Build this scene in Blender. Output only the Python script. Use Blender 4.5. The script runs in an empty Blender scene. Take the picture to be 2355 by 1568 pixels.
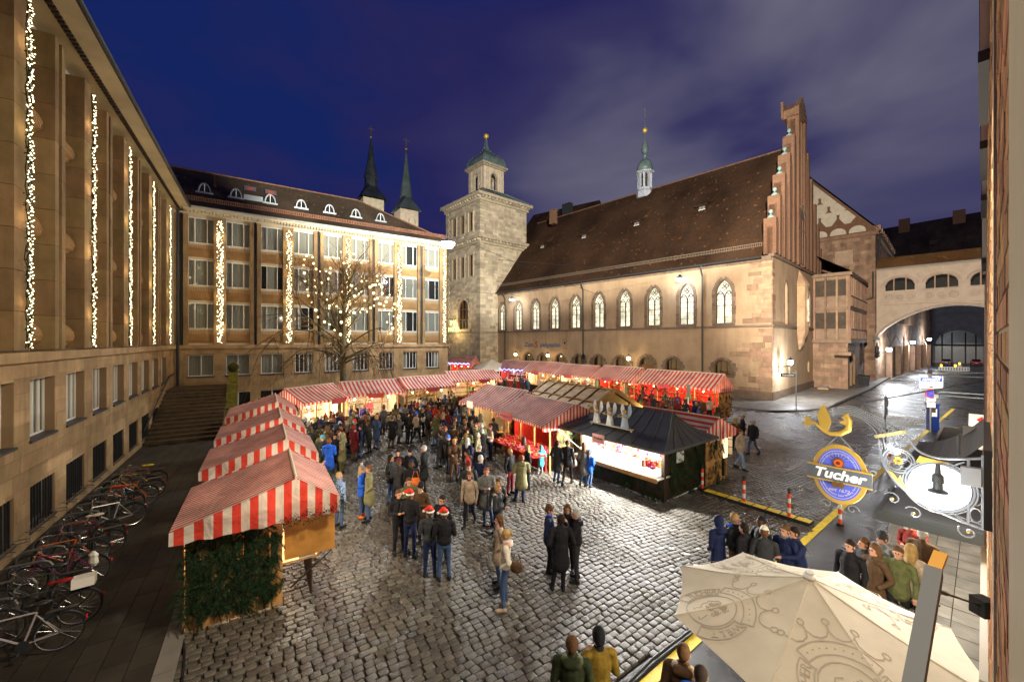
import bpy, bmesh, math, random
import numpy as np
from math import sin, cos, pi, sqrt, atan2, radians
from mathutils import Vector, Matrix, Euler
from mathutils.geometry import tessellate_polygon
random.seed(7); np.random.seed(7)
S = bpy.context.scene
COL = S.collection
# ------------------------------------------------------------------ camera
CAMZ = 5.9; F = 916.0
cd = bpy.data.cameras.new('camera'); cam = bpy.data.objects.new('camera', cd); COL.objects.link(cam)
cam.location = (0, 0, CAMZ); cam.rotation_euler = (radians(90), 0, 0)
cd.sensor_width = 36; cd.lens = 14.0; cd.clip_start = 0.02; cd.clip_end = 900
S.camera = cam
# ------------------------------------------------------------------ night sky
w = bpy.data.worlds.new('World'); S.world = w; w.use_nodes = True
nt = w.node_tree; N = nt.nodes; Lk = nt.links
N.clear()
def nd(t, **k):
    n = N.new(t)
    for a, b in k.items(): setattr(n, a, b)
    return n
out = nd('ShaderNodeOutputWorld'); bg = nd('ShaderNodeBackground'); tc = nd('ShaderNodeTexCoord')
mp = nd('ShaderNodeMapping'); mp.inputs['Scale'].default_value = (1.6, 1.0, 3.2); mp.inputs['Rotation'].default_value = (0.2, 0.5, 0.3)
n1 = nd('ShaderNodeTexNoise'); n1.inputs['Scale'].default_value = 1.25; n1.inputs['Detail'].default_value = 4; n1.inputs['Roughness'].default_value = .45; n1.inputs['Distortion'].default_value = .3
Lk.new(tc.outputs['Generated'], mp.inputs['Vector']); Lk.new(mp.outputs['Vector'], n1.inputs['Vector'])
# clouds lit by the city thicken towards the east (+x)
sep = nd('ShaderNodeSeparateXYZ'); Lk.new(tc.outputs['Generated'], sep.inputs[0])
m1 = nd('ShaderNodeMath', operation='MULTIPLY_ADD'); m1.inputs[1].default_value = .22; m1.inputs[2].default_value = -.02
Lk.new(sep.outputs['X'], m1.inputs[0])
m2 = nd('ShaderNodeMath', operation='ADD'); Lk.new(n1.outputs['Fac'], m2.inputs[0]); Lk.new(m1.outputs[0], m2.inputs[1])
# one brighter bank of cloud
dv = nd('ShaderNodeVectorMath', operation='DOT_PRODUCT'); bd = Vector((.60, 1, .62)).normalized(); dv.inputs[1].default_value = bd
nv = nd('ShaderNodeVectorMath', operation='NORMALIZE'); Lk.new(tc.outputs['Generated'], nv.inputs[0]); Lk.new(nv.outputs[0], dv.inputs[0])
mr = nd('ShaderNodeMapRange'); mr.interpolation_type = 'SMOOTHSTEP'; mr.inputs[1].default_value = .86; mr.inputs[2].default_value = 1.0; mr.inputs[3].default_value = 0; mr.inputs[4].default_value = .46
Lk.new(dv.outputs['Value'], mr.inputs[0])
m3 = nd('ShaderNodeMath', operation='MULTIPLY_ADD'); Lk.new(mr.outputs[0], m3.inputs[0]); Lk.new(n1.outputs['Fac'], m3.inputs[1]); Lk.new(m2.outputs[0], m3.inputs[2])
cr = nd('ShaderNodeValToRGB'); e = cr.color_ramp.elements
e[0].position = .26; e[0].color = (.009, .022, .140, 1)
e[1].position = .90; e[1].color = (.165, .16, .235, 1)
a = e.new(.42); a.color = (.024, .023, .120, 1)
b = e.new(.60); b.color = (.046, .042, .138, 1)
Lk.new(m3.outputs[0], cr.inputs[0]); Lk.new(cr.outputs[0], bg.inputs[0]); bg.inputs[1].default_value = 0.80
Lk.new(bg.outputs[0], out.inputs[0])
# ------------------------------------------------------------------ look
S.view_settings.view_transform = 'Standard'; S.view_settings.look = 'None'; S.view_settings.gamma = 1; S.view_settings.exposure = 0
S.cycles.use_denoising = True
S.cycles.use_light_tree = True
S.cycles.max_bounces = 4; S.cycles.diffuse_bounces = 2; S.cycles.glossy_bounces = 2; S.cycles.transparent_max_bounces = 6
S.cycles.transmission_bounces = 2
S.cycles.sample_clamp_indirect = 4.0; S.cycles.sample_clamp_direct = 30.0
S.cycles.caustics_reflective = False; S.cycles.caustics_refractive = False
# ------------------------------------------------------------------ helpers: geometry of the place from the survey of the picture
HZ = 784.0; CX = 1177.5
def D(px, py, z=0.0):
    Y = F * (CAMZ - z) / (py - HZ)
    return Vector(((px - CX) * Y / F, Y, z))
def at(px, py, Y):
    return Vector(((px - CX) * Y / F, Y, CAMZ + (HZ - py) * Y / F))
# ------------------------------------------------------------------ materials
MATS = {}
def mat(name, col, rough=.7, metal=0., var=0., scale=1.5, bump=0., bscale=30., isl=0., col2=None, emit=None, es=0., hue=0., spec=None, sample=True, detail=4, streak=0.):
    if name in MATS: return MATS[name]
    m = bpy.data.materials.new(name); m.use_nodes = True
    nt = m.node_tree; n = nt.nodes; l = nt.links; p = n['Principled BSDF']
    p.inputs['Roughness'].default_value = rough; p.inputs['Metallic'].default_value = metal
    p.inputs['Base Color'].default_value = (*col, 1)
    p.inputs['Specular IOR Level'].default_value = spec if spec is not None else (.12 if rough > .55 and not metal else .4)
    if emit: p.inputs['Emission Color'].default_value = (*emit, 1); p.inputs['Emission Strength'].default_value = es
    g = n.new('ShaderNodeNewGeometry') if (var or bump or isl) else None
    cur = None
    if var:
        t = n.new('ShaderNodeTexNoise'); t.inputs['Scale'].default_value = scale; t.inputs['Detail'].default_value = detail; t.inputs['Roughness'].default_value = .6
        l.new(g.outputs['Position'], t.inputs['Vector'])
        mx = n.new('ShaderNodeMix'); mx.data_type = 'RGBA'
        c2 = col2 if col2 else tuple(c * (1 - var) for c in col)
        c1 = col if col2 else tuple(min(1, c * (1 + var)) for c in col)
        mx.inputs[6].default_value = (*c1, 1); mx.inputs[7].default_value = (*c2, 1)
        r = n.new('ShaderNodeMapRange'); r.inputs[1].default_value = .3; r.inputs[2].default_value = .7
        l.new(t.outputs['Fac'], r.inputs[0]); l.new(r.outputs[0], mx.inputs[0]); cur = mx.outputs[2]
    if isl:
        oi = n.new('ShaderNodeObjectInfo'); ad = n.new('ShaderNodeMath'); ad.operation = 'ADD'
        l.new(oi.outputs['Random'], ad.inputs[0]); l.new(g.outputs['Random Per Island'], ad.inputs[1])
        fr = n.new('ShaderNodeMath'); fr.operation = 'FRACT'; l.new(ad.outputs[0], fr.inputs[0])
        hs = n.new('ShaderNodeHueSaturation')
        if cur: l.new(cur, hs.inputs['Color'])
        else: hs.inputs['Color'].default_value = (*col, 1)
        r = n.new('ShaderNodeMapRange'); r.inputs[3].default_value = 1 - isl; r.inputs[4].default_value = 1 + isl
        l.new(fr.outputs[0], r.inputs[0]); l.new(r.outputs[0], hs.inputs['Value'])
        if hue:
            m7 = n.new('ShaderNodeMath'); m7.operation = 'MULTIPLY'; m7.inputs[1].default_value = 7.31; l.new(fr.outputs[0], m7.inputs[0])
            f2 = n.new('ShaderNodeMath'); f2.operation = 'FRACT'; l.new(m7.outputs[0], f2.inputs[0])
            r2 = n.new('ShaderNodeMapRange'); r2.inputs[3].default_value = .5 - hue; r2.inputs[4].default_value = .5 + hue
            l.new(f2.outputs[0], r2.inputs[0]); l.new(r2.outputs[0], hs.inputs['Hue'])
        cur = hs.outputs[0]
    if streak:
        mp = n.new('ShaderNodeMapping'); mp.inputs['Scale'].default_value = (1.1, 1.1, .16); t = n.new('ShaderNodeTexNoise'); t.inputs['Scale'].default_value = 1.; t.inputs['Detail'].default_value = 8; t.inputs['Roughness'].default_value = .65
        l.new(g.outputs['Position'], mp.inputs[0]); l.new(mp.outputs[0], t.inputs['Vector']); r = n.new('ShaderNodeMapRange'); r.inputs[1].default_value = .32; r.inputs[2].default_value = .62; r.inputs[3].default_value = 1 - streak; r.inputs[4].default_value = 1.1
        l.new(t.outputs['Fac'], r.inputs[0]); hs = n.new('ShaderNodeHueSaturation'); l.new(cur, hs.inputs['Color']); l.new(r.outputs[0], hs.inputs['Value']); cur = hs.outputs[0]
    if cur: l.new(cur, p.inputs['Base Color'])
    if bump:
        t = n.new('ShaderNodeTexNoise'); t.inputs['Scale'].default_value = bscale; t.inputs['Detail'].default_value = 5
        l.new(g.outputs['Position'], t.inputs['Vector'])
        b = n.new('ShaderNodeBump'); b.inputs['Strength'].default_value = bump; b.inputs['Distance'].default_value = .02
        l.new(t.outputs['Fac'], b.inputs['Height']); l.new(b.outputs[0], p.inputs['Normal'])
    if not sample: m.cycles.emission_sampling = 'NONE'
    MATS[name] = m; return m
def stripes(name, axis, period, c1=(.58, .055, .035), c2=(.62, .56, .48), duty=.5, rough=.65):
    """red and white striped canvas: the colour follows the cloth's own axis"""
    if name in MATS: return MATS[name]
    m = bpy.data.materials.new(name); m.use_nodes = True
    nt = m.node_tree; n = nt.nodes; l = nt.links; p = n['Principled BSDF']; p.inputs['Roughness'].default_value = rough; p.inputs['Specular IOR Level'].default_value = .12
    t = n.new('ShaderNodeTexCoord'); s = n.new('ShaderNodeSeparateXYZ'); l.new(t.outputs['Object'], s.inputs[0])
    a = n.new('ShaderNodeMath'); a.operation = 'DIVIDE'; a.inputs[1].default_value = period; l.new(s.outputs[axis], a.inputs[0])
    f = n.new('ShaderNodeMath'); f.operation = 'FRACT'; l.new(a.outputs[0], f.inputs[0])
    g = n.new('ShaderNodeMath'); g.operation = 'GREATER_THAN'; g.inputs[1].default_value = duty; l.new(f.outputs[0], g.inputs[0])
    mx = n.new('ShaderNodeMix'); mx.data_type = 'RGBA'; mx.inputs[6].default_value = (*c1, 1); mx.inputs[7].default_value = (*c2, 1)
    l.new(g.outputs[0], mx.inputs[0])
    z = n.new('ShaderNodeTexNoise'); z.inputs['Scale'].default_value = 1.3; z.inputs['Detail'].default_value = 4; l.new(t.outputs['Object'], z.inputs['Vector'])
    r = n.new('ShaderNodeMapRange'); r.inputs[1].default_value = .3; r.inputs[2].default_value = .7; r.inputs[3].default_value = .6; r.inputs[4].default_value = 1.1; l.new(z.outputs['Fac'], r.inputs[0])
    h = n.new('ShaderNodeHueSaturation'); l.new(mx.outputs[2], h.inputs['Color']); l.new(r.outputs[0], h.inputs['Value']); l.new(h.outputs[0], p.inputs['Base Color']); p.inputs['Specular IOR Level'].default_value = .15
    z2 = n.new('ShaderNodeTexNoise'); z2.inputs['Scale'].default_value = 2.2; z2.inputs['Detail'].default_value = 3; z2.inputs['Distortion'].default_value = 1.2; l.new(t.outputs['Object'], z2.inputs['Vector']); bu = n.new('ShaderNodeBump'); bu.inputs['Strength'].default_value = .55; bu.inputs['Distance'].default_value = .12; l.new(z2.outputs['Fac'], bu.inputs['Height']); l.new(bu.outputs[0], p.inputs['Normal'])
    tr = n.new('ShaderNodeBsdfTranslucent'); l.new(h.outputs[0], tr.inputs[0])
    ms = n.new('ShaderNodeMixShader'); ms.inputs[0].default_value = .25; l.new(p.outputs[0], ms.inputs[1]); l.new(tr.outputs[0], ms.inputs[2])
    l.new(ms.outputs[0], n['Material Output'].inputs[0])
    MATS[name] = m; return m
def tiles(name, c1, c2, c3, w=.19, h=.17, rough=.75, slope=(0, 1)):
    """plain clay tiles: rows laid along the roof's own axes, the pieces themselves far below picking-out size"""
    if name in MATS: return MATS[name]
    m = bpy.data.materials.new(name); m.use_nodes = True
    nt = m.node_tree; n = nt.nodes; l = nt.links; p = n['Principled BSDF']; p.inputs['Roughness'].default_value = rough; p.inputs['Specular IOR Level'].default_value = .1
    t = n.new('ShaderNodeTexCoord'); s = n.new('ShaderNodeSeparateXYZ'); l.new(t.outputs['Object'], s.inputs[0])
    c = n.new('ShaderNodeCombineXYZ')
    if slope[0]:
        l.new(s.outputs['Y'], c.inputs[0])
    else: l.new(s.outputs['X'], c.inputs[0])
    l.new(s.outputs['Z'], c.inputs[1])
    b = n.new('ShaderNodeTexBrick'); b.offset = .5; b.inputs['Scale'].default_value = 1; b.inputs['Brick Width'].default_value = w; b.inputs['Row Height'].default_value = h
    b.inputs['Mortar Size'].default_value = .012; b.inputs['Mortar Smooth'].default_value = .4; b.inputs['Bias'].default_value = -.25
    b.inputs['Color1'].default_value = (*c1, 1); b.inputs['Color2'].default_value = (*c2, 1); b.inputs['Mortar'].default_value = tuple(x * .25 for x in c1) + (1,)
    l.new(c.outputs[0], b.inputs['Vector'])
    z = n.new('ShaderNodeTexNoise'); z.inputs['Scale'].default_value = .45; z.inputs['Detail'].default_value = 7; z.inputs['Roughness'].default_value = .7; l.new(c.outputs[0], z.inputs['Vector'])
    r = n.new('ShaderNodeMapRange'); r.inputs[1].default_value = .42; r.inputs[2].default_value = .66; l.new(z.outputs['Fac'], r.inputs[0])
    mx = n.new('ShaderNodeMix'); mx.data_type = 'RGBA'; l.new(r.outputs[0], mx.inputs[0]); l.new(b.outputs['Color'], mx.inputs[6])
    m2 = n.new('ShaderNodeMix'); m2.data_type = 'RGBA'; m2.inputs[0].default_value = .55; l.new(b.outputs['Color'], m2.inputs[6]); m2.inputs[7].default_value = (*c3, 1)
    l.new(m2.outputs[2], mx.inputs[7])
    vo = n.new('ShaderNodeTexVoronoi'); vo.inputs['Scale'].default_value = 5.5; l.new(c.outputs[0], vo.inputs['Vector']); sr = n.new('ShaderNodeSeparateColor'); l.new(vo.outputs['Color'], sr.inputs[0]); g2 = n.new('ShaderNodeMath'); g2.operation = 'GREATER_THAN'; g2.inputs[1].default_value = .982; l.new(sr.outputs[0], g2.inputs[0])
    lg = n.new('ShaderNodeTexNoise'); lg.inputs['Scale'].default_value = .22; lg.inputs['Detail'].default_value = 5; l.new(c.outputs[0], lg.inputs['Vector']); lr = n.new('ShaderNodeMapRange'); lr.inputs[1].default_value = .3; lr.inputs[2].default_value = .7; lr.inputs[3].default_value = .55; lr.inputs[4].default_value = 1.45; l.new(lg.outputs['Fac'], lr.inputs[0])
    hv = n.new('ShaderNodeHueSaturation'); l.new(mx.outputs[2], hv.inputs['Color']); l.new(lr.outputs[0], hv.inputs['Value'])
    m3 = n.new('ShaderNodeMix'); m3.data_type = 'RGBA'; l.new(g2.outputs[0], m3.inputs[0]); l.new(hv.outputs[0], m3.inputs[6]); m3.inputs[7].default_value = (c2[0] * 1.9, c2[1] * 1.8, c2[2] * 1.6, 1); l.new(m3.outputs[2], p.inputs['Base Color'])
    bu = n.new('ShaderNodeBump'); bu.inputs['Strength'].default_value = .7; bu.inputs['Distance'].default_value = .03; l.new(b.outputs['Fac'], bu.inputs['Height']); bu.invert = True
    l.new(bu.outputs[0], p.inputs['Normal'])
    MATS[name] = m; return m
def glow(name, col, s, sample=False):
    return mat(name, (0, 0, 0), 1, emit=col, es=s, sample=sample)
def glassy(name, tint=(.25, .27, .3), a=.35, rough=.03):
    """window glass: part clear, part reflecting"""
    if name in MATS: return MATS[name]
    m = bpy.data.materials.new(name); m.use_nodes = True; n = m.node_tree.nodes; l = m.node_tree.links
    p = n['Principled BSDF']; p.inputs['Base Color'].default_value = (.03, .035, .04, 1); p.inputs['Roughness'].default_value = rough
    t = n.new('ShaderNodeBsdfTransparent'); t.inputs[0].default_value = (.8, .82, .8, 1)
    x = n.new('ShaderNodeMixShader'); x.inputs[0].default_value = a
    l.new(t.outputs[0], x.inputs[1]); l.new(p.outputs[0], x.inputs[2]); l.new(x.outputs[0], n['Material Output'].inputs[0])
    MATS[name] = m; return m
# ------------------------------------------------------------------ mesh builder
class MB:
    def __init__(s): s.v = []; s.f = []; s.m = []
    def add(s, vs, fs, mi=0):
        o = len(s.v); s.v += [tuple(v) for v in vs]; s.f += [tuple(i + o for i in f) for f in fs]; s.m += [mi] * len(fs); return s
    def box(s, x0, x1, y0, y1, z0, z1, mi=0, M=None):
        vs = [(x0, y0, z0), (x1, y0, z0), (x1, y1, z0), (x0, y1, z0), (x0, y0, z1), (x1, y0, z1), (x1, y1, z1), (x0, y1, z1)]
        if M is not None: vs = [M @ Vector(v) for v in vs]
        return s.add(vs, [(0, 3, 2, 1), (4, 5, 6, 7), (0, 1, 5, 4), (1, 2, 6, 5), (2, 3, 7, 6), (3, 0, 4, 7)], mi)
    def beam(s, a, b, wd, ht, mi=0, up=(0, 0, 1)):
        a = Vector(a); b = Vector(b); d = (b - a); L = d.length
        if L < 1e-6: return s
        d /= L; u = Vector(up)
        if abs(d.dot(u)) > .98: u = Vector((1, 0, 0))
        r = d.cross(u).normalized(); u = r.cross(d)
        M = Matrix((r, d, u)).transposed().to_4x4(); M.translation = a
        return s.box(-wd / 2, wd / 2, 0, L, -ht / 2, ht / 2, mi, M)
    def tube(s, pts, r, n=7, mi=0, caps=True):
        pts = [Vector(p) for p in pts]; k = len(pts)
        rr = r if isinstance(r, (list, tuple)) else [r] * k
        t0 = (pts[1] - pts[0]).normalized(); u = Vector((0, 0, 1)) if abs(t0.z) < .9 else Vector((1, 0, 0))
        vs = []
        for i in range(k):
            t = (pts[min(i + 1, k - 1)] - pts[max(i - 1, 0)])
            if t.length < 1e-9: t = t0
            t = t.normalized(); u = (u - t * u.dot(t)); u = u.normalized() if u.length > 1e-6 else t.orthogonal().normalized(); w = t.cross(u)
            for j in range(n):
                a = 2 * pi * j / n; vs.append(pts[i] + (u * cos(a) + w * sin(a)) * rr[i])
        fs = [(i * n + j, i * n + (j + 1) % n, (i + 1) * n + (j + 1) % n, (i + 1) * n + j) for i in range(k - 1) for j in range(n)]
        if caps: fs += [tuple(range(n))[::-1], tuple((k - 1) * n + j for j in range(n))]
        return s.add(vs, fs, mi)
    def lathe(s, prof, n=12, c=(0, 0, 0), mi=0, ph=0., sx=1., sy=1.):
        vs = [(c[0] + sx * r * cos(2 * pi * j / n + ph), c[1] + sy * r * sin(2 * pi * j / n + ph), c[2] + z) for r, z in prof for j in range(n)]
        k = len(prof)
        fs = [(i * n + j, i * n + (j + 1) % n, (i + 1) * n + (j + 1) % n, (i + 1) * n + j) for i in range(k - 1) for j in range(n)]
        fs += [tuple(range(n))[::-1], tuple((k - 1) * n + j for j in range(n))]
        return s.add(vs, fs, mi)
    def ball(s, c, r, n=8, mi=0, sx=1, sy=1, sz=1):
        k = max(3, n // 2)
        return s.lathe([(r * max(.02, sin(pi * i / k)), -r * sz * cos(pi * i / k)) for i in range(k + 1)], n, c, mi, 0, sx, sy)
    def prism(s, poly, y0, y1, mi=0, M=None):
        """outline in x,z drawn out along y"""
        n = len(poly); vs = [(x, y0, z) for x, z in poly] + [(x, y1, z) for x, z in poly]
        if M is not None: vs = [M @ Vector(v) for v in vs]
        return s.add(vs, [tuple(range(n)), tuple(range(2 * n - 1, n - 1, -1))] + [(j, j + n, (j + 1) % n + n, (j + 1) % n) for j in range(n)], mi)
    def panel(s, outer, holes, y, depth=0., mi=0):
        """face in x,z at y with holes, and reveals of the holes back to y+depth"""
        loops = [[Vector((x, y, z)) for x, z in outer]] + [[Vector((x, y, z)) for x, z in h] for h in holes]
        flat = [v for lp in loops for v in lp]
        s.add(flat, [tuple(t) for t in tessellate_polygon(loops)], mi)
        if depth:
            for h in holes:
                n = len(h)
                s.add([(x, y, z) for x, z in h] + [(x, y + depth, z) for x, z in h], [(j, (j + 1) % n, (j + 1) % n + n, j + n) for j in range(n)], mi)
        return s
    def quad(s, a, b, c, d, mi=0): return s.add([a, b, c, d], [(0, 1, 2, 3)], mi)
    def mesh(s, name, mats, smooth=False):
        me = bpy.data.meshes.new(name); me.from_pydata(s.v, [], s.f)
        ms = mats if isinstance(mats, (list, tuple)) else [mats]
        for m in ms: me.materials.append(m)
        if len(ms) > 1: me.polygons.foreach_set('material_index', s.m)
        if smooth: me.polygons.foreach_set('use_smooth', [True] * len(me.polygons))
        me.update(); return me
    def build(s, name, mats, parent=None, smooth=False, loc=None, rotz=None, **k):
        return obj(name, s.mesh(name, mats, smooth), parent, loc, rotz, **k)
def obj(name, me, parent=None, loc=None, rotz=None, label=None, cat=None, group=None, kind=None):
    o = bpy.data.objects.new(name, me); COL.objects.link(o)
    if parent is not None: o.parent = parent
    if loc is not None: o.location = loc
    if rotz is not None: o.rotation_euler = (0, 0, rotz)
    if label: o['label'] = label
    if cat: o['category'] = cat
    if group: o['group'] = group
    if kind: o['kind'] = kind
    return o
def thing(name, label, cat, loc=(0, 0, 0), rotz=0., group=None):
    return obj(name, None, None, loc, rotz, label, cat, group)
def dup(root, loc=None, rotz=None, label=None, group=None):
    def cp(o, par):
        c = o.copy(); COL.objects.link(c)
        if par is not None: c.parent = par
        for ch in o.children: cp(ch, c)
        return c
    r = cp(root, None)
    if loc is not None: r.location = loc
    if rotz is not None: r.rotation_euler = (0, 0, rotz)
    if label: r['label'] = label
    if group: r['group'] = group
    return r
CUBES = {}
def cube(m):
    if m.name not in CUBES: CUBES[m.name] = MB().box(-.5, .5, -.5, .5, -.5, .5).mesh('piece', m)
    return CUBES[m.name]
def pieces(parent, name, boxes, m, nmax=300, many=None, minpx=10.):
    """boxes (x0,x1,y0,y1,z0,z1) in the parent's frame: the ones that show largest are parts of their own, the rest one part"""
    Mw = Matrix.Translation(parent.location) @ Matrix.Rotation(parent.rotation_euler.z, 4, 'Z')
    sc = []
    for b in boxes:
        p = Mw @ Vector(((b[0] + b[1]) / 2, (b[2] + b[3]) / 2, (b[4] + b[5]) / 2))
        vis = p.y > .2 and abs(p.x) < 1.32 * p.y + .5 and abs(p.z - CAMZ) < .9 * p.y + .5
        size = sorted((b[1] - b[0], b[3] - b[2], b[5] - b[4]))[1]
        sc.append((size / max(p.y, .2) if vis else 0, b))
    sc.sort(key=lambda t: -t[0])
    rest = MB(); n = 0
    for q, b in sc:
        if n < nmax and q * 1593 > minpx:
            o = obj(name, cube(m), parent, ((b[0] + b[1]) / 2, (b[2] + b[3]) / 2, (b[4] + b[5]) / 2)); o.scale = (b[1] - b[0], b[3] - b[2], b[5] - b[4]); n += 1
        else: rest.box(*b)
    if rest.v: rest.build(many or name + 's', m, parent, kind='stuff')
def light(name, loc, power, col=(1, .75, .45), r=.08, parent=None, typ='POINT', **k):
    d = bpy.data.lights.new(name, typ); d.energy = power; d.color = col
    if typ in ('POINT', 'SPOT'): d.shadow_soft_size = r
    for a, b in k.items(): setattr(d, a, b)
    o = bpy.data.objects.new(name, d); COL.objects.link(o); o.location = loc
    if parent is not None: o.parent = parent
    return o
def text(s, size, m, parent, loc, rot=(radians(90), 0, 0), name='lettering', ext=.004, align='CENTER', shear=0., sx=1., bold=0.):
    c = bpy.data.curves.new(name, 'FONT'); c.body = s; c.size = size; c.extrude = ext; c.align_x = align; c.align_y = 'CENTER'; c.shear = shear; c.offset = bold
    q = bpy.data.objects.new('tmp', c); me = bpy.data.meshes.new_from_object(q); bpy.data.objects.remove(q); me.materials.clear(); me.materials.append(m)
    o = obj(name, me, parent, loc); o.rotation_euler = rot; o.scale = (sx, 1, 1)
    return o
def U(a, b): return random.uniform(a, b)
# shared materials
stoneM = mat('sandstone', (.34, .225, .13), .85, var=.22, scale=1.1, isl=.24, hue=.012, bump=.5, bscale=18)
mortM = mat('mortar', (.24, .16, .09), .95)
woodM = mat('pine wood', (.40, .215, .075), .6, var=.25, scale=6, isl=.15)
darkwoodM = mat('dark wood', (.035, .022, .014), .6, var=.3, scale=5)
whiteM = mat('white paint', (.72, .70, .62), .45)
steelM = mat('dark steel', (.05, .055, .06), .4, .7)
chromeM = mat('bright metal', (.6, .6, .58), .25, 1.)
blackM = mat('black', (.012, .012, .013), .5)
redM = mat('red cloth', (.62, .03, .02), .6, var=.1)
goldM = mat('gold', (.72, .48, .09), .35, .45, bump=.3, bscale=20)
glassM = glassy('window glass')
firM = mat('fir needles', (.009, .022, .008), .7, isl=.5, hue=.03)
copperM = mat('green copper', (.16, .225, .20), .5, .2, var=.3, scale=.9, col2=(.08, .12, .11))
# ================================================================== ground
def wet(name, col, r0, r1, sc, var=.3, bump=.3, bs=60, isl=0., hue=0.):
    m = mat(name, col, .4, var=var, scale=sc, bump=bump, bscale=bs, isl=isl, hue=hue)
    n = m.node_tree.nodes; l = m.node_tree.links
    g = n.new('ShaderNodeNewGeometry'); t = n.new('ShaderNodeTexNoise'); t.inputs['Scale'].default_value = .55; t.inputs['Detail'].default_value = 6
    l.new(g.outputs['Position'], t.inputs['Vector']); r = n.new('ShaderNodeMapRange'); r.inputs[1].default_value = .35; r.inputs[2].default_value = .65
    r.inputs[3].default_value = r0; r.inputs[4].default_value = r1; l.new(t.outputs['Fac'], r.inputs[0]); l.new(r.outputs[0], n['Principled BSDF'].inputs['Roughness'])
    n['Principled BSDF'].inputs['Specular IOR Level'].default_value = .5 if r0 < .3 else .25
    return m
soilM = mat('joint sand', (.042, .036, .028), .85)
cobM = wet('granite cobble', (.082, .075, .061), .19, .42, 2.2, var=.25, bump=.6, bs=55, isl=.32, hue=.025)
asphM = wet('wet asphalt', (.028, .028, .029), .20, .44, 4, bump=.35, bs=160)
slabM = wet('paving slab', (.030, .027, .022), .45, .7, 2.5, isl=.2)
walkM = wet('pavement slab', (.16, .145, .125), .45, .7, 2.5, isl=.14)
kerbM = mat('granite kerb', (.17, .16, .145), .6, var=.2, bump=.3)
yellowM = mat('yellow road paint', (.90, .62, .03), .5, var=.25, scale=7)
def sheet(name, pts, z, m, **k):
    lp = [Vector((p[0], p[1], z)) for p in pts]
    return MB().add(lp, [tuple(t) for t in tessellate_polygon([lp])]).build(name, m, None, **k)
g = sheet('ground', [(-420, -60), (420, -60), (420, 600), (-420, 600)], -.16, mat('dark ground', (.03, .028, .026), .9), kind='structure')
LBD = Vector((-.531, .847, 0)); LBN = Vector((.847, .531, 0))
SQ = [(-2.3, 1.2), (1.2, 4.5), (1.83, 6.9), (3.5, 8.1), (9.5, 12.5), (14.2, 16.6), (20.8, 22.9), (30.6, 29.4), (30.2, 32.2), (29.6, 36.2), (24.7, 33.2), (21.5, 32.7), (19.3, 34.9), (22.5, 40), (0, 68), (-9, 66), (-9, 45), (-18, 31), (-15.9, 22.8)]
sq = sheet('market_square', SQ, -.055, soilM, kind='structure')
ash = sheet('road', [(1.2, 4.5), (1.83, 6.9), (3.5, 8.1), (9.5, 12.5), (14.2, 16.6), (20.8, 22.9), (30.6, 29.4), (30.2, 32.2), (29.6, 36.2), (42.9, 47.6), (90, 90.6), (200, 195), (230, 190), (150, 117), (4, -4), (-2.3, -3), (-2.3, 1.2)], -.006, asphM, kind='structure')
pas = sheet('passage', [(-2.3, 1.2), (-15.9, 22.8), (-18, 31), (-27, 32), (-9, 2), (-6, -3), (-2, -3)], -.05, soilM, kind='structure')
def inside(P, x, y):
    c = np.zeros(len(x), bool); n = len(P)
    for i in range(n):
        x1, y1 = P[i]; x2, y2 = P[(i + 1) % n]
        if y1 == y2: continue
        k = ((y1 > y) != (y2 > y)) & (x < (x2 - x1) * (y - y1) / (y2 - y1) + x1); c ^= k
    return c
def seen(x, y, m=1.5):
    return (y > 5.6) & (np.abs(x) < 1.30 * y + m)
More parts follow.
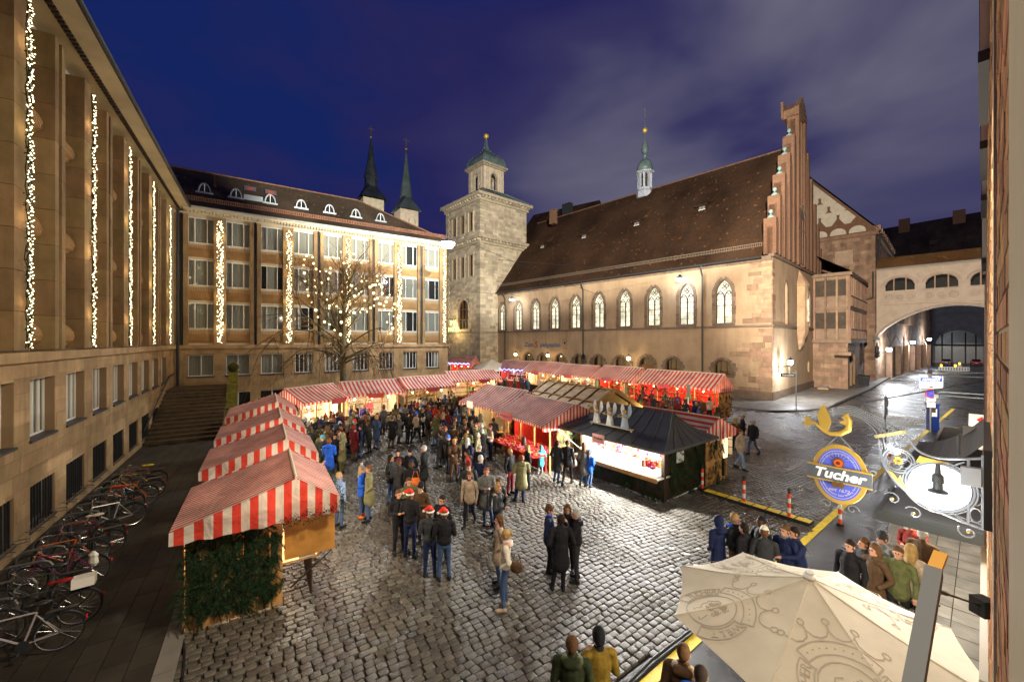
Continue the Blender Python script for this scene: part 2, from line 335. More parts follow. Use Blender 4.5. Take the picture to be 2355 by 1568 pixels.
# cobbles: rows that wander, each stone a rounded block
def cobbles():
    th = radians(33.); ux = np.array((cos(th), sin(th))); uy = np.array((-sin(th), cos(th)))
    rng = np.random.default_rng(3)
    su, sv = .196, .160
    V = []; Fc = []; ind = []
    near = MB(); far_v = []; far_f = []
    rows = np.arange(-460, 500)
    for r in rows:
        n = np.arange(-360, 430)
        u = (n + rng.uniform(0, 1)) * su + rng.normal(0, .012, len(n)); v = r * sv + np.zeros(len(n))
        # the rows bow and drift as setts do
        v = v + .55 * np.sin(u * .16 + .6) + .10 * np.sin(u * .9 + r * .02); u2 = u + .5 * np.sin(v * .12)
        x = u2 * ux[0] + v * uy[0]; y = u2 * ux[1] + v * uy[1]
        k = inside(SQ, x, y) & seen(x, y)
        slope = .55 * .16 * np.cos(u * .16 + .6)
        for xi, yi, sl in zip(x[k], y[k], slope[k]): ind.append((xi, yi, sl))
    ind = np.array(ind); d = np.hypot(ind[:, 0], ind[:, 1]); ind = ind[np.argsort(d)]; d = np.sort(d)
    print('cobbles', len(ind))
    vs = []; fs = []; o = 0
    hu0, hv0 = su / 2 - .0055, sv / 2 - .005
    singles = 0
    # alike stones for the nearest ones
    shapes = []
    for q in range(6):
        b = MB(); hu = hu0 * U(.95, 1.03); hv = hv0 * U(.93, 1.03); c = .022
        ring = [(hu - c, -hv), (hu, -hv + c), (hu, hv - c), (hu - c, hv), (-hu + c, hv), (-hu, hv - c), (-hu, -hv + c), (-hu + c, -hv)]
        ring = [(a + U(-.008, .008), e + U(-.007, .007)) for a, e in ring]
        rr = [(1, -.045), (.99, -.010), (.96, -.003), (.89, .0)]
        vv = [(a * k, e * k, z) for k, z in rr for a, e in ring]
        ff = [(i * 8 + j, i * 8 + (j + 1) % 8, (i + 1) * 8 + (j + 1) % 8, (i + 1) * 8 + j) for i in range(3) for j in range(8)] + [tuple(24 + j for j in range(8))]
        b.add(vv, ff); shapes.append(b.mesh('cobblestone', cobM, True))
    for i, (x, y, sl) in enumerate(ind):
        dist = y
        a = th + sl + rng.normal(0, .035); ca, sa = cos(a), sin(a); z = rng.normal(0, .0035)
        if singles < 300 and y < 8.4 and x < 2.9:
            ob = obj('cobblestone', shapes[i % 6], sq, (x, y, z), a); singles += 1; continue
        hu = hu0 * rng.uniform(.93, 1.04); hv = hv0 * rng.uniform(.90, 1.05); c = .021
        tx, ty = rng.normal(0, .014, 2)
        if dist < 20:
            ring = [(hu - c, -hv), (hu, -hv + c), (hu, hv - c), (hu - c, hv), (-hu + c, hv), (-hu, hv - c), (-hu, -hv + c), (-hu + c, -hv)]; rr = [(1, -.045), (.99, -.010), (.96, -.003), (.89, .0)] if dist < 13 else [(1, -.045), (.98, -.010), (.88, .001)]
        elif dist < 34:
            ring = [(hu, -hv), (hu, hv), (-hu, hv), (-hu, -hv)]; rr = [(.99, -.045), (.97, -.014), (.78, .003)]
        else:
            ring = [(hu, -hv), (hu, hv), (-hu, hv), (-hu, -hv)]; rr = [(.98, -.045), (.90, .003)]
        m = len(ring)
        for k, zz in rr:
            for p, q in ring:
                p *= k; q *= k; vs.append((x + p * ca - q * sa, y + p * sa + q * ca, z + zz + tx * p + ty * q))
        for i2 in range(len(rr) - 1):
            for j in range(m): fs.append((o + i2 * m + j, o + i2 * m + (j + 1) % m, o + (i2 + 1) * m + (j + 1) % m, o + (i2 + 1) * m + j))
        fs.append(tuple(o + (len(rr) - 1) * m + j for j in range(m))); o += len(rr) * m
    me = bpy.data.meshes.new('cobblestones'); me.from_pydata(vs, [], fs); me.materials.append(cobM); me.polygons.foreach_set('use_smooth', [True] * len(me.polygons)); me.update()
    obj('cobblestones', me, sq, kind='stuff')
cobbles()
# slabs of the passage
bx = []
org = Vector((-2.3, 1.2, 0))
M_ = Matrix((LBD, -LBN, Vector((0, 0, 1)))).transposed()
pr = obj('passage_paving', None, None, (org.x, org.y, 0), atan2(LBD.y, LBD.x), kind='structure')
for i in range(-2, 44):
    for j in range(0, 17):
        x0 = i * .62 + (.31 if j % 2 else 0); y0 = .33 + j * .42
        bx.append((x0 + .006, x0 + .614, y0 + .006, y0 + .414, -.05, -.004 + U(-.002, .002)))
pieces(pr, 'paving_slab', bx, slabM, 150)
bx = [(i * 1.0 - 1, i * 1.0 - .012, 0, .32, -.08, .045) for i in range(0, 27)]
pieces(pr, 'kerbstone', bx, kerbM, 30)
# pavement at the hall's corner and along the street
KB = [(19.0, 35.6), (21.5, 33.2), (24.7, 33.5), (27.6, 34.9), (30.1, 37.2), (36, 42.2), (42.9, 47.9), (60, 63.5), (90, 91), (150, 146)]
pv = sheet('pavement', KB + [(150, 152), (60, 72), (40, 54), (24, 42), (20, 40)], .12, walkM, kind='structure')
kb = MB()
for a, b in zip(KB[:-1], KB[1:]):
    L = (Vector(b) - Vector(a)).length; n = max(1, int(L / 1.1))
    for q in range(n if L < 30 else 1):
        n2 = n if L < 30 else 1
        p = Vector(a).lerp(Vector(b), (q + .008) / n2); e = Vector(a).lerp(Vector(b), (q + .992) / n2)
        k2 = MB().beam((p.x, p.y, .03), (e.x, e.y, .03), .22, .20)
        k2.build('kerbstone', kerbM, pv)
# joints of the pavement slabs, real slabs standing 4 mm proud
bx = []
dd = Vector((.738, .675, 0)); 
pw = obj('pavement_slabs', None, None, (19.5, 34.2, .12), atan2(.675, .738), kind='structure')
P2 = [(a, b) for a, b in KB] + [(150, 152), (60, 69), (41, 53.2), (25.4, 38.6), (20.5, 43)]
xs = []; 
for i in range(0, 75):
    for j in range(-6, 16):
        xl = i * .62 + (.31 if j % 2 else 0); yl = j * .45
        wx = 19.5 + xl * .738 - yl * .675; wy = 34.2 + xl * .675 + yl * .738
        xs.append((wx, wy, xl, yl))
ar = np.array(xs); k = inside(P2, ar[:, 0], ar[:, 1]) & inside(P2, ar[:, 0] + .55 * .738 - .4 * .675, ar[:, 1] + .55 * .675 + .4 * .738) & inside(P2, ar[:, 0] + .6 * .738, ar[:, 1] + .6 * .675)& inside(P2, ar[:, 0] - .42 * .675, ar[:, 1] + .42 * .738)
bx = [(a + .008, a + .612, b + .008, b + .442, -.02, .006 + U(0, .004)) for (_, _, a, b), q in zip(xs, k) if q]
pieces(pw, 'pavement_slab', bx, walkM, 140)
# road paint
def strip(a, b, wd, z=.002):
    a = Vector(a); b = Vector(b); d = (b - a).normalized(); n = Vector((-d.y, d.x)) * wd / 2
    return [(a - n), (b - n), (b + n), (a + n)]
mk = MB()
for a, b in (((2.17, 6.75), (9.2, 12.2)), ((9.2, 12.2), (22.1, 22.2)), ((22.1, 22.2), (38.6, 34.8))):
    q = strip(a, b, .20); mk.add([(p.x, p.y, .002) for p in q], [(0, 1, 2, 3)])
mk.build('yellow_marking', yellowM, ash)
wm = MB()
for a, b in ((D(1960 + 20, 902), D(2035, 872)), (D(2050, 872), D(2092, 856)), (D(2130, 872), D(2161, 856)), (D(2161, 856), D(2215, 858)), (D(2100, 893), D(2130, 873))):
    q = strip((a.x, a.y), (b.x, b.y), .14); wm.add([(p.x, p.y, .002) for p in q], [(0, 1, 2, 3)])
wm.build('white_marking', mat('worn white road paint', (.45, .44, .42), .5, var=.4, scale=9), ash)
# manhole covers, dry patches of tar
for (x, y) in ((D(2000, 905)), (D(2065, 880))) and [(35, 38.5), (44, 47)]:
    MB().lathe([(.34, 0), (.34, .004), (.30, .008)], 18, (x, y, -.004)).build('manhole_cover', steelM, ash)
# scraps of paper that lie about the setts
sc = MB(); rng = random.Random(5)
for px, py in ((1420, 1300), (1385, 1225), (1425, 1240), (1450, 1250), (1510, 1272), (1520, 1262), (1545, 1262), (1560, 1285), (1605, 1262), (1655, 1282), (1600, 1300), (1668, 1320), (1150, 1010), (1545, 1310), (1320, 1200), (980, 1135), (1580, 1275), (1490, 1340), (1700, 1330)):
    c = D(px, py); a = rng.uniform(0, 3); r = rng.uniform(.05, .09)
    p = [c + Vector((cos(a + i * pi / 2) * r, sin(a + i * pi / 2) * r * .7, .008 + rng.uniform(0, .02))) for i in range(4)]
    sc.quad(*p)
sc.build('paper_litter', mat('paper', (.6, .58, .55), .8), label='scraps of white paper scattered on the wet cobbles', cat='litter', kind='stuff')
# ================================================================== office buildings (left wing and rear wing)
officeM = mat('office sandstone', (.36, .245, .125), .8, var=.18, scale=1.4, isl=.13, hue=.006, streak=.3, bump=.35, bscale=12)
pierM = mat('pier sandstone', (.265, .175, .085), .8, var=.2, scale=1.2, isl=.16, hue=.01, streak=.3, bump=.3, bscale=12)
concM = mat('pale render', (.50, .43, .30), .8, var=.12, scale=1.)
curtM = mat('curtain', (.62, .60, .50), .9)
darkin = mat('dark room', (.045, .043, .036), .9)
ROOFM = tiles('dark roof tile', (.042, .032, .022), (.062, .045, .028), (.075, .05, .03), .2, .16)
def grid_wall(x0, x1, z0, z1, ops, y, th, mb):
    """backing wall with rectangular openings"""
    xs = sorted({x0, x1} | {v for o in ops for v in (o[0], o[1]) if x0 < v < x1}); zs = sorted({z0, z1} | {v for o in ops for v in (o[2], o[3]) if z0 < v < z1})
    for zi in range(len(zs) - 1):
        a, b = zs[zi], zs[zi + 1]; run = None
        for xi in range(len(xs) - 1):
            cx, cz = (xs[xi] + xs[xi + 1]) / 2, (a + b) / 2
            hole = any(o[0] < cx < o[1] and o[2] < cz < o[3] for o in ops)
            if not hole:
                run = (run[0], xs[xi + 1]) if run else (xs[xi], xs[xi + 1])
            if hole or xi == len(xs) - 2:
                if run: mb.box(run[0], run[1], y, y + th, a, b); run = None
def ashlar(x0, x1, z0, z1, ops, rh, ln, y, proud=.02, joint=.012, seed=0):
    rng = random.Random(seed); out = []; n = max(1, round((z1 - z0) / rh)); rh = (z1 - z0) / n
    for r in range(n):
        a, b = z0 + r * rh, z0 + (r + 1) * rh; x = x0 - rng.uniform(0, ln * .8)
        while x < x1:
            L = rng.uniform(.6, 1.4) * ln; s = [(max(x, x0), min(x + L, x1))]
            zlo, zhi = a, b
            for o in ops:
                if o[2] < b - .02 and o[3] > a + .02:
                    ns = []
                    for p, q in s:
                        if q <= o[0] or p >= o[1]: ns.append((p, q))
                        elif o[2] > a + .06 and o[2] < b: ns.append((p, min(q, o[0]))); ns.append((max(p, o[1]), q)); out.append((max(p, o[0]) + joint / 2, min(q, o[1]) - joint / 2, y - proud * rng.uniform(.5, 1), y + .05, a + joint / 2, o[2]))
                        elif o[3] < b - .06 and o[3] > a: ns.append((p, min(q, o[0]))); ns.append((max(p, o[1]), q)); out.append((max(p, o[0]) + joint / 2, min(q, o[1]) - joint / 2, y - proud * rng.uniform(.5, 1), y + .05, o[3], b - joint / 2))
                        else: ns.append((p, min(q, o[0]))); ns.append((max(p, o[1]), q))
                    s = ns
            for p, q in s:
                if q - p > .05: out.append((p + joint / 2, q - joint / 2, y - proud * rng.uniform(.5, 1), y + .05, a + joint / 2, b - joint / 2))
            x += L
    return [o for o in out if o[1] - o[0] > .03 and o[5] - o[4] > .03]
WIN = {}
def window(parent, xc, z0, z1, wd, y, mull=2, curtain=None, bars=False, rng=random, wide_mid=False, fw=.06):
    """a casement window: frame with mullions, one pane between each two, curtain behind"""
    key = (round(z1 - z0, 2), round(wd, 2), mull, bars, wide_mid)
    h = z1 - z0
    if wide_mid: cuts = [-wd / 2, -wd / 2 + wd * .27, wd / 2 - wd * .27, wd / 2]
    else: cuts = [-wd / 2 + wd * i / (mull + 1) for i in range(mull + 2)]
    if key not in WIN:
        f = MB(); f.box(-wd / 2, wd / 2, 0, .07, 0, fw); f.box(-wd / 2, wd / 2, 0, .07, h - fw, h)
        for i, c in enumerate(cuts):
            a = c if i == 0 else (c - fw if i == len(cuts) - 1 else c - fw / 2); f.box(a, a + fw, -.003, .073, fw - .001, h - fw + .001)
            if 0 < i < len(cuts) - 1: f.box(a + fw / 2 - .015, a + fw / 2 + .015, -.02, -.003, fw, h - fw)
        ps = [MB().quad((cuts[i] + fw * .4, .035, fw), (cuts[i + 1] - fw * .4, .035, fw), (cuts[i + 1] - fw * .4, .035, h - fw), (cuts[i] + fw * .4, .035, h - fw)).mesh('pane', glassM) for i in range(len(cuts) - 1)]
        cu = {}
        for nm, (a, b) in {'full': (-wd / 2 + .05, wd / 2 - .05), 'left': (-wd / 2 + .05, -wd * .12), 'right': (wd * .15, wd / 2 - .05), 'mid': (-wd * .24, wd * .24)}.items():
            c = MB(); n = int((b - a) / .05); 
            for i in range(n):
                xa, xb = a + (b - a) * i / n, a + (b - a) * (i + 1) / n; ya, yb = .14 + .03 * (i % 2), .14 + .03 * ((i + 1) % 2)
                c.quad((xa, ya, .03), (xb, yb, .03), (xb, yb, h - .05), (xa, ya, h - .05))
            cu[nm] = c.mesh('curtain', curtM)
        WIN[key] = (f.mesh('window', whiteM), ps, cu)
    fm, ps, cu = WIN[key]
    w_ = obj('window', fm, parent, (xc, y, z0))
    for p in ps: obj('pane', p, w_)
    if curtain: obj('curtain', cu[curtain], w_)
    return w_
sillM = mat('slate sill', (.06, .06, .058), .5)
def spandrel(parent, x0, x1, z0, z1, y, bulge=.16, cache={}):
    k = (round(x1 - x0, 2), round(z1 - z0, 2), bulge)
    if k not in cache:
        mb = MB(); wd = x1 - x0; n = 16; h = z1 - z0
        for i in range(n):
            a = -wd / 2 + wd * i / n; b = a + wd / n * .55
            m = 7; vs = []
            for j in range(m):
                t = j / (m - 1); yy = -bulge * (1 - (2 * t - .7) ** 2 if .0 < t else 0) ; yy = min(0, yy); vs += [(a, yy, t * h), (b, yy, t * h)]
            mb.add(vs, [(2 * j, 2 * j + 1, 2 * j + 3, 2 * j + 2) for j in range(m - 1)])
            vs = [(p[0], p[1], p[2]) for p in vs]
            mb.add([(x, yy + .07, zz) for x, yy, zz in vs] + vs, [(2 * j + 2 * m, 2 * j + 2, 2 * j, 2 * j + 2 + 0) if 0 else (2 * j, 2 * j + 2, 2 * m + 2 * j + 2, 2 * m + 2 * j) for j in range(m - 1)] + [(2 * j + 1, 2 * m + 2 * j + 1, 2 * m + 2 * j + 3, 2 * j + 3) for j in range(m - 1)])
        m = 7; vs = []
        for j in range(m):
            t = j / (m - 1); yy = min(0, -bulge * (1 - (2 * t - .7) ** 2)) + .06; vs += [(-wd / 2, yy, t * h), (wd / 2, yy, t * h)]
        mb.add(vs, [(2 * j, 2 * j + 1, 2 * j + 3, 2 * j + 2) for j in range(m - 1)])
        cache[k] = mb.mesh('spandrel', mat('ribbed panel', (.36, .215, .09), .7, var=.15))
    obj('spandrel', cache[k], parent, ((x0 + x1) / 2, y, z0))
bulbM = glow('warm bulb', (1., .80, .46), 5); bulbM2 = glow('warm bulb bright', (1., .84, .52), 6)
gwireM = mat('green cable', (.02, .035, .012), .8, isl=.4)
def light_garland(label, loc, rotz, z0, z1, wd, nb, r, single, seed, power=60., yoff=-.14):
    """curtain of bulbs hung down a pier"""
    rng = random.Random(seed); t = thing('light_garland', label, 'light garland', loc, rotz, 'light garlands down the office piers')
    wi = MB(); bl = MB(); bm = MB().ball((0, 0, 0), r, 6).mesh('bulb', bulbM2 if rng.random() < .5 else bulbM)
    for k in range(3):
        p = []; x = (k - 1) * wd / 3
        for i in range(40): p.append((x + rng.uniform(-.05, .05), yoff + rng.uniform(-.02, .04), z0 + (z1 - z0) * i / 39))
        wi.tube(p, .012, 4)
    for i in range(nb * 2):   # small leaves of the artificial garland
        x, z = rng.uniform(-wd / 2, wd / 2), rng.uniform(z0, z1); y = yoff + rng.uniform(-.05, .04); a, b, c = (Vector((rng.uniform(-1, 1), rng.uniform(-1, 1), rng.uniform(-1, 1))) * .05 for _ in range(3))
        P = Vector((x, y, z)); wi.add([P + a, P + b, P + c], [(0, 1, 2)])
    wi.build('cable', gwireM, t)
    for i in range(nb):
        z = z0 + (z1 - z0) * (i + rng.random()) / nb; x = rng.uniform(-wd / 2, wd / 2); y = yoff - .03 + rng.uniform(-.03, .03)
        if single: o = obj('bulb', bm, t, (x, y, z))
        else: bl.ball((x, y, z), r * rng.uniform(.7, 1.2), 6)
    if bl.v: bl.build('bulbs', bulbM2 if single else bulbM2, t, kind='stuff')
    n = 4
    for i in range(n): light('garland_light', (0, yoff - .12, z0 + (z1 - z0) * (i + .5) / n), power / n, (1, .72, .38), .12, t)
    return t
# ---- left wing: x runs away from the camera, y into the building
LBO = Vector((-25.8, 30.4, 0)) + Vector((.531, -.847, 0)) * 34
LBR = atan2(.847, -.531)
lb = thing('office_building', 'long sandstone office wing with deep piers and wide eave beside the bicycle racks', 'building', LBO, LBR)
Ls = lambda s: 34 - s        # distance from the inner corner -> local x
gw = []; bw = []
for k in range(12):
    c = Ls(3.75 + 2.53 * k); gw.append((c - .83, c + .83, 3.0, 4.78))
    if k > 0: bw.append((c - .83, c + .83, .35, 1.66))
m = MB(); grid_wall(0, 34, 0, 5.3, gw + bw, .012, .45, m); m.build('wall', mortM, lb)
pieces(lb, 'stone', ashlar(0, 34, 0, 5.3, gw + bw, .44, 1.25, 0., .012, .008, 4), officeM, 230)
rng = random.Random(9)
for i, o in enumerate(gw):
    window(lb, (o[0] + o[1]) / 2, o[2] + .02, o[3], 1.64, .22, 3, rng.choice(['full', 'left', 'right', 'full', None]))
    m = MB(); m.box(o[0] - .04, o[1] + .04, -.07, .22, o[2] - .06, o[2] + .015); m.build('sill', sillM, lb)
for o in bw:
    m = MB()
    for i in range(9): x = o[0] + .1 + (o[1] - o[0] - .2) * i / 8; m.box(x - .02, x + .02, .03, .07, o[2], o[3])
    m.build('window_bars', steelM, lb)
    m = MB(); c = (o[0] + o[1]) / 2; m.box(c - .05, c + .05, .24, .32, o[2], o[3]); m.box(o[0], o[1], .24, .32, o[2], o[2] + .10); m.box(o[0], o[1], .24, .32, o[3] - .06, o[3]); m.box(o[0], o[0] + .06, .24, .32, o[2] + .1, o[3] - .06); m.box(o[1] - .06, o[1], .24, .32, o[2] + .1, o[3] - .06)
    w_ = m.build('window', whiteM, lb); MB().quad((o[0], .28, o[2]), (o[1], .28, o[2]), (o[1], .28, o[3]), (o[0], .28, o[3])).build('pane', glassM, w_)
    m = MB(); m.box(o[0] - .03, o[1] + .03, -.05, .24, o[2] - .05, o[2] - .001); m.build('sill', sillM, lb)
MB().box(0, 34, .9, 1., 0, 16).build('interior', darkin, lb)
MB().box(0, 34.0, -.16, .5, 5.3, 5.58).build('ledge', officeM, lb)
def upper(b, n, cx, pitch, L, gar, dep, eave=16.1):
    # floor strips between the window rows, recessed
    rows = ((6.85, 8.9), (10.25, 12.3), (13.6, 15.6))
    ops = [(cx(k) - .84, cx(k) + .84, z0, z1) for k in range(n) for z0, z1 in rows]
    m = MB(); grid_wall(0, L, 5.58, eave, ops, dep, .25, m); m.build('upper_wall', concM, b)
    bx = []
    for k in range(-1, n):
        c = cx(k) + pitch / 2 if pitch > 0 else cx(k) + pitch / 2
        a0, a1 = c - .40, c + .40
        if a1 < .1 or a0 > L - .1: continue
        isg = any(abs(c - g_) < .5 for g_ in gar)
        nz = 9; z = 5.58
        for i in range(nz):
            zz = z + (eave - .25 - z) * i / nz; z2 = z + (eave - .25 - z) * (i + 1) / nz
            if isg: bx.append((a0, a1, 0.0, dep + .1, zz + .006, z2 - .006))
            else: bx.append((a0, c - .12, 0., dep + .1, zz + .006, z2 - .006)); bx.append((c + .12, a1, 0., dep + .1, zz + .006, z2 - .006))
        if not isg: MB().tube([(c, dep * .6, 5.6), (c, dep * .6, eave - .2)], .07, 8).build('downpipe', steelM, b)
    pieces(b, 'pier_stone', bx, pierM, 200)
    for k in range(n):
        for i, (z0, z1) in enumerate(rows):
            window(b, cx(k), z0, z1, 1.68, dep - .04, 2, rng.choice(['full', 'full', 'full', 'full', 'left', 'mid']), wide_mid=True)
            zl = (5.62, 8.98, 12.38)[i]
            spandrel(b, cx(k) - .82, cx(k) + .82, zl + .12, z0 - .12, dep - .02, .30 if dep > .4 else .10)
gar = [Ls(2.48 + 5.06 * j) for j in range(7)]
upper(lb, 12, lambda k: Ls(3.75 + 2.53 * k), -2.53, 34, gar, .55)
# eave: pale soffit, egg moulding, gutter
MB().box(-.5, 34.9, -.95, .8, 16.12, 16.22).build('soffit', mat('soffit render', (.46, .38, .24), .8, var=.15, scale=.7), lb)
m = MB()
for i in range(150): m.box(i * .226, i * .226 + .13, -.36, -.20, 16.02, 16.12)
m.build('moulding', darkwoodM, lb, kind='stuff')
m = MB(); m.tube([(-.5, -1.02, 16.2), (34.9, -1.02, 16.2)], .085, 8); m.build('gutter', steelM, lb)
m = MB(); m.add([(-.5, -.98, 16.24), (35.0, -.98, 16.24), (35.0, 6.4, 21.4), (-.5, 6.4, 21.4)], [(0, 1, 2, 3)]); m.build('roof', ROOFM, lb)
for j, g_ in enumerate(gar):
    if j > 4: continue
    wl = LBO + Vector((-.531, .847, 0)) * g_
    light_garland(['glittering light garland in the corner where the two office wings meet', 'second light garland from the corner on the left office wing', 'middle light garland on the left office wing', 'light garland second nearest on the left office wing', 'big sparkling light garland on the nearest pier of the left wing'][j],
                  wl, LBR, 5.7, 15.5, .34, (150, 180, 210, 250, 290)[j], (.028, .026, .024, .021, .017)[j], j >= 4, 40 + j, (75, 75, 70, 55, 36)[j])
m = MB(); m.tube([(2, -.1, 5.62)] + [(2 + i * .8, -.12 + U(-.04, .04), 5.62 + U(0, .02)) for i in range(1, 39)], .015, 5); m.build('cable', blackM, lb)
# ---- rear wing
BO = Vector((-25.8, 30.4, 0)); BR = atan2(.548, .837)
rb = thing('office_building', 'rear sandstone office wing with dormered tile roof behind the bare tree', 'building', BO, BR)
bc = lambda k: 1.62 + 2.405 * k
gw = [(bc(k) - (.83 if k < 3 else .70), bc(k) + (.83 if k < 3 else .70), 3.1, 4.8) for k in range(9)]
bw = [(bc(k) - .83, bc(k) + .83, .55, 1.75) for k in range(1, 5)]
m = MB(); grid_wall(0, 22.6, 0, 5.3, gw + bw, .012, .45, m); m.build('wall', mortM, rb)
pieces(rb, 'stone', ashlar(0, 22.6, 0, 5.3, gw + bw, .44, 1.3, 0., .012, .008, 14), officeM, 230)
for i, o in enumerate(gw):
    window(rb, (o[0] + o[1]) / 2, o[2] + .02, o[3], o[1] - o[0] - .02, .2, 1 if i < 3 else 3, 'full' if i < 3 else rng.choice(['left', 'right', None]))
    MB().box(o[0] - .05, o[1] + .05, -.08, .2, o[2] - .07, o[2] + .015).build('sill', sillM, rb)
for o in bw:
    m = MB(); c = (o[0] + o[1]) / 2; m.box(c - .05, c + .05, .2, .28, o[2], o[3]); m.box(o[0], o[1], .2, .28, o[2], o[2] + .08); m.box(o[0], o[1], .2, .28, o[3] - .06, o[3])
    w_ = m.build('window', whiteM, rb); MB().quad((o[0], .24, o[2]), (o[1], .24, o[2]), (o[1], .24, o[3]), (o[0], .24, o[3])).build('pane', glassM, w_)
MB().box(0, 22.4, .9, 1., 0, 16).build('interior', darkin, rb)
MB().box(22.42, 22.62, 0.46, 9, 0, 15.9).build('end_wall', officeM, rb)
MB().box(0.17, 22.75, -.16, .5, 5.3, 5.58).build('ledge', officeM, rb)
gb = [2.85 + 4.82 * j for j in range(5)]
upper(rb, 9, bc, 2.405, 22.6, gb, .30, 16.0)
m = MB(); m.box(.6, 22.9, -.5, .6, 16.0, 16.2); m.build('eave', concM, rb)
m = MB()
for i in range(95): m.box(.8 + i * .232, .8 + i * .232 + .13, -.36, -.20, 15.88, 16.0)
m.build('dentil', concM, rb, kind='stuff')
MB().tube([(.3, -.6, 16.24), (23., -.6, 16.24)], .08, 8).build('gutter', mat('pale zinc', (.4, .4, .36), .4, .5), rb)
m = MB(); e0 = -.55
m.add([(-6, e0, 16.3), (23., e0, 16.3), (14.6, 6, 21.2), (-6, 6, 21.2), (23., 12.5, 16.3), (-6, 12.5, 16.3)], [(0, 1, 2, 3), (1, 4, 2), (2, 4, 5, 3)])
m.build('roof', ROOFM, rb)
m = MB(); m.tube([(-6, 6, 21.22), (14.6, 6, 21.22), (23., e0 + .1, 16.36)], .09, 6); m.build('ridge_tiles', mat('ridge tile', (.14, .075, .045), .8, var=.3, scale=4), rb)
rs = lambda y_: 16.3 + (y_ - e0) * 4.9 / 6.55
m = MB(); y1 = .25
for i in range(150): x = .4 + i * .148; m.box(x, x + .085, y1, y1 + .02, rs(y1) + .05, rs(y1) + .38)
m.box(.4, 22.2, y1 - .01, y1 + .03, rs(y1) + .34, rs(y1) + .38); m.box(.4, 22.2, y1 - .01, y1 + .03, rs(y1) + .04, rs(y1) + .08)
m.build('snow_guard', mat('rusty guard', (.16, .075, .045), .7, var=.2), rb, kind='stuff')
zincM = mat('zinc', (.22, .24, .26), .35, .6, var=.15)
def dormer(u):
    y_ = 1.9; z = rs(y_); dn = []; r = .37
    m = MB(); arc = [(u + r * cos(pi * i / 12), z + .05 + .46 * sin(pi * i / 12) * 1.5) for i in range(13)]
    arc2 = [(u + (r + .07) * cos(pi * i / 12), z + .05 + .51 * sin(pi * i / 12) * 1.52) for i in range(13)]
    ring = arc2 + arc[::-1]
    for i in range(12):
        a, b, c, d_ = arc2[i], arc2[i + 1], arc[i + 1], arc[i]
        m.add([(a[0], y_ - .05, a[1]), (b[0], y_ - .05, b[1]), (c[0], y_ - .05, c[1]), (d_[0], y_ - .05, d_[1])], [(0, 1, 2, 3)])
        m.add([(a[0], y_ - .05, a[1]), (b[0], y_ - .05, b[1]), (b[0], y_ + 1.15, b[1] + .05), (a[0], y_ + 1.15, a[1] + .05)], [(0, 1, 2, 3)])
    m.box(u - .58, u + .58, y_ - .12, y_ + .2, z - .22, z + .06)
    o = m.build('dormer', zincM, rb)
    m = MB(); m.prism(arc, y_ + .03, y_ + .05); m.build('pane', glassM, o)
    m = MB(); m.box(u - .02, u + .02, y_ - .01, y_ + .03, z + .06, z + .70); m.tube([(x_, y_ + .01, z_) for x_, z_ in arc], .015, 4); m.build('frame', whiteM, o)
for u in (1.7, 3.85, 6.35, 8.8, 11.2, 13.6, 16.0): dormer(u)
m = MB(); z = rs(1.9); m.box(4.4, 5.8, 1.9, 3.2, z - .1, z + .45); 
m.build('flat_dormer', zincM, rb)
for x in (4.4, 6.0):
    m = MB(); a = Vector((x, 3.5, rs(3.5) + .12)); m.add([a, a + Vector((.9, 0, 0)), a + Vector((.9, .7, .62)), a + Vector((0, .7, .62))], [(0, 1, 2, 3)]); o = m.build('skylight', zincM, rb)
    a = Vector((x + .2, 3.62, rs(3.62) + .15)); m = MB(); m.add([a, a + Vector((.5, 0, 0)), a + Vector((.5, .4, .36)), a + Vector((0, .4, .36))], [(0, 1, 2, 3)]); m.build('blind', mat('red blind', (.35, .06, .03), .7), o)
m = MB(); m.tube([(2.3, 3.2, rs(3.2)), (2.3, 3.2, rs(3.2) + .3)], .12, 8); m.tube([(2.3, 3.2, rs(3.2) + .3), (2.3, 3.2, rs(3.2) + 1.3)], .015, 5); m.build('vent_pipe', mat('clay', (.2, .08, .05), .8), rb)
names = ['light garland nearest the corner pipe on the rear office wing', 'light garland left of the bare tree on the rear office wing', 'light garland behind the lit tree crown on the rear office wing', 'light garland right of the lit tree crown on the rear office wing', 'light garland at the far end of the rear wing beside the hanging lamp']
for j, g_ in enumerate(gb):
    wl = BO + Vector((.837, .548, 0)) * g_
    light_garland(names[j], wl, BR, 5.75, 15.45, .42 if j < 4 else .32, 260, .036, False, 60 + j, (120, 110, 90, 70, 40)[j])
light_b = None
MB().box(-1.6, .02, .12, 1.2, 5.3, 16.1).build('corner_wall', concM, rb); MB().box(-1.6, .0, .02, 1.2, 0, 5.3).build('corner_wall', officeM, rb)
# corner downpipe, handrail, stairs, mossy wall
m = MB(); m.tube([(-.25 + .5, -.28, 2.5), (-.25 + .5, -.28, 15.9)], .09, 8); m.build('downpipe', steelM, rb)
st = obj('stairs', None, None, LBO, LBR, kind='structure')
bx = []
for i in range(14):
    x0 = Ls(9.6) + i * .48; z1 = (i + 1) * .175
    MB().box(x0, x0 + .50 if i < 13 else Ls(0) - .02, -3.55, -.03, 0 if i == 0 else z1 - .2, z1).build('step', mat('worn step', (.085, .062, .036), .8, var=.3, scale=3, isl=.12), st)
    MB().box(x0 + .50, Ls(0) - .02, -3.54, -.04, max(0, z1 - .2) + .002, z1 - .01).build('step_core', mortM, st) if i < 13 else None
mossM = mat('mossy stone', (.20, .19, .03), .95, var=.35, scale=3, col2=(.08, .075, .02), bump=.6, bscale=14)
t = thing('stair_wall', 'mossy yellow green scrolled stone wall at the side of the stairs', 'wall', LBO, LBR)
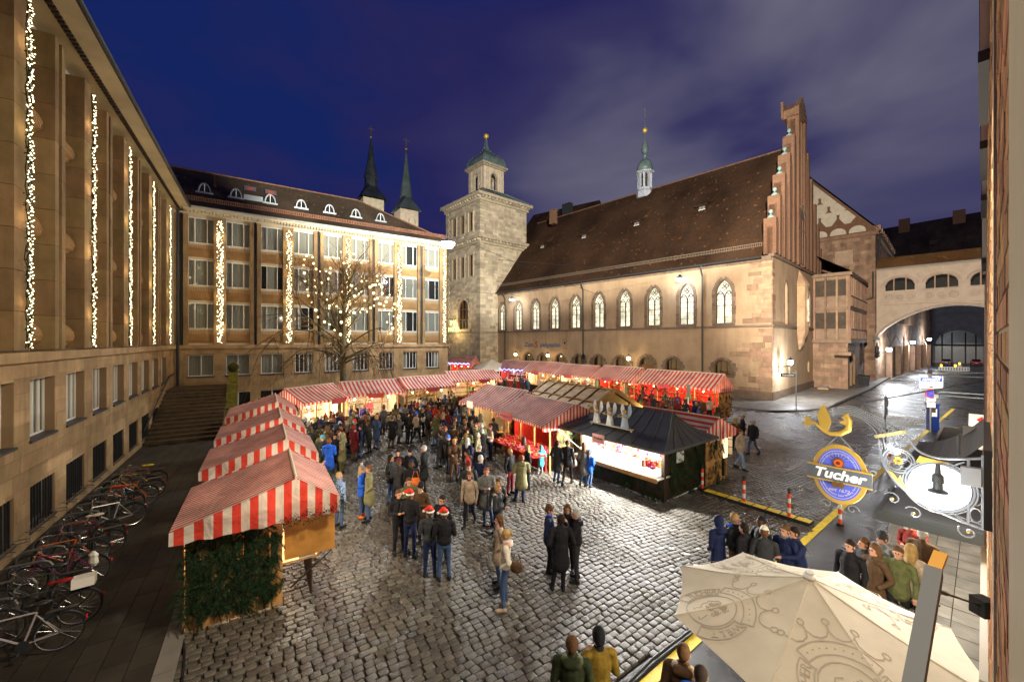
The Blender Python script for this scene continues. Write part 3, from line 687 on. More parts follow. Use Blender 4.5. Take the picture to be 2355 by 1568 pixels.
prof = [(Ls(6.2), 0), (Ls(6.2), .75), (Ls(5.6), 1.15), (Ls(5.0), 1.35), (Ls(4.4), 2.0), (Ls(3.6), 2.45), (Ls(2.9), 2.6), (Ls(2.3), 3.3), (Ls(1.2), 3.45), (Ls(1.2), 0)]
MB().prism(prof, -4.05, -3.58).build('wall', mossM, t)
MB().prism([(a, b + .0) for a, b in [(Ls(5.62), 1.15), (Ls(5.0), 1.36), (Ls(4.4), 2.01), (Ls(3.6), 2.46), (Ls(2.9), 2.61), (Ls(2.3), 3.31), (Ls(1.15), 3.46), (Ls(1.15), 3.58), (Ls(2.4), 3.43), (Ls(3.0), 2.73), (Ls(3.7), 2.58), (Ls(4.5), 2.12), (Ls(5.1), 1.48), (Ls(5.7), 1.27)]], -4.12, -3.52).build('coping', mossM, t)
MB().ball((Ls(1.7), -3.8, 3.85), .36, 14).build('ball', mat('mossy ball', (.05, .055, .012), .95, var=.3, scale=4), t, smooth=True)
t = thing('handrail', 'dark wall handrail running down beside the broad steps', 'handrail', LBO, LBR)
MB().tube([(Ls(.3), -.16, 3.5), (Ls(3.0), -.16, 3.4), (Ls(9.7), -.16, 1.0), (Ls(10.0), -.16, .95)], .035, 8).build('rail', steelM, t)
for s_, z in ((1.5, 3.4), (4.8, 2.72), (8.4, 1.43)): MB().tube([(Ls(s_), .0, z - .1), (Ls(s_), -.16, z)], .018, 5).build('bracket', steelM, t)
# ================================================================== the medieval hall
plasterM = mat('ochre plaster', (.36, .255, .155), .9, streak=.14, var=.14, scale=.6, bump=.35, bscale=9, detail=8)
trimM = mat('red sandstone trim', (.175, .125, .09), .85, streak=.1, var=.22, scale=2, isl=.22, hue=.01, bump=.4, bscale=14)
tstoneM = mat('pale tower stone', (.46, .39, .275), .85, streak=.12, var=.16, scale=1.3, isl=.26, hue=.008, bump=.4, bscale=14)
leadM = mat('lead grey', (.05, .055, .055), .5, .4)
hallroofM = tiles('hall roof tile', (.044, .024, .013), (.075, .033, .014), (.028, .019, .012), .19, .155)
litM = None
def lit_glass():
    m = bpy.data.materials.new('lit bottle glass'); m.use_nodes = True; n = m.node_tree.nodes; l = m.node_tree.links; p = n['Principled BSDF']
    p.inputs['Base Color'].default_value = (.2, .2, .15, 1); p.inputs['Roughness'].default_value = .2
    g = n.new('ShaderNodeTexCoord'); s = n.new('ShaderNodeSeparateXYZ'); c = n.new('ShaderNodeCombineXYZ'); l.new(g.outputs['Object'], s.inputs[0]); l.new(s.outputs[0], c.inputs[0]); l.new(s.outputs[2], c.inputs[1])
    v = n.new('ShaderNodeTexVoronoi'); v.inputs['Scale'].default_value = 8.5; v.inputs['Randomness'].default_value = .25; v.voronoi_dimensions = '2D'; l.new(c.outputs[0], v.inputs['Vector'])
    r = n.new('ShaderNodeMapRange'); r.inputs[1].default_value = .25; r.inputs[2].default_value = .62; r.inputs[3].default_value = 1; r.inputs[4].default_value = .12; l.new(v.outputs['Distance'], r.inputs[0])
    z = n.new('ShaderNodeTexNoise'); z.inputs['Scale'].default_value = 1.2; l.new(n.new('ShaderNodeNewGeometry').outputs['Position'], z.inputs['Vector'])
    r2 = n.new('ShaderNodeMapRange'); r2.inputs[1].default_value = .35; r2.inputs[2].default_value = .65; r2.inputs[3].default_value = .9; r2.inputs[4].default_value = 2.2; l.new(z.outputs['Fac'], r2.inputs[0])
    m_ = n.new('ShaderNodeMath'); m_.operation = 'MULTIPLY'; l.new(r.outputs[0], m_.inputs[0]); l.new(r2.outputs[0], m_.inputs[1])
    p.inputs['Emission Color'].default_value = (1., .92, .66, 1); l.new(m_.outputs[0], p.inputs['Emission Strength']); return m
litM = lit_glass()
HD = Vector((-.675, .738, 0)); HP = Vector((.738, .675, 0)); HC = Vector((25.2, 38.6, 0)); HL = 41.0; HW = 20.6
HO = HC + HD * HL; HR = atan2(-.738, .675)
hall = thing('medieval_hall', 'long ochre town hall wing with pointed lit windows and steep brown tile roof', 'building', HO, HR)
def gothic(xc, z0, zs, wd, n=8, k=1.05):
    """pointed arch outline, anticlockwise"""
    h = wd / 2; R = wd * k; pts = [(xc - h, z0), (xc + h, z0), (xc + h, zs)]
    a1 = math.acos((R - h) / R)
    pts += [(xc + h - R + R * cos(a1 * i / n), zs + R * sin(a1 * i / n)) for i in range(1, n + 1)]
    pts += [(xc - h + R - R * cos(a1 * (n - i) / n), zs + R * sin(a1 * (n - i) / n)) for i in range(1, n + 1)]
    return pts
def round_arch(xc, z0, zs, wd, rise=None, n=10):
    h = wd / 2; rise = h if rise is None else rise
    return [(xc - h, z0), (xc + h, z0)] + [(xc + h * cos(pi * i / n), zs + rise * sin(pi * i / n)) for i in range(n + 1)]
gx = [HL - (4.4 + 3.93 * k) for k in range(10)]
lx = [HL - t for t in (4.45, 9.9, 16.8, 20.2, 23.5, 26.9, 30.3, 33.6)]
doorx = HL - 13.15
GW = 1.62; gz0, gzs = 7.75, 10.9
holes = [gothic(x, gz0, gzs, GW) for x in gx] + [round_arch(x, 2.35, 3.1, 1.75, .78) for x in lx] + [round_arch(doorx, .35, 3.0, 1.95, .95)]
m = MB(); m.panel([(0, 0), (HL - .05, 0), (HL - .05, 14.25), (0, 14.25)], holes, 0, .55); m.build('facade', plasterM, hall)
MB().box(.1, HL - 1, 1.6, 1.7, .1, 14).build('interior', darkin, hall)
# window surrounds: individual dressed stones round each pointed arch
def surround(path, wd, y, out, mb=None, close=False, jit=.12):
    """stones that follow an opening's edge"""
    res = []
    for a, b in zip(path[:-1], path[1:]):
        a = Vector(a); b = Vector(b); d = b - a; L = d.length; n = Vector((d.y, -d.x)).normalized(); k = max(1, round(L / .42))
        for q in range(k):
            p = a + d * (q + .02) / k; e = a + d * (q + .98) / k; w2 = wd + random.uniform(-jit, jit) * .5
            res.append([(p.x, p.y), (p.x + n.x * w2, p.y + n.y * w2), (e.x + n.x * w2, e.y + n.y * w2), (e.x, e.y)])
    for poly in res:
        (mb if mb is not None else out).prism(poly, y - .035 - random.uniform(0, .015), y + .02)
STON = {}
for wi_, x in enumerate(gx):
    if 'g' not in STON:
        pth = gothic(0, gz0, gzs, GW); pth2 = pth[1:] + [pth[0]]
        mb = MB(); surround(pth2, .34, 0, None, mb); STON['g'] = mb.mesh('surround', trimM)
        # tracery: two lights and a quatrefoil
        f = MB(); y = .30
        f.box(-.05, .05, y - .06, y + .1, gz0, gzs - .3); 
        for s_ in (-1, 1): f.box(s_ * GW / 2 - .05, s_ * GW / 2 + .05, y - .06, y + .1, gz0, gzs)
        for i in range(6): f.box(-GW / 2, GW / 2, y - .015, y + .02, gz0 + .02 + i * .62, gz0 + .055 + i * .62)
        op = gothic(0, gz0, gzs, GW); f.tube([(a, y, b) for a, b in op[2:]], .07, 5)
        for s_ in (-1, 1):
            a = gothic(s_ * GW / 4, gz0, gzs - .35, GW / 2 - .08); f.tube([(p, y, q) for p, q in a[2:]], .045, 5)
        for k in range(4):
            c = (.21 * cos(k * pi / 2 + pi / 4 * 0), .21 * sin(k * pi / 2)); f.tube([(c[0] + .17 * cos(t * pi / 5), y, gzs + .78 + c[1] + .17 * sin(t * pi / 5)) for t in range(11)], .035, 5)
        for s_ in (-1, 1):
            f.tube([(s_ * GW / 4 + .17 * cos(t * pi / 5), y, gzs + .12 + .17 * sin(t * pi / 5)) for t in range(11)], .03, 5)
        # stone filling between foils
        STON['f'] = f.mesh('tracery', mat('dark tracery', (.07, .055, .04), .8))
        gl = MB(); gl.prism(gothic(0, gz0, gzs, GW - .06), .36, .38); STON['p'] = gl.mesh('pane', litM)
        jm = MB(); o2 = gothic(0, gz0 - .02, gzs, GW + .02); STON['s'] = MB().box(-GW / 2 - .3, GW / 2 + .3, -.10, .3, gz0 - .22, gz0 - .01).mesh('sill', trimM)
    w_ = obj('window', STON['f'], hall, (x, 0, 0)); obj('pane', STON['p'], w_); obj('surround', STON['g'], w_); obj('sill', STON['s'], w_)
brownM = mat('brown window frame', (.14, .06, .018), .5)
warmroomM = mat('warm room', (.45, .28, .13), .9, emit=(1, .62, .25), es=.45, sample=False)
def lowwin(x):
    if 'l' not in STON:
        p = round_arch(0, 2.35, 3.1, 1.75, .78); mb = MB(); surround(p[1:], .30, 0, None, mb); 
        for s_ in (-1, 1):
            for q in range(3): wd = .55 if q % 2 else .35; mb.box(min(s_ * .875, s_ * (.875 + wd)), max(s_ * .875, s_ * (.875 + wd)), -.045, .02, 2.35 + q * .42, 2.35 + q * .42 + .40)
        mb.box(-1.1, 1.1, -.08, .1, 2.13, 2.34); STON['l'] = mb.mesh('surround', trimM)
        f = MB(); y = .28
        f.tube([(a, y, b) for a, b in p[1:]], .05, 5); f.box(-.86, -.80, y - .04, y + .04, 2.35, 3.2); f.box(.80, .86, y - .04, y + .04, 2.35, 3.2); f.box(-.86, .86, y - .04, y + .04, 2.35, 2.42)
        for xx in (-.30, .30): f.box(xx - .05, xx + .05, y - .045, y + .045, 2.42, 3.80)
        STON['lf'] = f.mesh('window', brownM); STON['lp'] = MB().prism(round_arch(0, 2.35, 3.1, 1.72, .76), y + .01, y + .015).mesh('pane', glassM)
        STON['r'] = MB().box(-.95, .95, 1.1, 1.15, 2.2, 4).mesh('lit_room', warmroomM)
    w_ = obj('window', STON['lf'], hall, (x, 0, 0)); obj('pane', STON['lp'], w_); obj('surround', STON['l'], w_); obj('lit_room', STON['r'], w_)
    # flower box with red leaves
    mb = MB(); mb.box(x - .6, x + .6, .02, .2, 2.37, 2.5)
    rr = random.Random(int(x * 10))
    for i in range(60):
        P = Vector((x + rr.uniform(-.62, .62), rr.uniform(0, .2), 2.5 + rr.uniform(0, .22))); mb.add([P, P + Vector((.07, 0, .05)), P + Vector((0, .03, .09))], [(0, 1, 2)])
    mb.build('window_box', mat('dull red leaves', (.10, .022, .02), .8, isl=.5), hall)
for x in lx: lowwin(x)
p = round_arch(doorx, .35, 3.0, 1.95, .95); mb = MB(); surround(p[1:] + [p[0]], .38, 0, None, mb); mb.build('door_surround', trimM, hall)
m = MB(); y = .3; m.box(doorx - .98, doorx + .98, y, y + .08, 2.9, 3.02); m.tube([(a, y, b) for a, b in p[1:]], .06, 5)
for xx in (-.5, 0, .5): m.box(doorx + xx - .03, doorx + xx + .03, y, y + .05, 3.0, 3.9)
d_ = m.build('door', brownM, hall)
for s_ in (-1, 1):
    m = MB(); c = doorx + s_ * .47; m.box(c - .46, c + .46, y + .02, y + .07, .35, 2.9)
    for zz in (.6, 1.75): m.box(c - .32, c + .32, y - .01, y + .02, zz, zz + .95)
    m.build('door_leaf', mat('oak door', (.17, .075, .02), .45, var=.2), d_)
MB().prism(round_arch(doorx, 3.0, 3.0, 1.85, .9), y + .06, y + .065).build('pane', glassM, d_)
MB().box(doorx - .95, doorx + .95, 1.1, 1.15, 2.9, 4).build('lit_room', warmroomM, d_)
# string course, plinth, cornice, quoins
MB().box(0, HL, -.14, .05, 7.28, 7.5).build('string_course', trimM, hall)
MB().box(0, HL + .02, -.12, .05, 0, .9).build('plinth', trimM, hall)
m = MB()
for i in range(30): m.box(i * HL / 30 + .01, (i + 1) * HL / 30 - .01, -.16 - U(0, .02), .04, 13.72, 14.2)
m.build('cornice', trimM, hall)
rng = random.Random(21); bx = []; z = .9
while z < 13.5:
    h = rng.uniform(.32, .62)
    if not (7.1 < z + h / 2 < 7.6):
        x = HL - .02; k = rng.choice([1, 1, 2, 3, 4]) if z < 7 else rng.choice([1, 2, 2])
        for q in range(k):
            L = rng.uniform(.6, 1.3); bx.append((x - L + .015, x - .0, -.035 - rng.uniform(0, .03), .05, z + .01, z + h - .01)); x -= L
    z += h
for q in range(16):
    x = rng.uniform(HL - 6.5, HL - 2.4); z = rng.uniform(.9, 2.2); L = rng.uniform(.5, 1.0); h = rng.uniform(.3, .5)
quo = mat('quoin stone', (.30, .20, .125), .85, var=.2, scale=2, isl=.26, hue=.014, bump=.4, bscale=12)
pieces(hall, 'quoin', bx, quo, 200)
# roof, gutter, pipes, snow guard, dormers
RW = HW / 2; RZ = 28.3; EZ = 14.1
m = MB(); m.add([(-.3, -.55, EZ), (HL - .75, -.55, EZ), (HL - .75, RW, RZ), (-.3, RW, RZ), (HL - .75, HW + .5, EZ), (-.3, HW + .5, EZ)], [(0, 1, 2, 3), (3, 2, 4, 5)])
m.add([(-.3, -.55, EZ - .15), (HL - .75, -.55, EZ - .15), (HL - .75, -.5, EZ), (-.3, -.5, EZ)], [(0, 1, 2, 3)]); m.build('roof', hallroofM, hall)
ridgeM = MATS['ridge tile']
m = MB()
for i in range(120): x = -.3 + i * (HL - .5) / 120; m.tube([(x, RW, RZ + .02), (x + .35, RW, RZ + .05)], .11, 6)
m.build('ridge_tiles', ridgeM, hall, kind='stuff')
MB().tube([(-.3, -.62, EZ - .02), (HL - .8, -.62, EZ - .02)], .10, 8).build('gutter', leadM, hall)
MB().box(0, HL - .8, -.5, 0, EZ - .12, EZ - .06).build('eave_board', darkwoodM, hall)
for t_ in (38.9, 22.6, 6.5):
    x = HL - t_; MB().tube([(x, -.55, EZ - .1), (x, -.45, EZ - .6), (x, -.16, EZ - 1.1), (x, -.16, .3)], .085, 8).build('downpipe', leadM, hall)
hs = lambda y_: EZ + (y_ + .55) * (RZ - EZ) / (RW + .55)
m = MB(); y1 = .35
for i in range(int(HL / .17)):
    x = .2 + i * .17
    if x < HL - .9: m.box(x, x + .03, y1, y1 + .03, hs(y1) + .02, hs(y1) + .42)
m.box(.2, HL - .9, y1 - .01, y1 + .04, hs(y1) + .38, hs(y1) + .42); m.box(.2, HL - .9, y1 - .01, y1 + .04, hs(y1) + .08, hs(y1) + .11)
m.build('snow_guard', mat('old steel guard', (.22, .17, .12), .6, .3), hall, kind='stuff')
for t_ in (8.7, 17.5, 26.5, 35.3):
    x = HL - t_; y_ = 5.3; z = hs(y_)
    m = MB(); m.box(x - .45, x + .45, y_ - .1, y_ + .6, z - .05, z + .62); o = m.build('dormer', darkwoodM, hall)
    m = MB(); zz = z + .66; yb = y_ + 2.0
    m.add([(x - .8, y_ - .35, zz - .12), (x + .8, y_ - .35, zz - .12), (x + .8, y_ - .35, zz + .02), (x - .8, y_ - .35, zz + .02), (x - 1.2, yb + .1, hs(yb + .1) + .03), (x + 1.2, yb + .1, hs(yb + .1) + .03), (x, y_ - .1, zz + .35), (x - 1.15, y_ + .9, hs(y_ + .9) + .02), (x + 1.15, y_ + .9, hs(y_ + .9) + .02)],
          [(0, 1, 2, 3), (3, 2, 5, 4), (3, 4, 7), (2, 8, 5)]); m.build('dormer_roof', hallroofM, hall)
    for s_ in (-1, 1): MB().box(x + s_ * .19 - .15, x + s_ * .19 + .15, y_ - .14, y_ - .10, z + .14, z + .50).build('pane', mat('dormer pane', (.16, .16, .15), .1), o)
    MB().box(x - .40, x + .40, y_ - .17, y_ - .12, z + .08, z + .14).build('sill', whiteM, o)
# inscription and painted badge
blueP = mat('faded blue paint', (.07, .11, .20), .9); redP = mat('faded red paint', (.28, .03, .02), .9); darkP = mat('faded dark paint', (.08, .06, .05), .9)
ix = HL - 31.2
text('Zum', .95, blueP, hall, (ix - 2.15, -.012, 5.3), name='inscription', shear=.15, sx=1.1, bold=.02)
text('S', 1.35, redP, hall, (ix - .55, -.012, 5.3), name='inscription', shear=.1)
text('pießgesellen', .95, blueP, hall, (ix + 2.35, -.012, 5.3), name='inscription', shear=.1, sx=.88, bold=.02)
m = MB(); bxx = HL - 26.0
m.tube([(bxx + .42 * cos(t * pi / 10), -.012, 5.6 + .48 * sin(t * pi / 10)) for t in range(21)], .02, 4)
for t in range(9): a = pi * (.1 + .1 * t); m.beam((bxx + .5 * cos(a), -.012, 5.62 + .52 * sin(a)), (bxx + .62 * cos(a), -.012, 5.62 + .68 * sin(a)), .03, .02)
m.ball((bxx, -.005, 5.62), .2, 8, sy=.06, sz=1.25); m.build('painted_badge', darkP, hall)
text('Tucher', .32, redP, hall, (bxx, -.012, 4.86), name='inscription')
# ---- brick gable with stepped pilasters; local frame turned: x' along the gable
gab = thing('stepped_gable', 'tall stepped red brick gable with green copper finials on the hall end', 'gable', HC, atan2(.675, .738))
def bricks(name, c, c2, w=.26, h=.085):
    if name in MATS: return MATS[name]
    m = bpy.data.materials.new(name); m.use_nodes = True; n = m.node_tree.nodes; l = m.node_tree.links; p = n['Principled BSDF']; p.inputs['Roughness'].default_value = .85; p.inputs['Specular IOR Level'].default_value = .12
    t = n.new('ShaderNodeTexCoord'); s = n.new('ShaderNodeSeparateXYZ'); cc = n.new('ShaderNodeCombineXYZ'); l.new(t.outputs['Object'], s.inputs[0])
    ad = n.new('ShaderNodeMath'); ad.operation = 'ADD'; l.new(s.outputs[0], ad.inputs[0]); l.new(s.outputs[1], ad.inputs[1]); l.new(ad.outputs[0], cc.inputs[0]); l.new(s.outputs[2], cc.inputs[1])
    b = n.new('ShaderNodeTexBrick'); b.inputs['Scale'].default_value = 1; b.inputs['Brick Width'].default_value = w; b.inputs['Row Height'].default_value = h; b.inputs['Mortar Size'].default_value = .010
    b.inputs['Color1'].default_value = (*c, 1); b.inputs['Color2'].default_value = (*c2, 1); b.inputs['Mortar'].default_value = (.26, .19, .13, 1); b.inputs['Bias'].default_value = -.1
    l.new(cc.outputs[0], b.inputs['Vector']); l.new(b.outputs['Color'], p.inputs['Base Color'])
    bu = n.new('ShaderNodeBump'); bu.invert = True; bu.inputs['Strength'].default_value = .6; bu.inputs['Distance'].default_value = .02; l.new(b.outputs['Fac'], bu.inputs['Height']); l.new(bu.outputs[0], p.inputs['Normal'])
    MATS[name] = m; return m
brickM = bricks('gable brick', (.165, .070, .034), (.095, .038, .020))
nichM = mat('niche plaster', (.42, .30, .20), .9, var=.15)
# lower gable wall of plaster with windows
hg = [gothic(x, 7.7, 11.2, 1.15) for x in (5.0, 15.4)]
m = MB(); m.panel([(0.02, 0), (HW, 0), (HW, 14.3), (0.02, 14.3)], hg + [round_arch(6.2, 2.1, 2.9, .8, .4), round_arch(15.0, 2.1, 3.1, .9, .45)], 0, .4); o = m.build('gable_wall', plasterM, hall); o.location = (HL, 0, 0); o.rotation_euler = (0, 0, radians(90))
# (panel outline runs along the gable: local x of the hall's child = hall y)
for x, f in ((5.0, .6), (15.4, .6)):
    mb = MB(); pth = gothic(x, 7.7, 11.2, 1.15); surround(pth[1:] + [pth[0]], .28, 0, None, mb); mb.box(x - .03, x + .03, .2, .3, 7.7, 12.2); mb.build('surround', trimM, o)
    MB().prism(gothic(x, 7.7, 11.2, 1.12), .25, .27).build('pane', mat('dim lit pane', (.2, .17, .08), .3, emit=(1, .8, .35), es=.10, sample=False), o)
mb = MB(); mb.box(0, HW, -.14, .05, 7.28, 7.5); mb.box(0, HW, -.12, .05, 0, .9); mb.box(-.1, HW + .1, -.22, .3, 14.1, 14.38); mb.build('string_course', trimM, o)
bx = []; z = .9; rng = random.Random(5)
while z < 13.8:
    h = rng.uniform(.32, .62); L = rng.uniform(.5, 1.1); bx.append((.0, L, -.045, .04, z + .01, z + h - .01)); z += h
mb = MB(); [mb.box(*b) for b in bx]; mb.build('quoins', quo, o, kind='stuff')
# small oriel chapel on brackets
mb = MB(); ox = 10.0
hexa = lambda r, z: [(ox + r * cos(a), -r * .9 * sin(a) - .1, z) for a in (0, pi * .28, pi * .5, pi * .72, pi)]
for (r1, z1, r2, z2) in ((.15, 4.9, .55, 5.6), (.55, 5.6, .6, 6.0), (.6, 6.0, .95, 6.8), (.95, 6.8, 1.0, 7.2), (1.0, 7.2, .95, 7.6), (.95, 7.6, .95, 12.0), (.95, 12.0, 1.15, 12.15), (1.15, 12.15, .05, 13.9)):
    A, B = hexa(r1, z1), hexa(r2, z2); mb.add(A + B, [(i, i + 1, i + 6, i + 5) for i in range(4)])
orl = mb.build('oriel', stoneM, o)
mb = MB(); yy = -.9 * .95 - .14
mb.prism(gothic(ox, 8.0, 10.6, .7), yy - .01, yy + .02); mb.build('pane', litM, orl)
mb = MB(); mb.box(ox - .02, ox + .02, yy - .04, yy - .011, 8, 11); [mb.box(ox - .35, ox + .35, yy - .04, yy - .012, z, z + .04) for z in (8.6, 9.2, 9.8, 10.4)]; mb.tube([(a, yy - .02, b) for a, b in gothic(ox, 8.0, 10.6, .74)], .06, 5); mb.build('tracery', trimM, orl)
# brick gable proper
steps = [(.0, 1.3, 17.9), (1.3, 3.0, 20.4), (3.0, 4.9, 23.0), (4.9, 6.7, 25.6), (6.7, 8.6, 28.2)]
full = steps + [(8.6, 12.0, 31.6)] + [(HW - b, HW - a, z) for a, b, z in steps[::-1]]
core = MB()
for a, b, z in full: core.box(a, b, -.05, .65, 14.38, z - .9)
core.build('brick_core', brickM, gab)
for a, b, z in full[:5] + full[6:]:
    left = a < 9; c = a + .38 if left else b - .38
    m = MB(); m.box(c - .38, c + .38, -.36, .72, 14.38, z); m.prism([(c - .5, z), (c + .5, z), (c, z + .45)], -.36, .72) if 0 else None; m.build('pilaster', brickM, gab)
    m = MB(); m.lathe([(.44, 0), (.44, .12), (.30, .3), (.16, .42), (.08, .48), (.08, .56), (.20, .62), (.26, .78), (.20, .94), (.05, 1.02)], 10, (c, .2, z)); m.v = [(c + (v[0] - c) * .75, .2 + (v[1] - .2) * .75, z + (v[2] - z) * .85) for v in m.v]; m.build('finial', mat('verdigris', (.20, .29, .27), .6, var=.2, scale=5), gab, smooth=True)
for c in (8.9, 11.7):
    m = MB(); m.box(c - .3, c + .3, -.4, .72, 14.38, 31.4); m.build('pilaster', brickM, gab)
m = MB(); m.prism([(8.4, 31.0), (12.2, 31.0), (12.2, 31.9), (10.3, 33.6), (8.4, 31.9)], -.42, .1); m.prism([(8.6, 31.0), (12.0, 31.0), (12.0, 31.9), (10.3, 33.2), (8.6, 31.9)], .1, 1.1); m.build('gable_head', brickM, gab)
MB().box(8.5, 12.1, 1.1, 1.3, 31.2, 33.0).build('gable_back', brickM, gab)
for i, x in enumerate(np.arange(.95, HW - .6, .86)):
    zt = [z for a, b, z in full if a <= x < b]; zt = zt[0] if zt else 17
    if 8.3 < x < 12.3 and False: continue
    z0 = 14.38 + (0 if abs(x - 10.3) > 2.2 else 0)
    m = MB(); m.box(x - .13, x + .13, -.30, -.04, z0, zt - .8); m.build('brick_rib', brickM, gab)
    m = MB(); m.box(x + .17, x + .66, -.075, -.052, 15.0, zt - 2.0); m.build('plaster_niche', nichM, gab)
m = MB(); pth = gothic(10.3, 14.6, 18.4, 3.0); surround(pth[1:], .35, -.34, None, m); m.prism(gothic(10.3, 14.6, 18.4, 3.0), -.335, -.30); gw_ = m.build('blind_window', trimM, gab)
m = MB()
for xx in (9.3, 10.3, 11.3): m.box(xx - .09, xx + .09, -.42, -.33, 14.6, 19.6)
m.box(8.8, 11.8, -.40, -.33, 18.3, 18.45); m.build('tracery', brickM, gw_)
# ridge turret
tp = HO + HP * (HW / 2) + HD * (-(HL - 19.1)); tt = thing('ridge_turret', 'slim copper ridge turret with golden ball above the hall roof', 'turret', (tp.x, tp.y, 27.2), HR)
m = MB(); m.lathe([(1.25, 0), (1.25, .9), (1.05, 1.2), (1.02, 1.5)], 8, ph=pi / 8); m.build('base', mat('painted lead', (.34, .36, .40), .5, var=.2), tt)
for k in range(8):
    a = 2 * pi * k / 8 + pi / 8; MB().box(-.14, .14, -.14, .14, 1.5, 3.7, M=Matrix.Translation((.88 * cos(a), .88 * sin(a), 0)) @ Matrix.Rotation(a, 4, 'Z')).build('post', MATS['painted lead'], tt)
m = MB(); m.lathe([(1.0, 0), (1.32, .12), (1.38, .3), (1.1, .42)], 8, (0, 0, 3.6), ph=pi / 8); m.build('cornice', MATS['painted lead'], tt)
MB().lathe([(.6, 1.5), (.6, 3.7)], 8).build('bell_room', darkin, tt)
m = MB(); m.lathe([(1.1, 0), (1.12, .6), (.98, 1.2), (.62, 1.65), (.30, 1.85), (.28, 2.3), (.34, 2.35), (.34, 2.45), (.2, 2.5), (.48, 3.0), (.50, 3.4), (.32, 4.1), (.12, 5.0), (.05, 5.8), (.04, 6.0)], 12, (0, 0, 4.0)); m.build('onion_dome', copperM, tt, smooth=True)
MB().ball((0, 0, 10.2), .38, 12).build('golden_ball', goldM, tt, smooth=True)
m = MB(); m.tube([(0, 0, 10.5), (0, 0, 13.6)], .04, 5); m.box(-.3, .3, -.02, .02, 13.3, 13.36); m.build('spike', copperM, tt)
# ================================================================== tower
TX = Vector((.655, -.755, 0)); TC = Vector((-5.3, 66.3, 0)); TW = 10.4
TO = TC - TX * TW; TR = atan2(-.755, .655)
tw = thing('stone_tower', 'square pale stone tower with balustrades and copper domed belfry', 'tower', TO, TR)
# front face: local x 0..TW at y=0 ; right face at x=TW going y
wins = [(x - .62, x + .62, 24.4, 27.9) for x in (2.6, 5.2, 7.8)] + [(x - .62, x + .62, 17.0, 20.6) for x in (2.6, 5.2, 7.8)]
archh = round_arch(5.4, 8.0, 11.6, 3.0)
m = MB(); m.panel([(0, 0), (TW, 0), (TW, 30.2), (0, 30.2)], [[(a, c), (b, c), (b, d_), (a, d_)] for a, b, c, d_ in wins] + [archh], 0, .5)
m.add([(TW, 0, 0), (TW, TW, 0), (TW, TW, 30.2), (TW, 0, 30.2), (0, 0, 0), (0, TW, 0), (0, TW, 30.2), (0, 0, 30.2)], [(0, 1, 2, 3), (4, 7, 6, 5)]); m.box(.1, TW - .1, TW - .5, TW, 0, 30.2)
m.build('wall', mortM, tw)
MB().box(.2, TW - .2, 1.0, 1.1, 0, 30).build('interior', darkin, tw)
ops = wins + [(3.7, 7.1, 7.8, 13.3)]
bxs = ashlar(.0, TW, .0, 16.6, ops, .5, 1.1, 0., .02, .012, 3) + ashlar(.0, TW, 16.6, 30.0, ops, .42, .9, 0., .02, .012, 4)
pieces(tw, 'stone', bxs, tstoneM, 220)
side = ashlar(0, TW, 0, 30, [(9, 9.6, 8.1, 9.8)], .5, 1.1, 0, .02, .012, 8)
sb = [(TW - .05, TW + (-b[2]), b[0], b[1], b[4], b[5]) for b in side]
pieces(tw, 'stone', sb, tstoneM, 200)
qs = []; z = 3.0; k = 0
while z < 29.5:
    if not (22.2 < z < 24.0): 
        L = 1.1 if k % 2 else .75
        qs.append((TW - L, TW + .14, -.14, L * 1.0, z + .02, z + .46)); qs.append((-.14, L * .9, -.14, .4, z + .02, z + .46))
        qs.append((TW - .3, TW + .09, TW - L, TW + .05, z + .02, z + .46))
    z += .5; k += 1
pieces(tw, 'quoin', qs, tstoneM, 160)
m = MB(); m.prism(archh, .3, .32); w_ = m.build('window', glassM, tw)
m = MB(); m.tube([(a, .25, b) for a, b in archh + archh[:1]], .09, 5); [m.box(x - .06, x + .06, .2, .3, 8, 12.9) for x in (4.9, 5.9)]; [m.box(3.9, 6.9, .2, .3, z, z + .12) for z in (9.6, 11.4)]; m.build('frame', brownM, w_)
mb = MB(); surround(archh[1:], .35, -.02, None, mb); mb.box(3.2, 7.6, -.16, .0, 7.5, 7.95); mb.build('surround', tstoneM, w_)
for a, b, c, d_ in wins:
    o = MB().quad((a, .35, c), (b, .35, c), (b, .35, d_), (a, .35, d_)).build('window', glassM, tw)
    m = MB(); m.box((a + b) / 2 - .04, (a + b) / 2 + .04, .25, .34, c, d_); m.box(a, b, .25, .34, (c + d_) / 2 + .5, (c + d_) / 2 + .6); m.build('frame', brownM, o)
    m = MB(); m.box(a - .24, a - .02, -.18, .02, c - .1, d_ + .1); m.box(b + .02, b + .24, -.18, .02, c - .1, d_ + .1); m.box(a - .45, b + .45, -.24, .02, d_ + .1, d_ + .4)
    if c < 20: m.prism([(a - .6, d_ + .4), (b + .6, d_ + .4), ((a + b) / 2, d_ + 1.2)], -.26, .02)
    else:
        for q in range(5): m.lathe([(.06, 0), (.11, .25), (.05, .55), (.08, .75)], 6, (a - .1 + q * (b - a + .2) / 4, -.35, c - .85))
        m.box(a - .5, b + .5, -.5, .02, c - .1, c + .08); m.box(a - .5, b + .5, -.5, .02, c - 1.05, c - .85)
    m.build('surround', tstoneM, o)
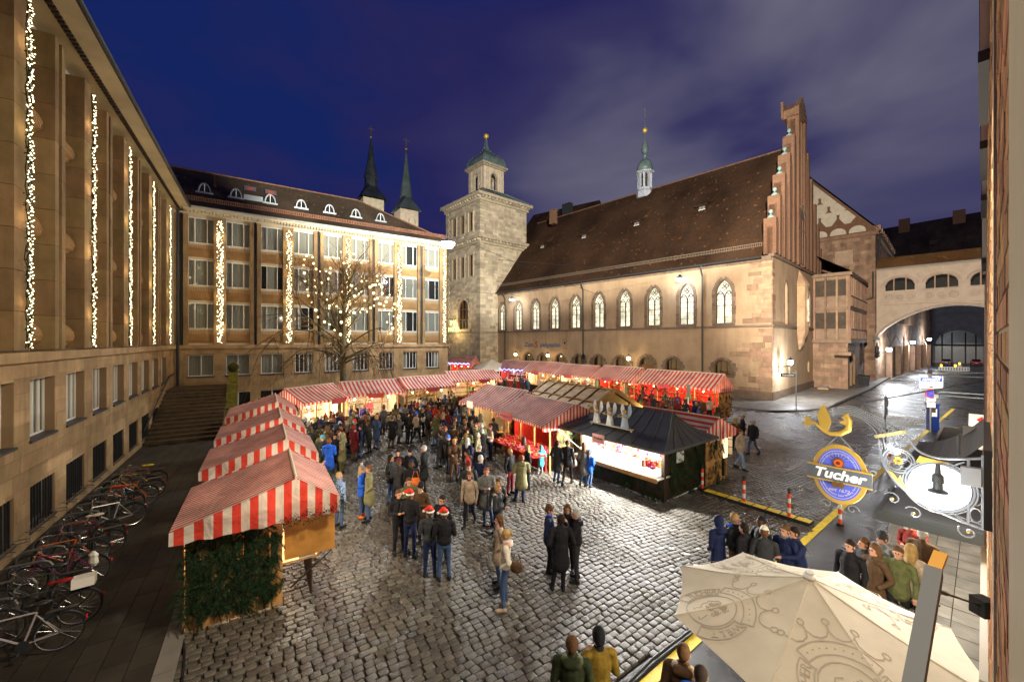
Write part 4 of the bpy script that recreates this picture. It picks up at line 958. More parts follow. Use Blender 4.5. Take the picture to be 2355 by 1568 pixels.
def belt(z0, z1, prj, name, br=True):
    m = MB(); m.box(-prj, TW + prj, -prj, TW + prj, z0 + (z1 - z0) * .6, z1); m.box(-prj * .4, TW + prj * .4, -prj * .4, TW + prj * .4, z0, z0 + (z1 - z0) * .3)
    m.build(name, tstoneM, tw)
    if br:
        n = 15
        for i in range(n):
            t = -.1 + i * (TW + .1) / (n - 1)
            MB().box(t, t + .3, -prj * .85, -.02, z0 + .32 * (z1 - z0), z0 + (z1 - z0) * .58).build('bracket', tstoneM, tw)
            MB().box(TW + .02, TW + prj * .85, t, t + .3, z0 + .32 * (z1 - z0), z0 + (z1 - z0) * .58).build('bracket', tstoneM, tw)
belt(22.2, 23.5, .95, 'cornice'); belt(29.4, 30.6, .9, 'cornice'); belt(7.0, 7.4, .12, 'string_course', False); belt(16.4, 16.7, .1, 'string_course', False)
m = MB(); c0 = TW / 2; r0 = TW / 2 + .95; r1 = 2.5
m.add([(c0 - r0, c0 - r0, 30.6), (c0 + r0, c0 - r0, 30.6), (c0 + r0, c0 + r0, 30.6), (c0 - r0, c0 + r0, 30.6), (c0 - r1, c0 - r1, 32.9), (c0 + r1, c0 - r1, 32.9), (c0 + r1, c0 + r1, 32.9), (c0 - r1, c0 + r1, 32.9)], [(0, 1, 5, 4), (1, 2, 6, 5), (2, 3, 7, 6), (3, 0, 4, 7)])
for k in range(9):
    t = -1 + k / 4.0
    m.beam((c0 + r0 * t, c0 - r0, 30.62), (c0 + r1 * t, c0 - r1, 32.95), .06, .08); m.beam((c0 + r0, c0 + r0 * t, 30.62), (c0 + r1, c0 + r1 * t, 32.95), .06, .08)
m.build('copper_skirt', copperM, tw)
h = 2.32; bel = MB()
op = round_arch(0, 33.1, 35.4, 1.5)
for k in range(4):
    M = Matrix.Translation((c0, c0, 0)) @ Matrix.Rotation(k * pi / 2, 4, 'Z') @ Matrix.Translation((0, -h, 0))
    p = MB(); p.panel([(-h, 32.4), (h, 32.4), (h, 37.3), (-h, 37.3)], [op], 0, .5); [p.box(s_ * 1.5 - .3, s_ * 1.5 + .3, -.12, .0, 32.8, 36.8) for s_ in (-1, 1)]; p.tube([(a, -.03, b) for a, b in op[1:]], .12, 5)
    bel.add([M @ Vector(v) for v in p.v], p.f)
bel.build('belfry', tstoneM, tw)
m = MB(); m.box(c0 - h - .55, c0 + h + .55, c0 - h - .55, c0 + h + .55, 37.3, 37.6); m.box(c0 - h - .25, c0 + h + .25, c0 - h - .25, c0 + h + .25, 37.0, 37.3); m.build('belfry_cornice', tstoneM, tw)
MB().lathe([(.15, 1.9), (.75, 0), (.62, .3), (.45, 1.4), (.3, 1.8)], 12, (c0, c0, 34.2)).build('bell', mat('bronze', (.08, .06, .03), .4, .8), tw, smooth=True)
m = MB(); sq4 = lambda r, z: [(c0 + r * a, c0 + r * b, z) for a, b in ((-1, -1), (1, -1), (1, 1), (-1, 1))]
pr_ = [(2.85, 38.5), (2.95, 38.9), (2.9, 39.5), (2.6, 40.2), (2.05, 40.8), (1.3, 41.35), (.75, 41.85), (.42, 42.5), (.25, 43.2), (.15, 44.1), (.1, 44.6)]
pr_ = [(a * .86, 37.6 + (b - 38.5) * .93) for a, b in pr_]
for (a, b), (c, d_) in zip(pr_[:-1], pr_[1:]): m.add(sq4(a, b) + sq4(c, d_), [(i, (i + 1) % 4, (i + 1) % 4 + 4, i + 4) for i in range(4)])
for a in range(4):
    m.tube([(c0 + r * ((-1, 1, 1, -1)[a]), c0 + r * ((-1, -1, 1, 1)[a]), z) for r, z in pr_], .05, 4)
m.build('copper_dome', copperM, tw)
MB().ball((c0, c0, 43.7), .5, 14).build('golden_ball', goldM, tw, smooth=True)
# the light sign on the tower's left
sg = thing('light_sign', 'garland lettering IMA PARTN glowing beside the rear wing end', 'light sign', TO + Vector((.8, -1.9, 0)), TR)
gm = glow('sign bulbs', (.75, 1., .35), 2.5)
text('IMA', 1.35, gm, sg, (1.2, 0, 9.1), name='letters', ext=.03); text('PARTN', 1.15, gm, sg, (1.3, 0, 7.9), name='letters', ext=.03)
MB().tube([(-3, .1, 9.9), (4, .1, 9.9)], .03, 4).build('wire', blackM, sg); light('tower_fill', (2, -1.2, 8.5), 700, (1, .72, .34), .4, sg)  # the light is added warm fill for the tower wall, not the letters' own
# dark roof behind tower and hall, with chimney
dr = thing('town_hall_roof', 'dark tiled roof of the town hall rising behind the tower', 'building', HO + HP * 12 + HD * 2, HR)
m = MB(); m.add([(-9, 0, 24), (9, 0, 24), (9, 8, 33.2), (-9, 8, 34.5), (9, 16, 24), (-9, 16, 24)], [(0, 1, 2, 3), (3, 2, 4, 5), (1, 4, 2)]); m.build('roof', hallroofM, dr)
m = MB(); m.box(-9, 9, .5, 15.5, 0, 24.2); m.build('wall', tstoneM, dr)
m = MB(); m.box(8.2, 9.3, -5.6, -4.8, 26, 28.2); m.box(8.1, 9.4, -5.7, -4.7, 28.2, 28.4); m.build('chimney', brickM, dr)
m = MB(); m.box(2, 4, 5, 6, 31, 33.4); m.build('dormer', leadM, dr)
# stone return between tower and hall
# church spires, far behind
def spire(label, px, ybase, ytip, Yd, half, dark, mid):
    c = at(px, ybase, Yd); tipz = at(px, ytip, Yd).z; t = thing('church_spire', label, 'church spire', (c.x, c.y, 0), radians(35), 'twin church spires')
    zb = c.z; st = half * .88
    m = MB(); m.box(-st, st, -st, st, 0, zb); m.build('tower_shaft', tstoneM, t)
    m = MB(); g_ = zb - 9; m.box(-st - .5, st + .5, -st - .5, st + .5, g_, g_ + .5)
    for i in range(9):
        a = -st - .4 + i * (2 * st + .6) / 8
        for q in range(4):
            M = Matrix.Rotation(q * pi / 2, 4, 'Z'); m.box(a, a + .25, -st - .5, -st - .3, g_ + .5, g_ + 1.7, M=M)
    m.box(-st - .5, st + .5, -st - .5, -st - .3, g_ + 1.7, g_ + 1.95); m.box(st + .3, st + .5, -st - .3, st + .5, g_ + 1.7, g_ + 1.95)
    for q in range(3): m.box(-.5 + (q - 1) * 2.2, .1 + (q - 1) * 2.2, -st - .05, -st + .1, zb - 4.5, zb - 3)
    m.build('gallery', tstoneM, t)
    M_ = mat('spire copper dark' if dark else 'spire copper green', (.055, .07, .062) if dark else (.13, .17, .15), .55, .1, var=.4, scale=.35, col2=(.02, .024, .024) if dark else (.07, .09, .085))
    hgt = tipz - zb; r = half * 1.12
    m = MB(); m.add([(-r, -r, zb), (r, -r, zb), (r, r, zb), (-r, r, zb)] + [(half * .55 * cos(pi / 4 * k + pi / 8), half * .55 * sin(pi / 4 * k + pi / 8), zb + hgt * .22) for k in range(8)], [(0, 1, 10, 9), (1, 2, 4, 11), (2, 3, 6, 5), (3, 0, 8, 7), (0, 9, 8), (1, 11, 10), (2, 5, 4), (3, 7, 6)])
    if mid:
        m.lathe([(half * .55, 0), (half * .50, hgt * .14)], 8, (0, 0, zb + hgt * .22), ph=pi / 8); m.lathe([(half * .60, hgt * .36), (half * .27, hgt * .66), (half * .27, hgt * .70), (half * .05, hgt * .97), (.05, hgt)], 8, (0, 0, zb), ph=pi / 8)
    else: m.lathe([(half * .60, hgt * .22), (half * .05, hgt * .97), (.05, hgt)], 8, (0, 0, zb), ph=pi / 8)
    m.build('copper_spire', M_, t)
    m = MB(); m.tube([(0, 0, tipz), (0, 0, tipz + 4.2)], .12, 5); m.ball((0, 0, tipz + .4), .5, 8); m.beam((-1, 0, tipz + 3.2), (1, 0, tipz + 3.2), .15, .15); m.build('cross', mat('dull gold', (.3, .2, .06), .5, .6), t)
for sx_, sy_ in ((-46, 112), (-22, 112)):  # lamps added out of sight to lift the dark spires
    q = thing('floodlight', 'added unseen floodlight brightening the church spire from %s' % ('the west' if sx_ < -30 else 'the south'), 'floodlight', (sx_, sy_, 20), 0); MB().box(-.3, .3, -.3, .3, 0, .5).build('housing', steelM, q)
    l_ = light('flood', (0, 0, .8), 50000, (1, .95, .85), .3, q, 'SPOT', spot_size=radians(60), spot_blend=.5); l_.rotation_euler = (Vector((-42, 137, 58)) - Vector((sx_, sy_, 20))).to_track_quat('-Z', 'Y').to_euler()
spire('darker church spire with open stage, left of the pair behind the office roof', 853, 463, 318, 138, 3.9, True, True)
spire('greener church spire, right of the pair, next to the tower', 934, 488, 345, 135, 3.5, False, False)
# ================================================================== street side: frame of the hall gable, x along the street, -y towards the road
SR = atan2(.675, .738)
def SP(v, y, z=0.): p = HC + HP * v + HD * y; return Vector((p.x, p.y, z))
redst = mat('old red sandstone', (.29, .185, .12), .88, streak=.3, var=.2, scale=1.5, isl=.25, hue=.012, bump=.4, bscale=12)
# oriel block
ob = thing('oriel_building', 'low sandstone bay building with mullioned oriel and twin arches beside the brick gable', 'building', (HC.x, HC.y, 0), SR)
V0, V1, Y0 = 17.4, 31.5, -3.4
m = MB(); aw = [round_arch(v, .3, 3.4, 1.7, 1.2) for v in (V0 + 2.2, V0 + 4.7)]
m.panel([(V0, 0), (V1, 0), (V1, 5.7), (V0, 5.7)], aw, Y0, .6); m.box(V0, V0 + .4, Y0 + .01, 0, 0, 5.7); m.box(V0, V1, -.5, 0, 0, 5.7); m.build('wall', mortM, ob)
bx = [b for b in ashlar(V0, V1, 0, 5.6, [(V0 + 1.2, V0 + 3.2, 0, 4.7), (V0 + 3.7, V0 + 5.7, 0, 4.7)], .45, .9, Y0, .02, .012, 6)]
sd = ashlar(0, -Y0, 0, 5.6, [], .5, .9, 0, .02, .012, 7)
bx += [(V0 - (.02), V0 + .03, -b[1], -b[0], b[4], b[5]) for b in sd]
pieces(ob, 'stone', bx, redst, 130)
bay = MB(); bz0, bz1 = 6.0, 14.0; by = Y0 - .35
bay.box(V0 - .3, V1, by, 0, 5.65, 6.1); bay.box(V0 - .1, V1, by + .1, -.2, 9.7, 10.1); bay.box(V0 - .4, V1, by - .1, 0, 13.8, 14.2)
bay.box(V0 + .1, V1, by + .5, -.2, 6.1, 13.8); bay.build('bay_core', mat('bay stone', (.26, .18, .12), .85, var=.2), ob)
n = 9
for i in range(n + 1):
    x = V0 + .05 + i * (V1 - V0 - .2) / n; MB().box(x - .11, x + .11, by + .12, by + .5, 6.1, 13.8).build('mullion', redst, ob)
for i in range(4):
    y = by + .25 + i * (-.2 - by - .2) / 3; MB().box(V0 - .12, V0 + .12, y - .1, y + .1, 6.1, 13.8).build('mullion', redst, ob)
m = MB()
for z in (6.15, 10.15):
    for i in range(40): x = V0 + .1 + i * .35; m.box(x, x + .12, by + .05, by + .12, z, z + 1.1)
    m.box(V0 - .1, V1, by + .02, by + .13, z + 1.1, z + 1.25)
m.build('balustrade', redst, ob, kind='stuff')
for i in range(n):
    for z in (7.5, 11.5):
        x = V0 + .05 + (i + .5) * (V1 - V0 - .2) / n; MB().quad((x - .6, by + .45, z), (x + .6, by + .45, z), (x + .6, by + .45, z + 2.1), (x - .6, by + .45, z + 2.1)).build('window', glassM, ob)
for i in (0, 1, 2):
    for z in (7.4, 11.4):
        y = by + .25 + (i + .5) * (-.2 - by - .2) / 3; MB().quad((V0 + .06, y - .45, z), (V0 + .06, y + .45, z), (V0 + .06, y + .45, z + 2.0), (V0 + .06, y - .45, z + 2.0)).build('window', glassM, ob)
m = MB(); m.add([(V0 - .4, by - .1, 14.2), (V1, by - .1, 14.2), (V1, 2.5, 17.3), (V0 - .4, 0., 16.8), (V0 - .4, 2.5, 17.2)], [(0, 1, 2, 4, 3)]); m.build('roof', hallroofM, ob)
m = MB(); m.box(V0 - 1.6, V0 + .6, Y0 - .5, Y0 + 1, 4.2, 4.6); m.build('stone_hood', redst, ob)
# ---- annex with scalloped gable
an = thing('annex_building', 'tall sandstone annex with cream scalloped brick gable above the street bridge', 'building', (HC.x, HC.y, 0), SR)
AV, AY = 33.5, -4.4
m = MB(); m.box(AV, AV + .4, AY, 14, 0, 21.6); m.box(AV, 60, AY, AY + .5, 0, 21.6); m.build('wall', mortM, an)
fr = ashlar(0, 14 - AY, 0, 21.3, [], .52, .95, 0, .02, .012, 12)
bx = [(AV - .03, AV + .03, 14 - b[1], 14 - b[0], b[4], b[5]) for b in fr if 14 - b[0] < 6]
sd = ashlar(AV, 60, 0, 21.3, [(AV + 3 + i * 2.2, AV + 4.2 + i * 2.2, 17.0, 20.6) for i in range(8)], .52, 1.0, AY, .02, .012, 13)
pieces(an, 'stone', bx + sd, redst, 280)
m = MB(); m.box(AV - .25, AV + .3, AY - .25, 14, 21.4, 21.9); m.box(AV, 60, AY - .35, AY + .2, 21.4, 21.9); m.build('cornice', redst, an)
for i in range(8): MB().box(AV + 3 + i * 2.2, AV + 4.2 + i * 2.2, AY + .2, AY + .25, 17, 20.6).build('window', glassM, an)
gz = lambda y: 22.4 + (y - AY) * 1.22
m = MB(); M = Matrix(((0, 1, 0, 0), (1, 0, 0, 0), (0, 0, 1, 0), (0, 0, 0, 1)))
prof = [(AY, 21.9), (14, 21.9), (14, gz(6) + -9.8 + 2), (6, gz(6)), (AY, gz(AY))]
m.prism(prof, AV + .02, AV + .5, M=M); m.build('gable', brickM, an)
creM = mat('cream plaster', (.52, .46, .34), .9, var=.12)
m = MB()
for r in range(9):
    for c in range(9):
        wd = 2.25; y = AY + 2.0 + c * wd + (wd / 2 if r % 2 else 0); z = 22.1 + r * 1.55
        h = 2.3 if r else 1.2
        if z + .8 > gz(y) - .5 or y > 13: continue
        p = [(y - wd / 2 + .16, z), (y + wd / 2 - .16, z)] + [(y + (wd / 2 - .16) * cos(pi * i / 8), z + h - 1.0 + (wd / 2 - .16) * .85 * sin(pi * i / 8)) for i in range(9)]
        if r: p = [(y, z - .0)] + [(y + (wd / 2 - .16) * (.35 + .65 * t), z + .45 * t * 2.0) for t in (.0, .5, 1)] + p[2:] + [(y - (wd / 2 - .16) * (.35 + .65 * t), z + .9 * t) for t in (1, .5, 0)]
        p = [(a_, min(b_, gz(a_) - .55)) for a_, b_ in p]; mm = MB(); mm.prism(p, AV - .03 - .004 * r, AV + .03, M=M); mm.build('plaster_field', creM, an)
m = MB(); m.add([(AV - .2, AY - .4, gz(AY) - .2), (62, AY - .4, gz(AY) - .2), (62, 6, gz(6) + .3), (AV - .2, 6, gz(6) + .3)], [(0, 1, 2, 3)]); m.build('roof', ROOFM, an)
m = MB()
for i in range(10): m.box(AV + 1 + i * 2.6, AV + 2.2 + i * 2.6, AY - .5, AY + .3, 22.2, 22.9)
m.build('battlement', redst, an)
MB().tube([(AV + 2.1, AY - .3, 21.6), (AV + 2.1, AY - .2, 16.4)], .1, 8).build('downpipe', leadM, an)
m = MB(); m.box(AV - .06, AV + .1, AY + 2.2, AY + 3.0, 13.2, 15.6); o = m.build('window', glassM, an); MB().box(AV - .15, AV, AY + 2.0, AY + 3.2, 12.9, 13.15).build('sill', redst, o)
m = MB(); m.box(AV - .05, AV + .05, AY + 2.5, AY + 4.6, 17.4, 19.6); m.build('blocked_window', nichM, an)
MB().tube([(AV - .15, AY + .25, 16.0), (AV - .15, AY + .25, 12.2), (AV - .15, AY + 3.5, 11.2), (AV - .15, AY + 3.5, .2)], .10, 8).build('downpipe', leadM, an)
sM = mat('verdigris', (.36, .5, .48)); t = thing('corner_statue', 'small dark saint figure under a green canopy on the annex corner', 'statue', SP(AV - .3, AY - .2, 3.4), SR)
m = MB(); m.lathe([(.1, 0), (.3, .3), (.32, .45)], 8); m.lathe([(.2, .45), (.26, .9), (.22, 1.6), (.14, 1.8), (.08, 1.85), (.12, 2.0), (.1, 2.2), (.02, 2.3)], 8); m.build('figure', leadM, t, smooth=True)
m = MB(); m.lathe([(.42, 2.6), (.38, 2.75), (.15, 3.0), (.03, 3.6)], 8); m.build('canopy', sM, t)
# ---- bridge
br = thing('covered_bridge', 'pale stone covered bridge with arched windows spanning the street', 'bridge', (HC.x, HC.y, 0), SR)
palest = mat('bridge stone', (.50, .40, .30), .85, var=.12, scale=1.2, isl=.10, bump=.3, bscale=14)
BV = 34.3
# outline in (y,z): draw with x := -y
span = [(-19.8 + 15.2 * i / 20, 6.9 + 3.9 * sin(pi * i / 20) ** .75) for i in range(21)]
out_ = [(-4.45, 16.2), (-20, 16.2)] + [(-20, 6.9)] + span + [(-4.45, 6.9)]
wy = [-6.9 - 4.05 * k for k in range(3)]
wh = [[(-y, z) for y, z in [(yy + 1.5 * cos(pi * i / 10), 14.0 + 1.0 * sin(pi * i / 10)) for i in range(11)] + [(yy - 1.5, 13.1), (yy + 1.5, 13.1)]] for yy in wy]
MX = Matrix(((0, 1, 0, 0), (-1, 0, 0, 0), (0, 0, 1, 0), (0, 0, 0, 1)))
m = MB(); m.panel([(-a, b) for a, b in out_], wh, BV, .35); m2 = MB(); m2.v = [tuple(MX @ Vector(v)) for v in m.v]; m2.f = m.f; m2.m = m.m
fr = [(-a, b) for a, b in span]
m2.add([tuple(MX @ Vector((a, BV, b))) for a, b in fr] + [tuple(MX @ Vector((a, BV + 3.6, b))) for a, b in fr], [(i, i + 1, i + 22, i + 21) for i in range(20)])
m2.build('wall', palest, br)
m = MB(); m.box(BV + 3.6, BV + 3.65, -20, -4.5, 10.9, 16.2); m.build('back_wall', palest, br)
m = MB(); m.box(BV - .25, BV + .02, -20, -4.45, 11.1, 11.35); m.box(BV - .3, BV + .3, -20, -4.45, 16.1, 16.35)
m.tube([(BV - .05, a, b) for a, b in span], .16, 6); m.build('moulding', palest, br)
for k, yy in enumerate(wy):
    o = MB().box(BV + .28, BV + .32, yy - 1.5, yy + 1.5, 13.1, 15.1).build('window', glassM, br)
    m = MB(); [m.box(BV + .16, BV + .27, yy + q - .07, yy + q + .07, 13.1, 14.95) for q in (-.62, .62)]; m.tube([(BV + .2, yy + 1.45 * cos(pi * i / 10), 14.0 + .95 * sin(pi * i / 10)) for i in range(11)], .08, 5); m.build('frame', mat('light wood frame', (.30, .17, .08), .5), o)
    m = MB(); m.tube([(BV - .04, yy + 1.75 * cos(pi * i / 10), 14.0 + 1.2 * sin(pi * i / 10)) for i in range(11)], .10, 5); m.box(BV - .12, BV + .05, yy - 1.8, yy + 1.8, 12.95, 13.1); m.build('surround', palest, o)
    m = MB(); m.box(BV - .06, BV, yy - 1.7, yy + 1.7, 11.5, 11.6); m.box(BV - .06, BV, yy - 1.7, yy + 1.7, 12.7, 12.8)
    for q in range(3):
        c = yy - 1.1 + q * 1.1; m.tube([(BV - .03, c + .42 * cos(pi * i / 6), 12.15 + .40 * sin(pi * i / 6)) for i in range(13)], .06, 5); m.tube([(BV - .03, c + .22 * cos(pi * i / 4) , 12.15 + .2 * sin(pi * i / 4)) for i in range(9)], .05, 4)
    m.build('relief', palest, br)
bridgeroof = tiles('bridge tile', (.22, .10, .03), (.15, .075, .03), (.12, .09, .03), .24, .13, .7, slope=(1, 0))
m = MB(); m.add([(BV - .5, -20, 16.3), (BV - .5, -4.45, 16.3), (BV + 1.9, -4.45, 18.2), (BV + 1.9, -20, 18.2)], [(0, 1, 2, 3)]); m.build('roof', bridgeroof, br)
MB().tube([(BV - .55, -4.4, 16.3), (BV - .55, -20, 16.3)], .1, 8).build('gutter', mat('pale zinc', (.4, .4, .36)), br)
MB().box(BV - .08, BV, -6.6, -6.1, 9.7, 10.4).build('crest', palest, br)
# ---- street wall behind the bridge, the street's end
sw = thing('street_building', 'long stone building lining the street beyond the bridge with bracket lamps', 'building', SP(38.2, -4.4), SR - .07)
m = MB(); m.box(0, 64, .02, 1, 0, 15); m.build('wall', mortM, sw)
bx = ashlar(0, 64, 0, 15, [], .7, 1.6, 0, .02, .015, 30)
pieces(sw, 'stone', bx, redst, 60)
for i in range(7):
    x = 6 + i * 8; m = MB(); m.box(x - .5, x + .5, -.7, 0, 0, 5); m.add([(x - .5, -.7, 5), (x + .5, -.7, 5), (x + .5, 0, 7), (x - .5, 0, 7)], [(0, 1, 2, 3)]); m.build('buttress', redst, sw)
    MB().box(x + 3, x + 3.5, -.03, .05, 2, 3.6).build('window', darkin, sw); MB().box(x + 4.2, x + 4.7, -.03, .05, 2, 3.6).build('window', darkin, sw)
    for q in range(9): MB().box(x - 4 + q * .88, x - 4 + q * .88 + .3, -.3, 0, 9, 11.6).build('pillar', redst, sw) if i < 4 else None
en = thing('end_building', 'grey stone building with arched glazed doorway closing the street under a dark roof', 'building', SP(114, 0), SR - pi / 2)
# local x runs towards the road (-y of street), local y away
gst = mat('grey stone', (.24, .22, .19), .9, var=.15, scale=.8, isl=.12)
DX = 13.5
m = MB(); m.panel([(-8, 0), (60, 0), (60, 29), (-8, 29)], [round_arch(DX, 0, 4.6, 8.6, 4.2)], 0, 1.2); m.build('wall', gst, en)
m = MB(); surround(round_arch(DX, 0, 4.6, 8.6, 4.2)[1:], .9, -.05, None, m); m.box(-8, 60, -.3, .1, 13, 13.4); m.build('surround', gst, en)
m = MB(); m.box(DX - 4.3, DX + 4.3, 1.1, 1.15, 0, 9); d_ = m.build('door', mat('lit lobby', (.1, .1, .1), .3, emit=(.6, .7, .65), es=.015, sample=False), en)
m = MB(); [m.box(DX + q - .12, DX + q + .12, .9, 1.05, 0, 8.2) for q in (-3, -1.2, 1.2, 3)]; m.box(DX - 4.3, DX + 4.3, -.6, 1.0, 4.6, 5.0); m.build('frame', darkwoodM, d_)
m = MB(); m.add([(-8, -.6, 29), (60, -.6, 29), (60, 12, 43), (-8, 12, 41)], [(0, 1, 2, 3)]); m.build('roof', ROOFM, en)
for x in (1.5, 12.5): MB().box(x, x + 2.4, 9, 10.6, 37, 42.6).build('chimney', brickM, en)
for x in (8, 15, 19): MB().box(x, x + 1.6, 3, 4.6, 32, 34).build('dormer', darkwoodM, en)
for x in (6, 12, 18, 24): MB().box(x, x + 1.4, -.04, .1, 16, 19).build('window', darkin, en)
# bare tree in front of it
def lampglobe(parent, c, r, m_): MB().ball(c, r, 10).build('lamp_glass', m_, parent, smooth=True)
coldM = glow('cold lamp', (.85, .93, 1.), 60); warmM = glow('warm lamp', (1., .72, .36), 22)
def bracket_lamp(label, base, d, z, powr, col, gm, r=.16):
    """lantern on a wall arm: base is the wall point, d the outward unit vector"""
    t = thing('wall_lantern', label, 'street lamp', (base.x, base.y, 0), atan2(d[1], d[0]), 'bracket lanterns on the walls')
    m = MB(); m.tube([(0, 0, z - .5), (.25, 0, z - .45), (.8, 0, z - .35), (1.0, 0, z - .3)], .03, 6); m.tube([(0, 0, z - 1.0), (.2, 0, z - .7), (.55, 0, z - .5), (.75, 0, z - .36)], .022, 6); m.tube([(0, 0, z - 1.1), (0, 0, z - .3)], .035, 6); m.build('bracket', steelM, t)
    m = MB(); m.lathe([(.10, -.32), (.12, -.26), (.13, -.25)], 6, (1.0, 0, z)); m.lathe([(.30, .22), (.24, .30), (.08, .42), (.03, .56)], 6, (1.0, 0, z)); 
    for k in range(6): a = 2 * pi * k / 6; m.tube([(1 + .13 * cos(a), .13 * sin(a), z - .25), (1 + .27 * cos(a), .27 * sin(a), z + .22)], .012, 4)
    m.build('lantern_frame', steelM, t)
    MB().ball((1.0, 0, z), r, 10).build('lamp_glass', gm, t, smooth=True)
    light('lamp_light', (1.0 + r + .18, 0, z - .05), powr, col, .22, t); return t
bracket_lamp('bright white lantern on the hall corner above the street name post', SP(2.2, 0), (HD * -1)[:], 3.78, 1900, (.9, .95, 1.), coldM, .25)
for lb_, v, z in (('white street lantern nearest the bridge arch', 38.5, 4.6), ('middle white street lantern beyond the bridge', 61, 5.65), ('farthest white street lantern beyond the bridge', 84, 6.3)):
    bracket_lamp(lb_, SP(v, -4.45 - (v - 38) * .072), (HD * -1)[:], z, 2400, (.9, .95, 1.), coldM, .34)
for x, nm in ((HL - 35.4, 'small lantern shining white at the far end of the hall wall'), (HL - 28.4, 'warm wall lantern between the hall windows near the painted lettering'), (HL - 15.0, 'warm wall lantern left of the hall doorway')):
    p = HO - HD * x; bracket_lamp(nm, p, (HP * -1)[:], 3.75, 170, (1, .74, .38), warmM, .24)
t = thing('wall_lantern', 'unlit dark lantern beside the downpipe on the hall wall', 'street lamp', HO - HD * (HL - 22.0), atan2(-HP.y, -HP.x), 'bracket lanterns on the walls')
m = MB(); m.tube([(0, 0, 3.0), (.8, 0, 3.2)], .03, 6); m.lathe([(.12, -.25), (.30, .22), (.24, .30), (.05, .5)], 6, (.9, 0, 3.7)); m.build('lantern_frame', blackM, t)
# hanging lamps on wires
def hang(label, p, a, b, powr, r, cold=True, spread=None):
    t = thing('hanging_lamp', label, 'street lamp', p, 0, 'lamps hung on wires')
    m = MB(); m.lathe([(.10, .42), (.14, .30), (.36, .12), (.44, .0)], 14); m.tube([(0, 0, .4), (0, 0, .8)], .02, 5); m.build('lamp_shade', steelM, t)
    k_ = 1.5 if powr > 5000 else 1.; MB().lathe([(.40 * k_, .02), (.40 * k_, -.10), (.26 * k_, -.24 * k_), (.05, -.30 * k_)], 14).build('lamp_glass', coldM, t)
    m = MB()
    for q in (a, b):
        q = Vector(q) - Vector(p); m.tube([(0, 0, .8), (q.x * .5, q.y * .5, q.z * .5 + .2), tuple(q)], .018, 4)
    m.build('wire', blackM, t)
    light('lamp_light', (0, 0, -.9 if powr > 5000 else -.5), powr, (.92, .96, 1.), r, t); return t
hang('brilliant white lamp hung over the end of the rear office wing', (-5.35, 33.0, 14.0), (-9.0, 41.0, 15.2), (11, 52, 12), 6800, .35)
pA = HO - HD * (HL - 8.3) - HP * 1.6; pB = HO - HD * (HL - 35.6) - HP * 1.6
hang('white hanging lamp before the hall windows, nearer one', (pA.x, pA.y, 12.75), (pA.x + 1.6 * .738, pA.y + 1.6 * .675, 13.2), (pA.x - 20, pA.y - 6, 13.6), 380, .2)
hang('small white hanging lamp at the tower end of the hall', (pB.x, pB.y, 12.6), (pB.x + 1.6 * .738, pB.y + 1.6 * .675, 13.2), (pB.x - 9, pB.y - 6, 13.4), 260, .2)
lb2 = thing('facade_floodlight', 'floodlight high on the camera side building, lighting the street and bridge', 'floodlight', (9.2, 9.6, 15.), 0)
m = MB(); m.box(-.2, .2, -.1, .1, -.15, .15); m.tube([(0, 0, .15), (.5, -.5, .3)], .03, 5); m.build('housing', steelM, lb2)
sp_ = light('flood', (0, .2, 0), 170000, (1, .88, .74), .25, lb2, 'SPOT', spot_size=radians(60), spot_blend=.6)
sp_.rotation_euler = (Vector((55, 50, 9)) - Vector((9.2, 9.6, 15))).to_track_quat('-Z', 'Y').to_euler()
lb3 = thing('facade_floodlight', 'second floodlight high on the camera side building, washing roofs and tower', 'floodlight', (6.5, 6.6, 16.5), 0)
m = MB(); m.box(-.2, .2, -.1, .1, -.15, .15); m.tube([(0, 0, .15), (.5, -.5, .3)], .03, 5); m.build('housing', steelM, lb3)
MB().box(-3.4, 2.4, 1.0, 3.2, -.36, -.33).build('cutoff_plate', steelM, lb3)  # unseen plate added to keep this flood off the walls below the eaves
sp_ = light('flood', (0, .2, 0), 190000, (1, .93, .80), .12, lb3, 'SPOT', spot_size=radians(88), spot_blend=.25)
sp_.rotation_euler = (Vector((0, 56, 36)) - Vector((6.5, 6.6, 16.5))).to_track_quat('-Z', 'Y').to_euler()
sp_ = light('flood', (.3, .2, -.1), 29000, (1, .80, .58), .3, lb2, 'SPOT', spot_size=radians(58), spot_blend=.7)  # extra warm fill, added to brighten the hall facade
sp_.rotation_euler = (Vector((11, 50, 5)) - Vector((9.2, 9.6, 15))).to_track_quat('-Z', 'Y').to_euler()
lb4 = thing('facade_floodlight', 'warm floodlight high on the camera side building, lighting square and left wing', 'floodlight', (2.6, 3.9, 9.9), 0)
m = MB(); m.box(-.2, .2, -.1, .1, -.15, .15); m.tube([(0, 0, .15), (.3, -.4, .3)], .03, 5); m.build('housing', steelM, lb4)
sp_ = light('flood', (0, .2, -.2), 6600, (1, .85, .62), .35, lb4, 'SPOT', spot_size=radians(105), spot_blend=.9)
sp_.rotation_euler = (Vector((-11.5, 13, 2.2)) - Vector((2.6, 3.9, 9.9))).to_track_quat('-Z', 'Y').to_euler()
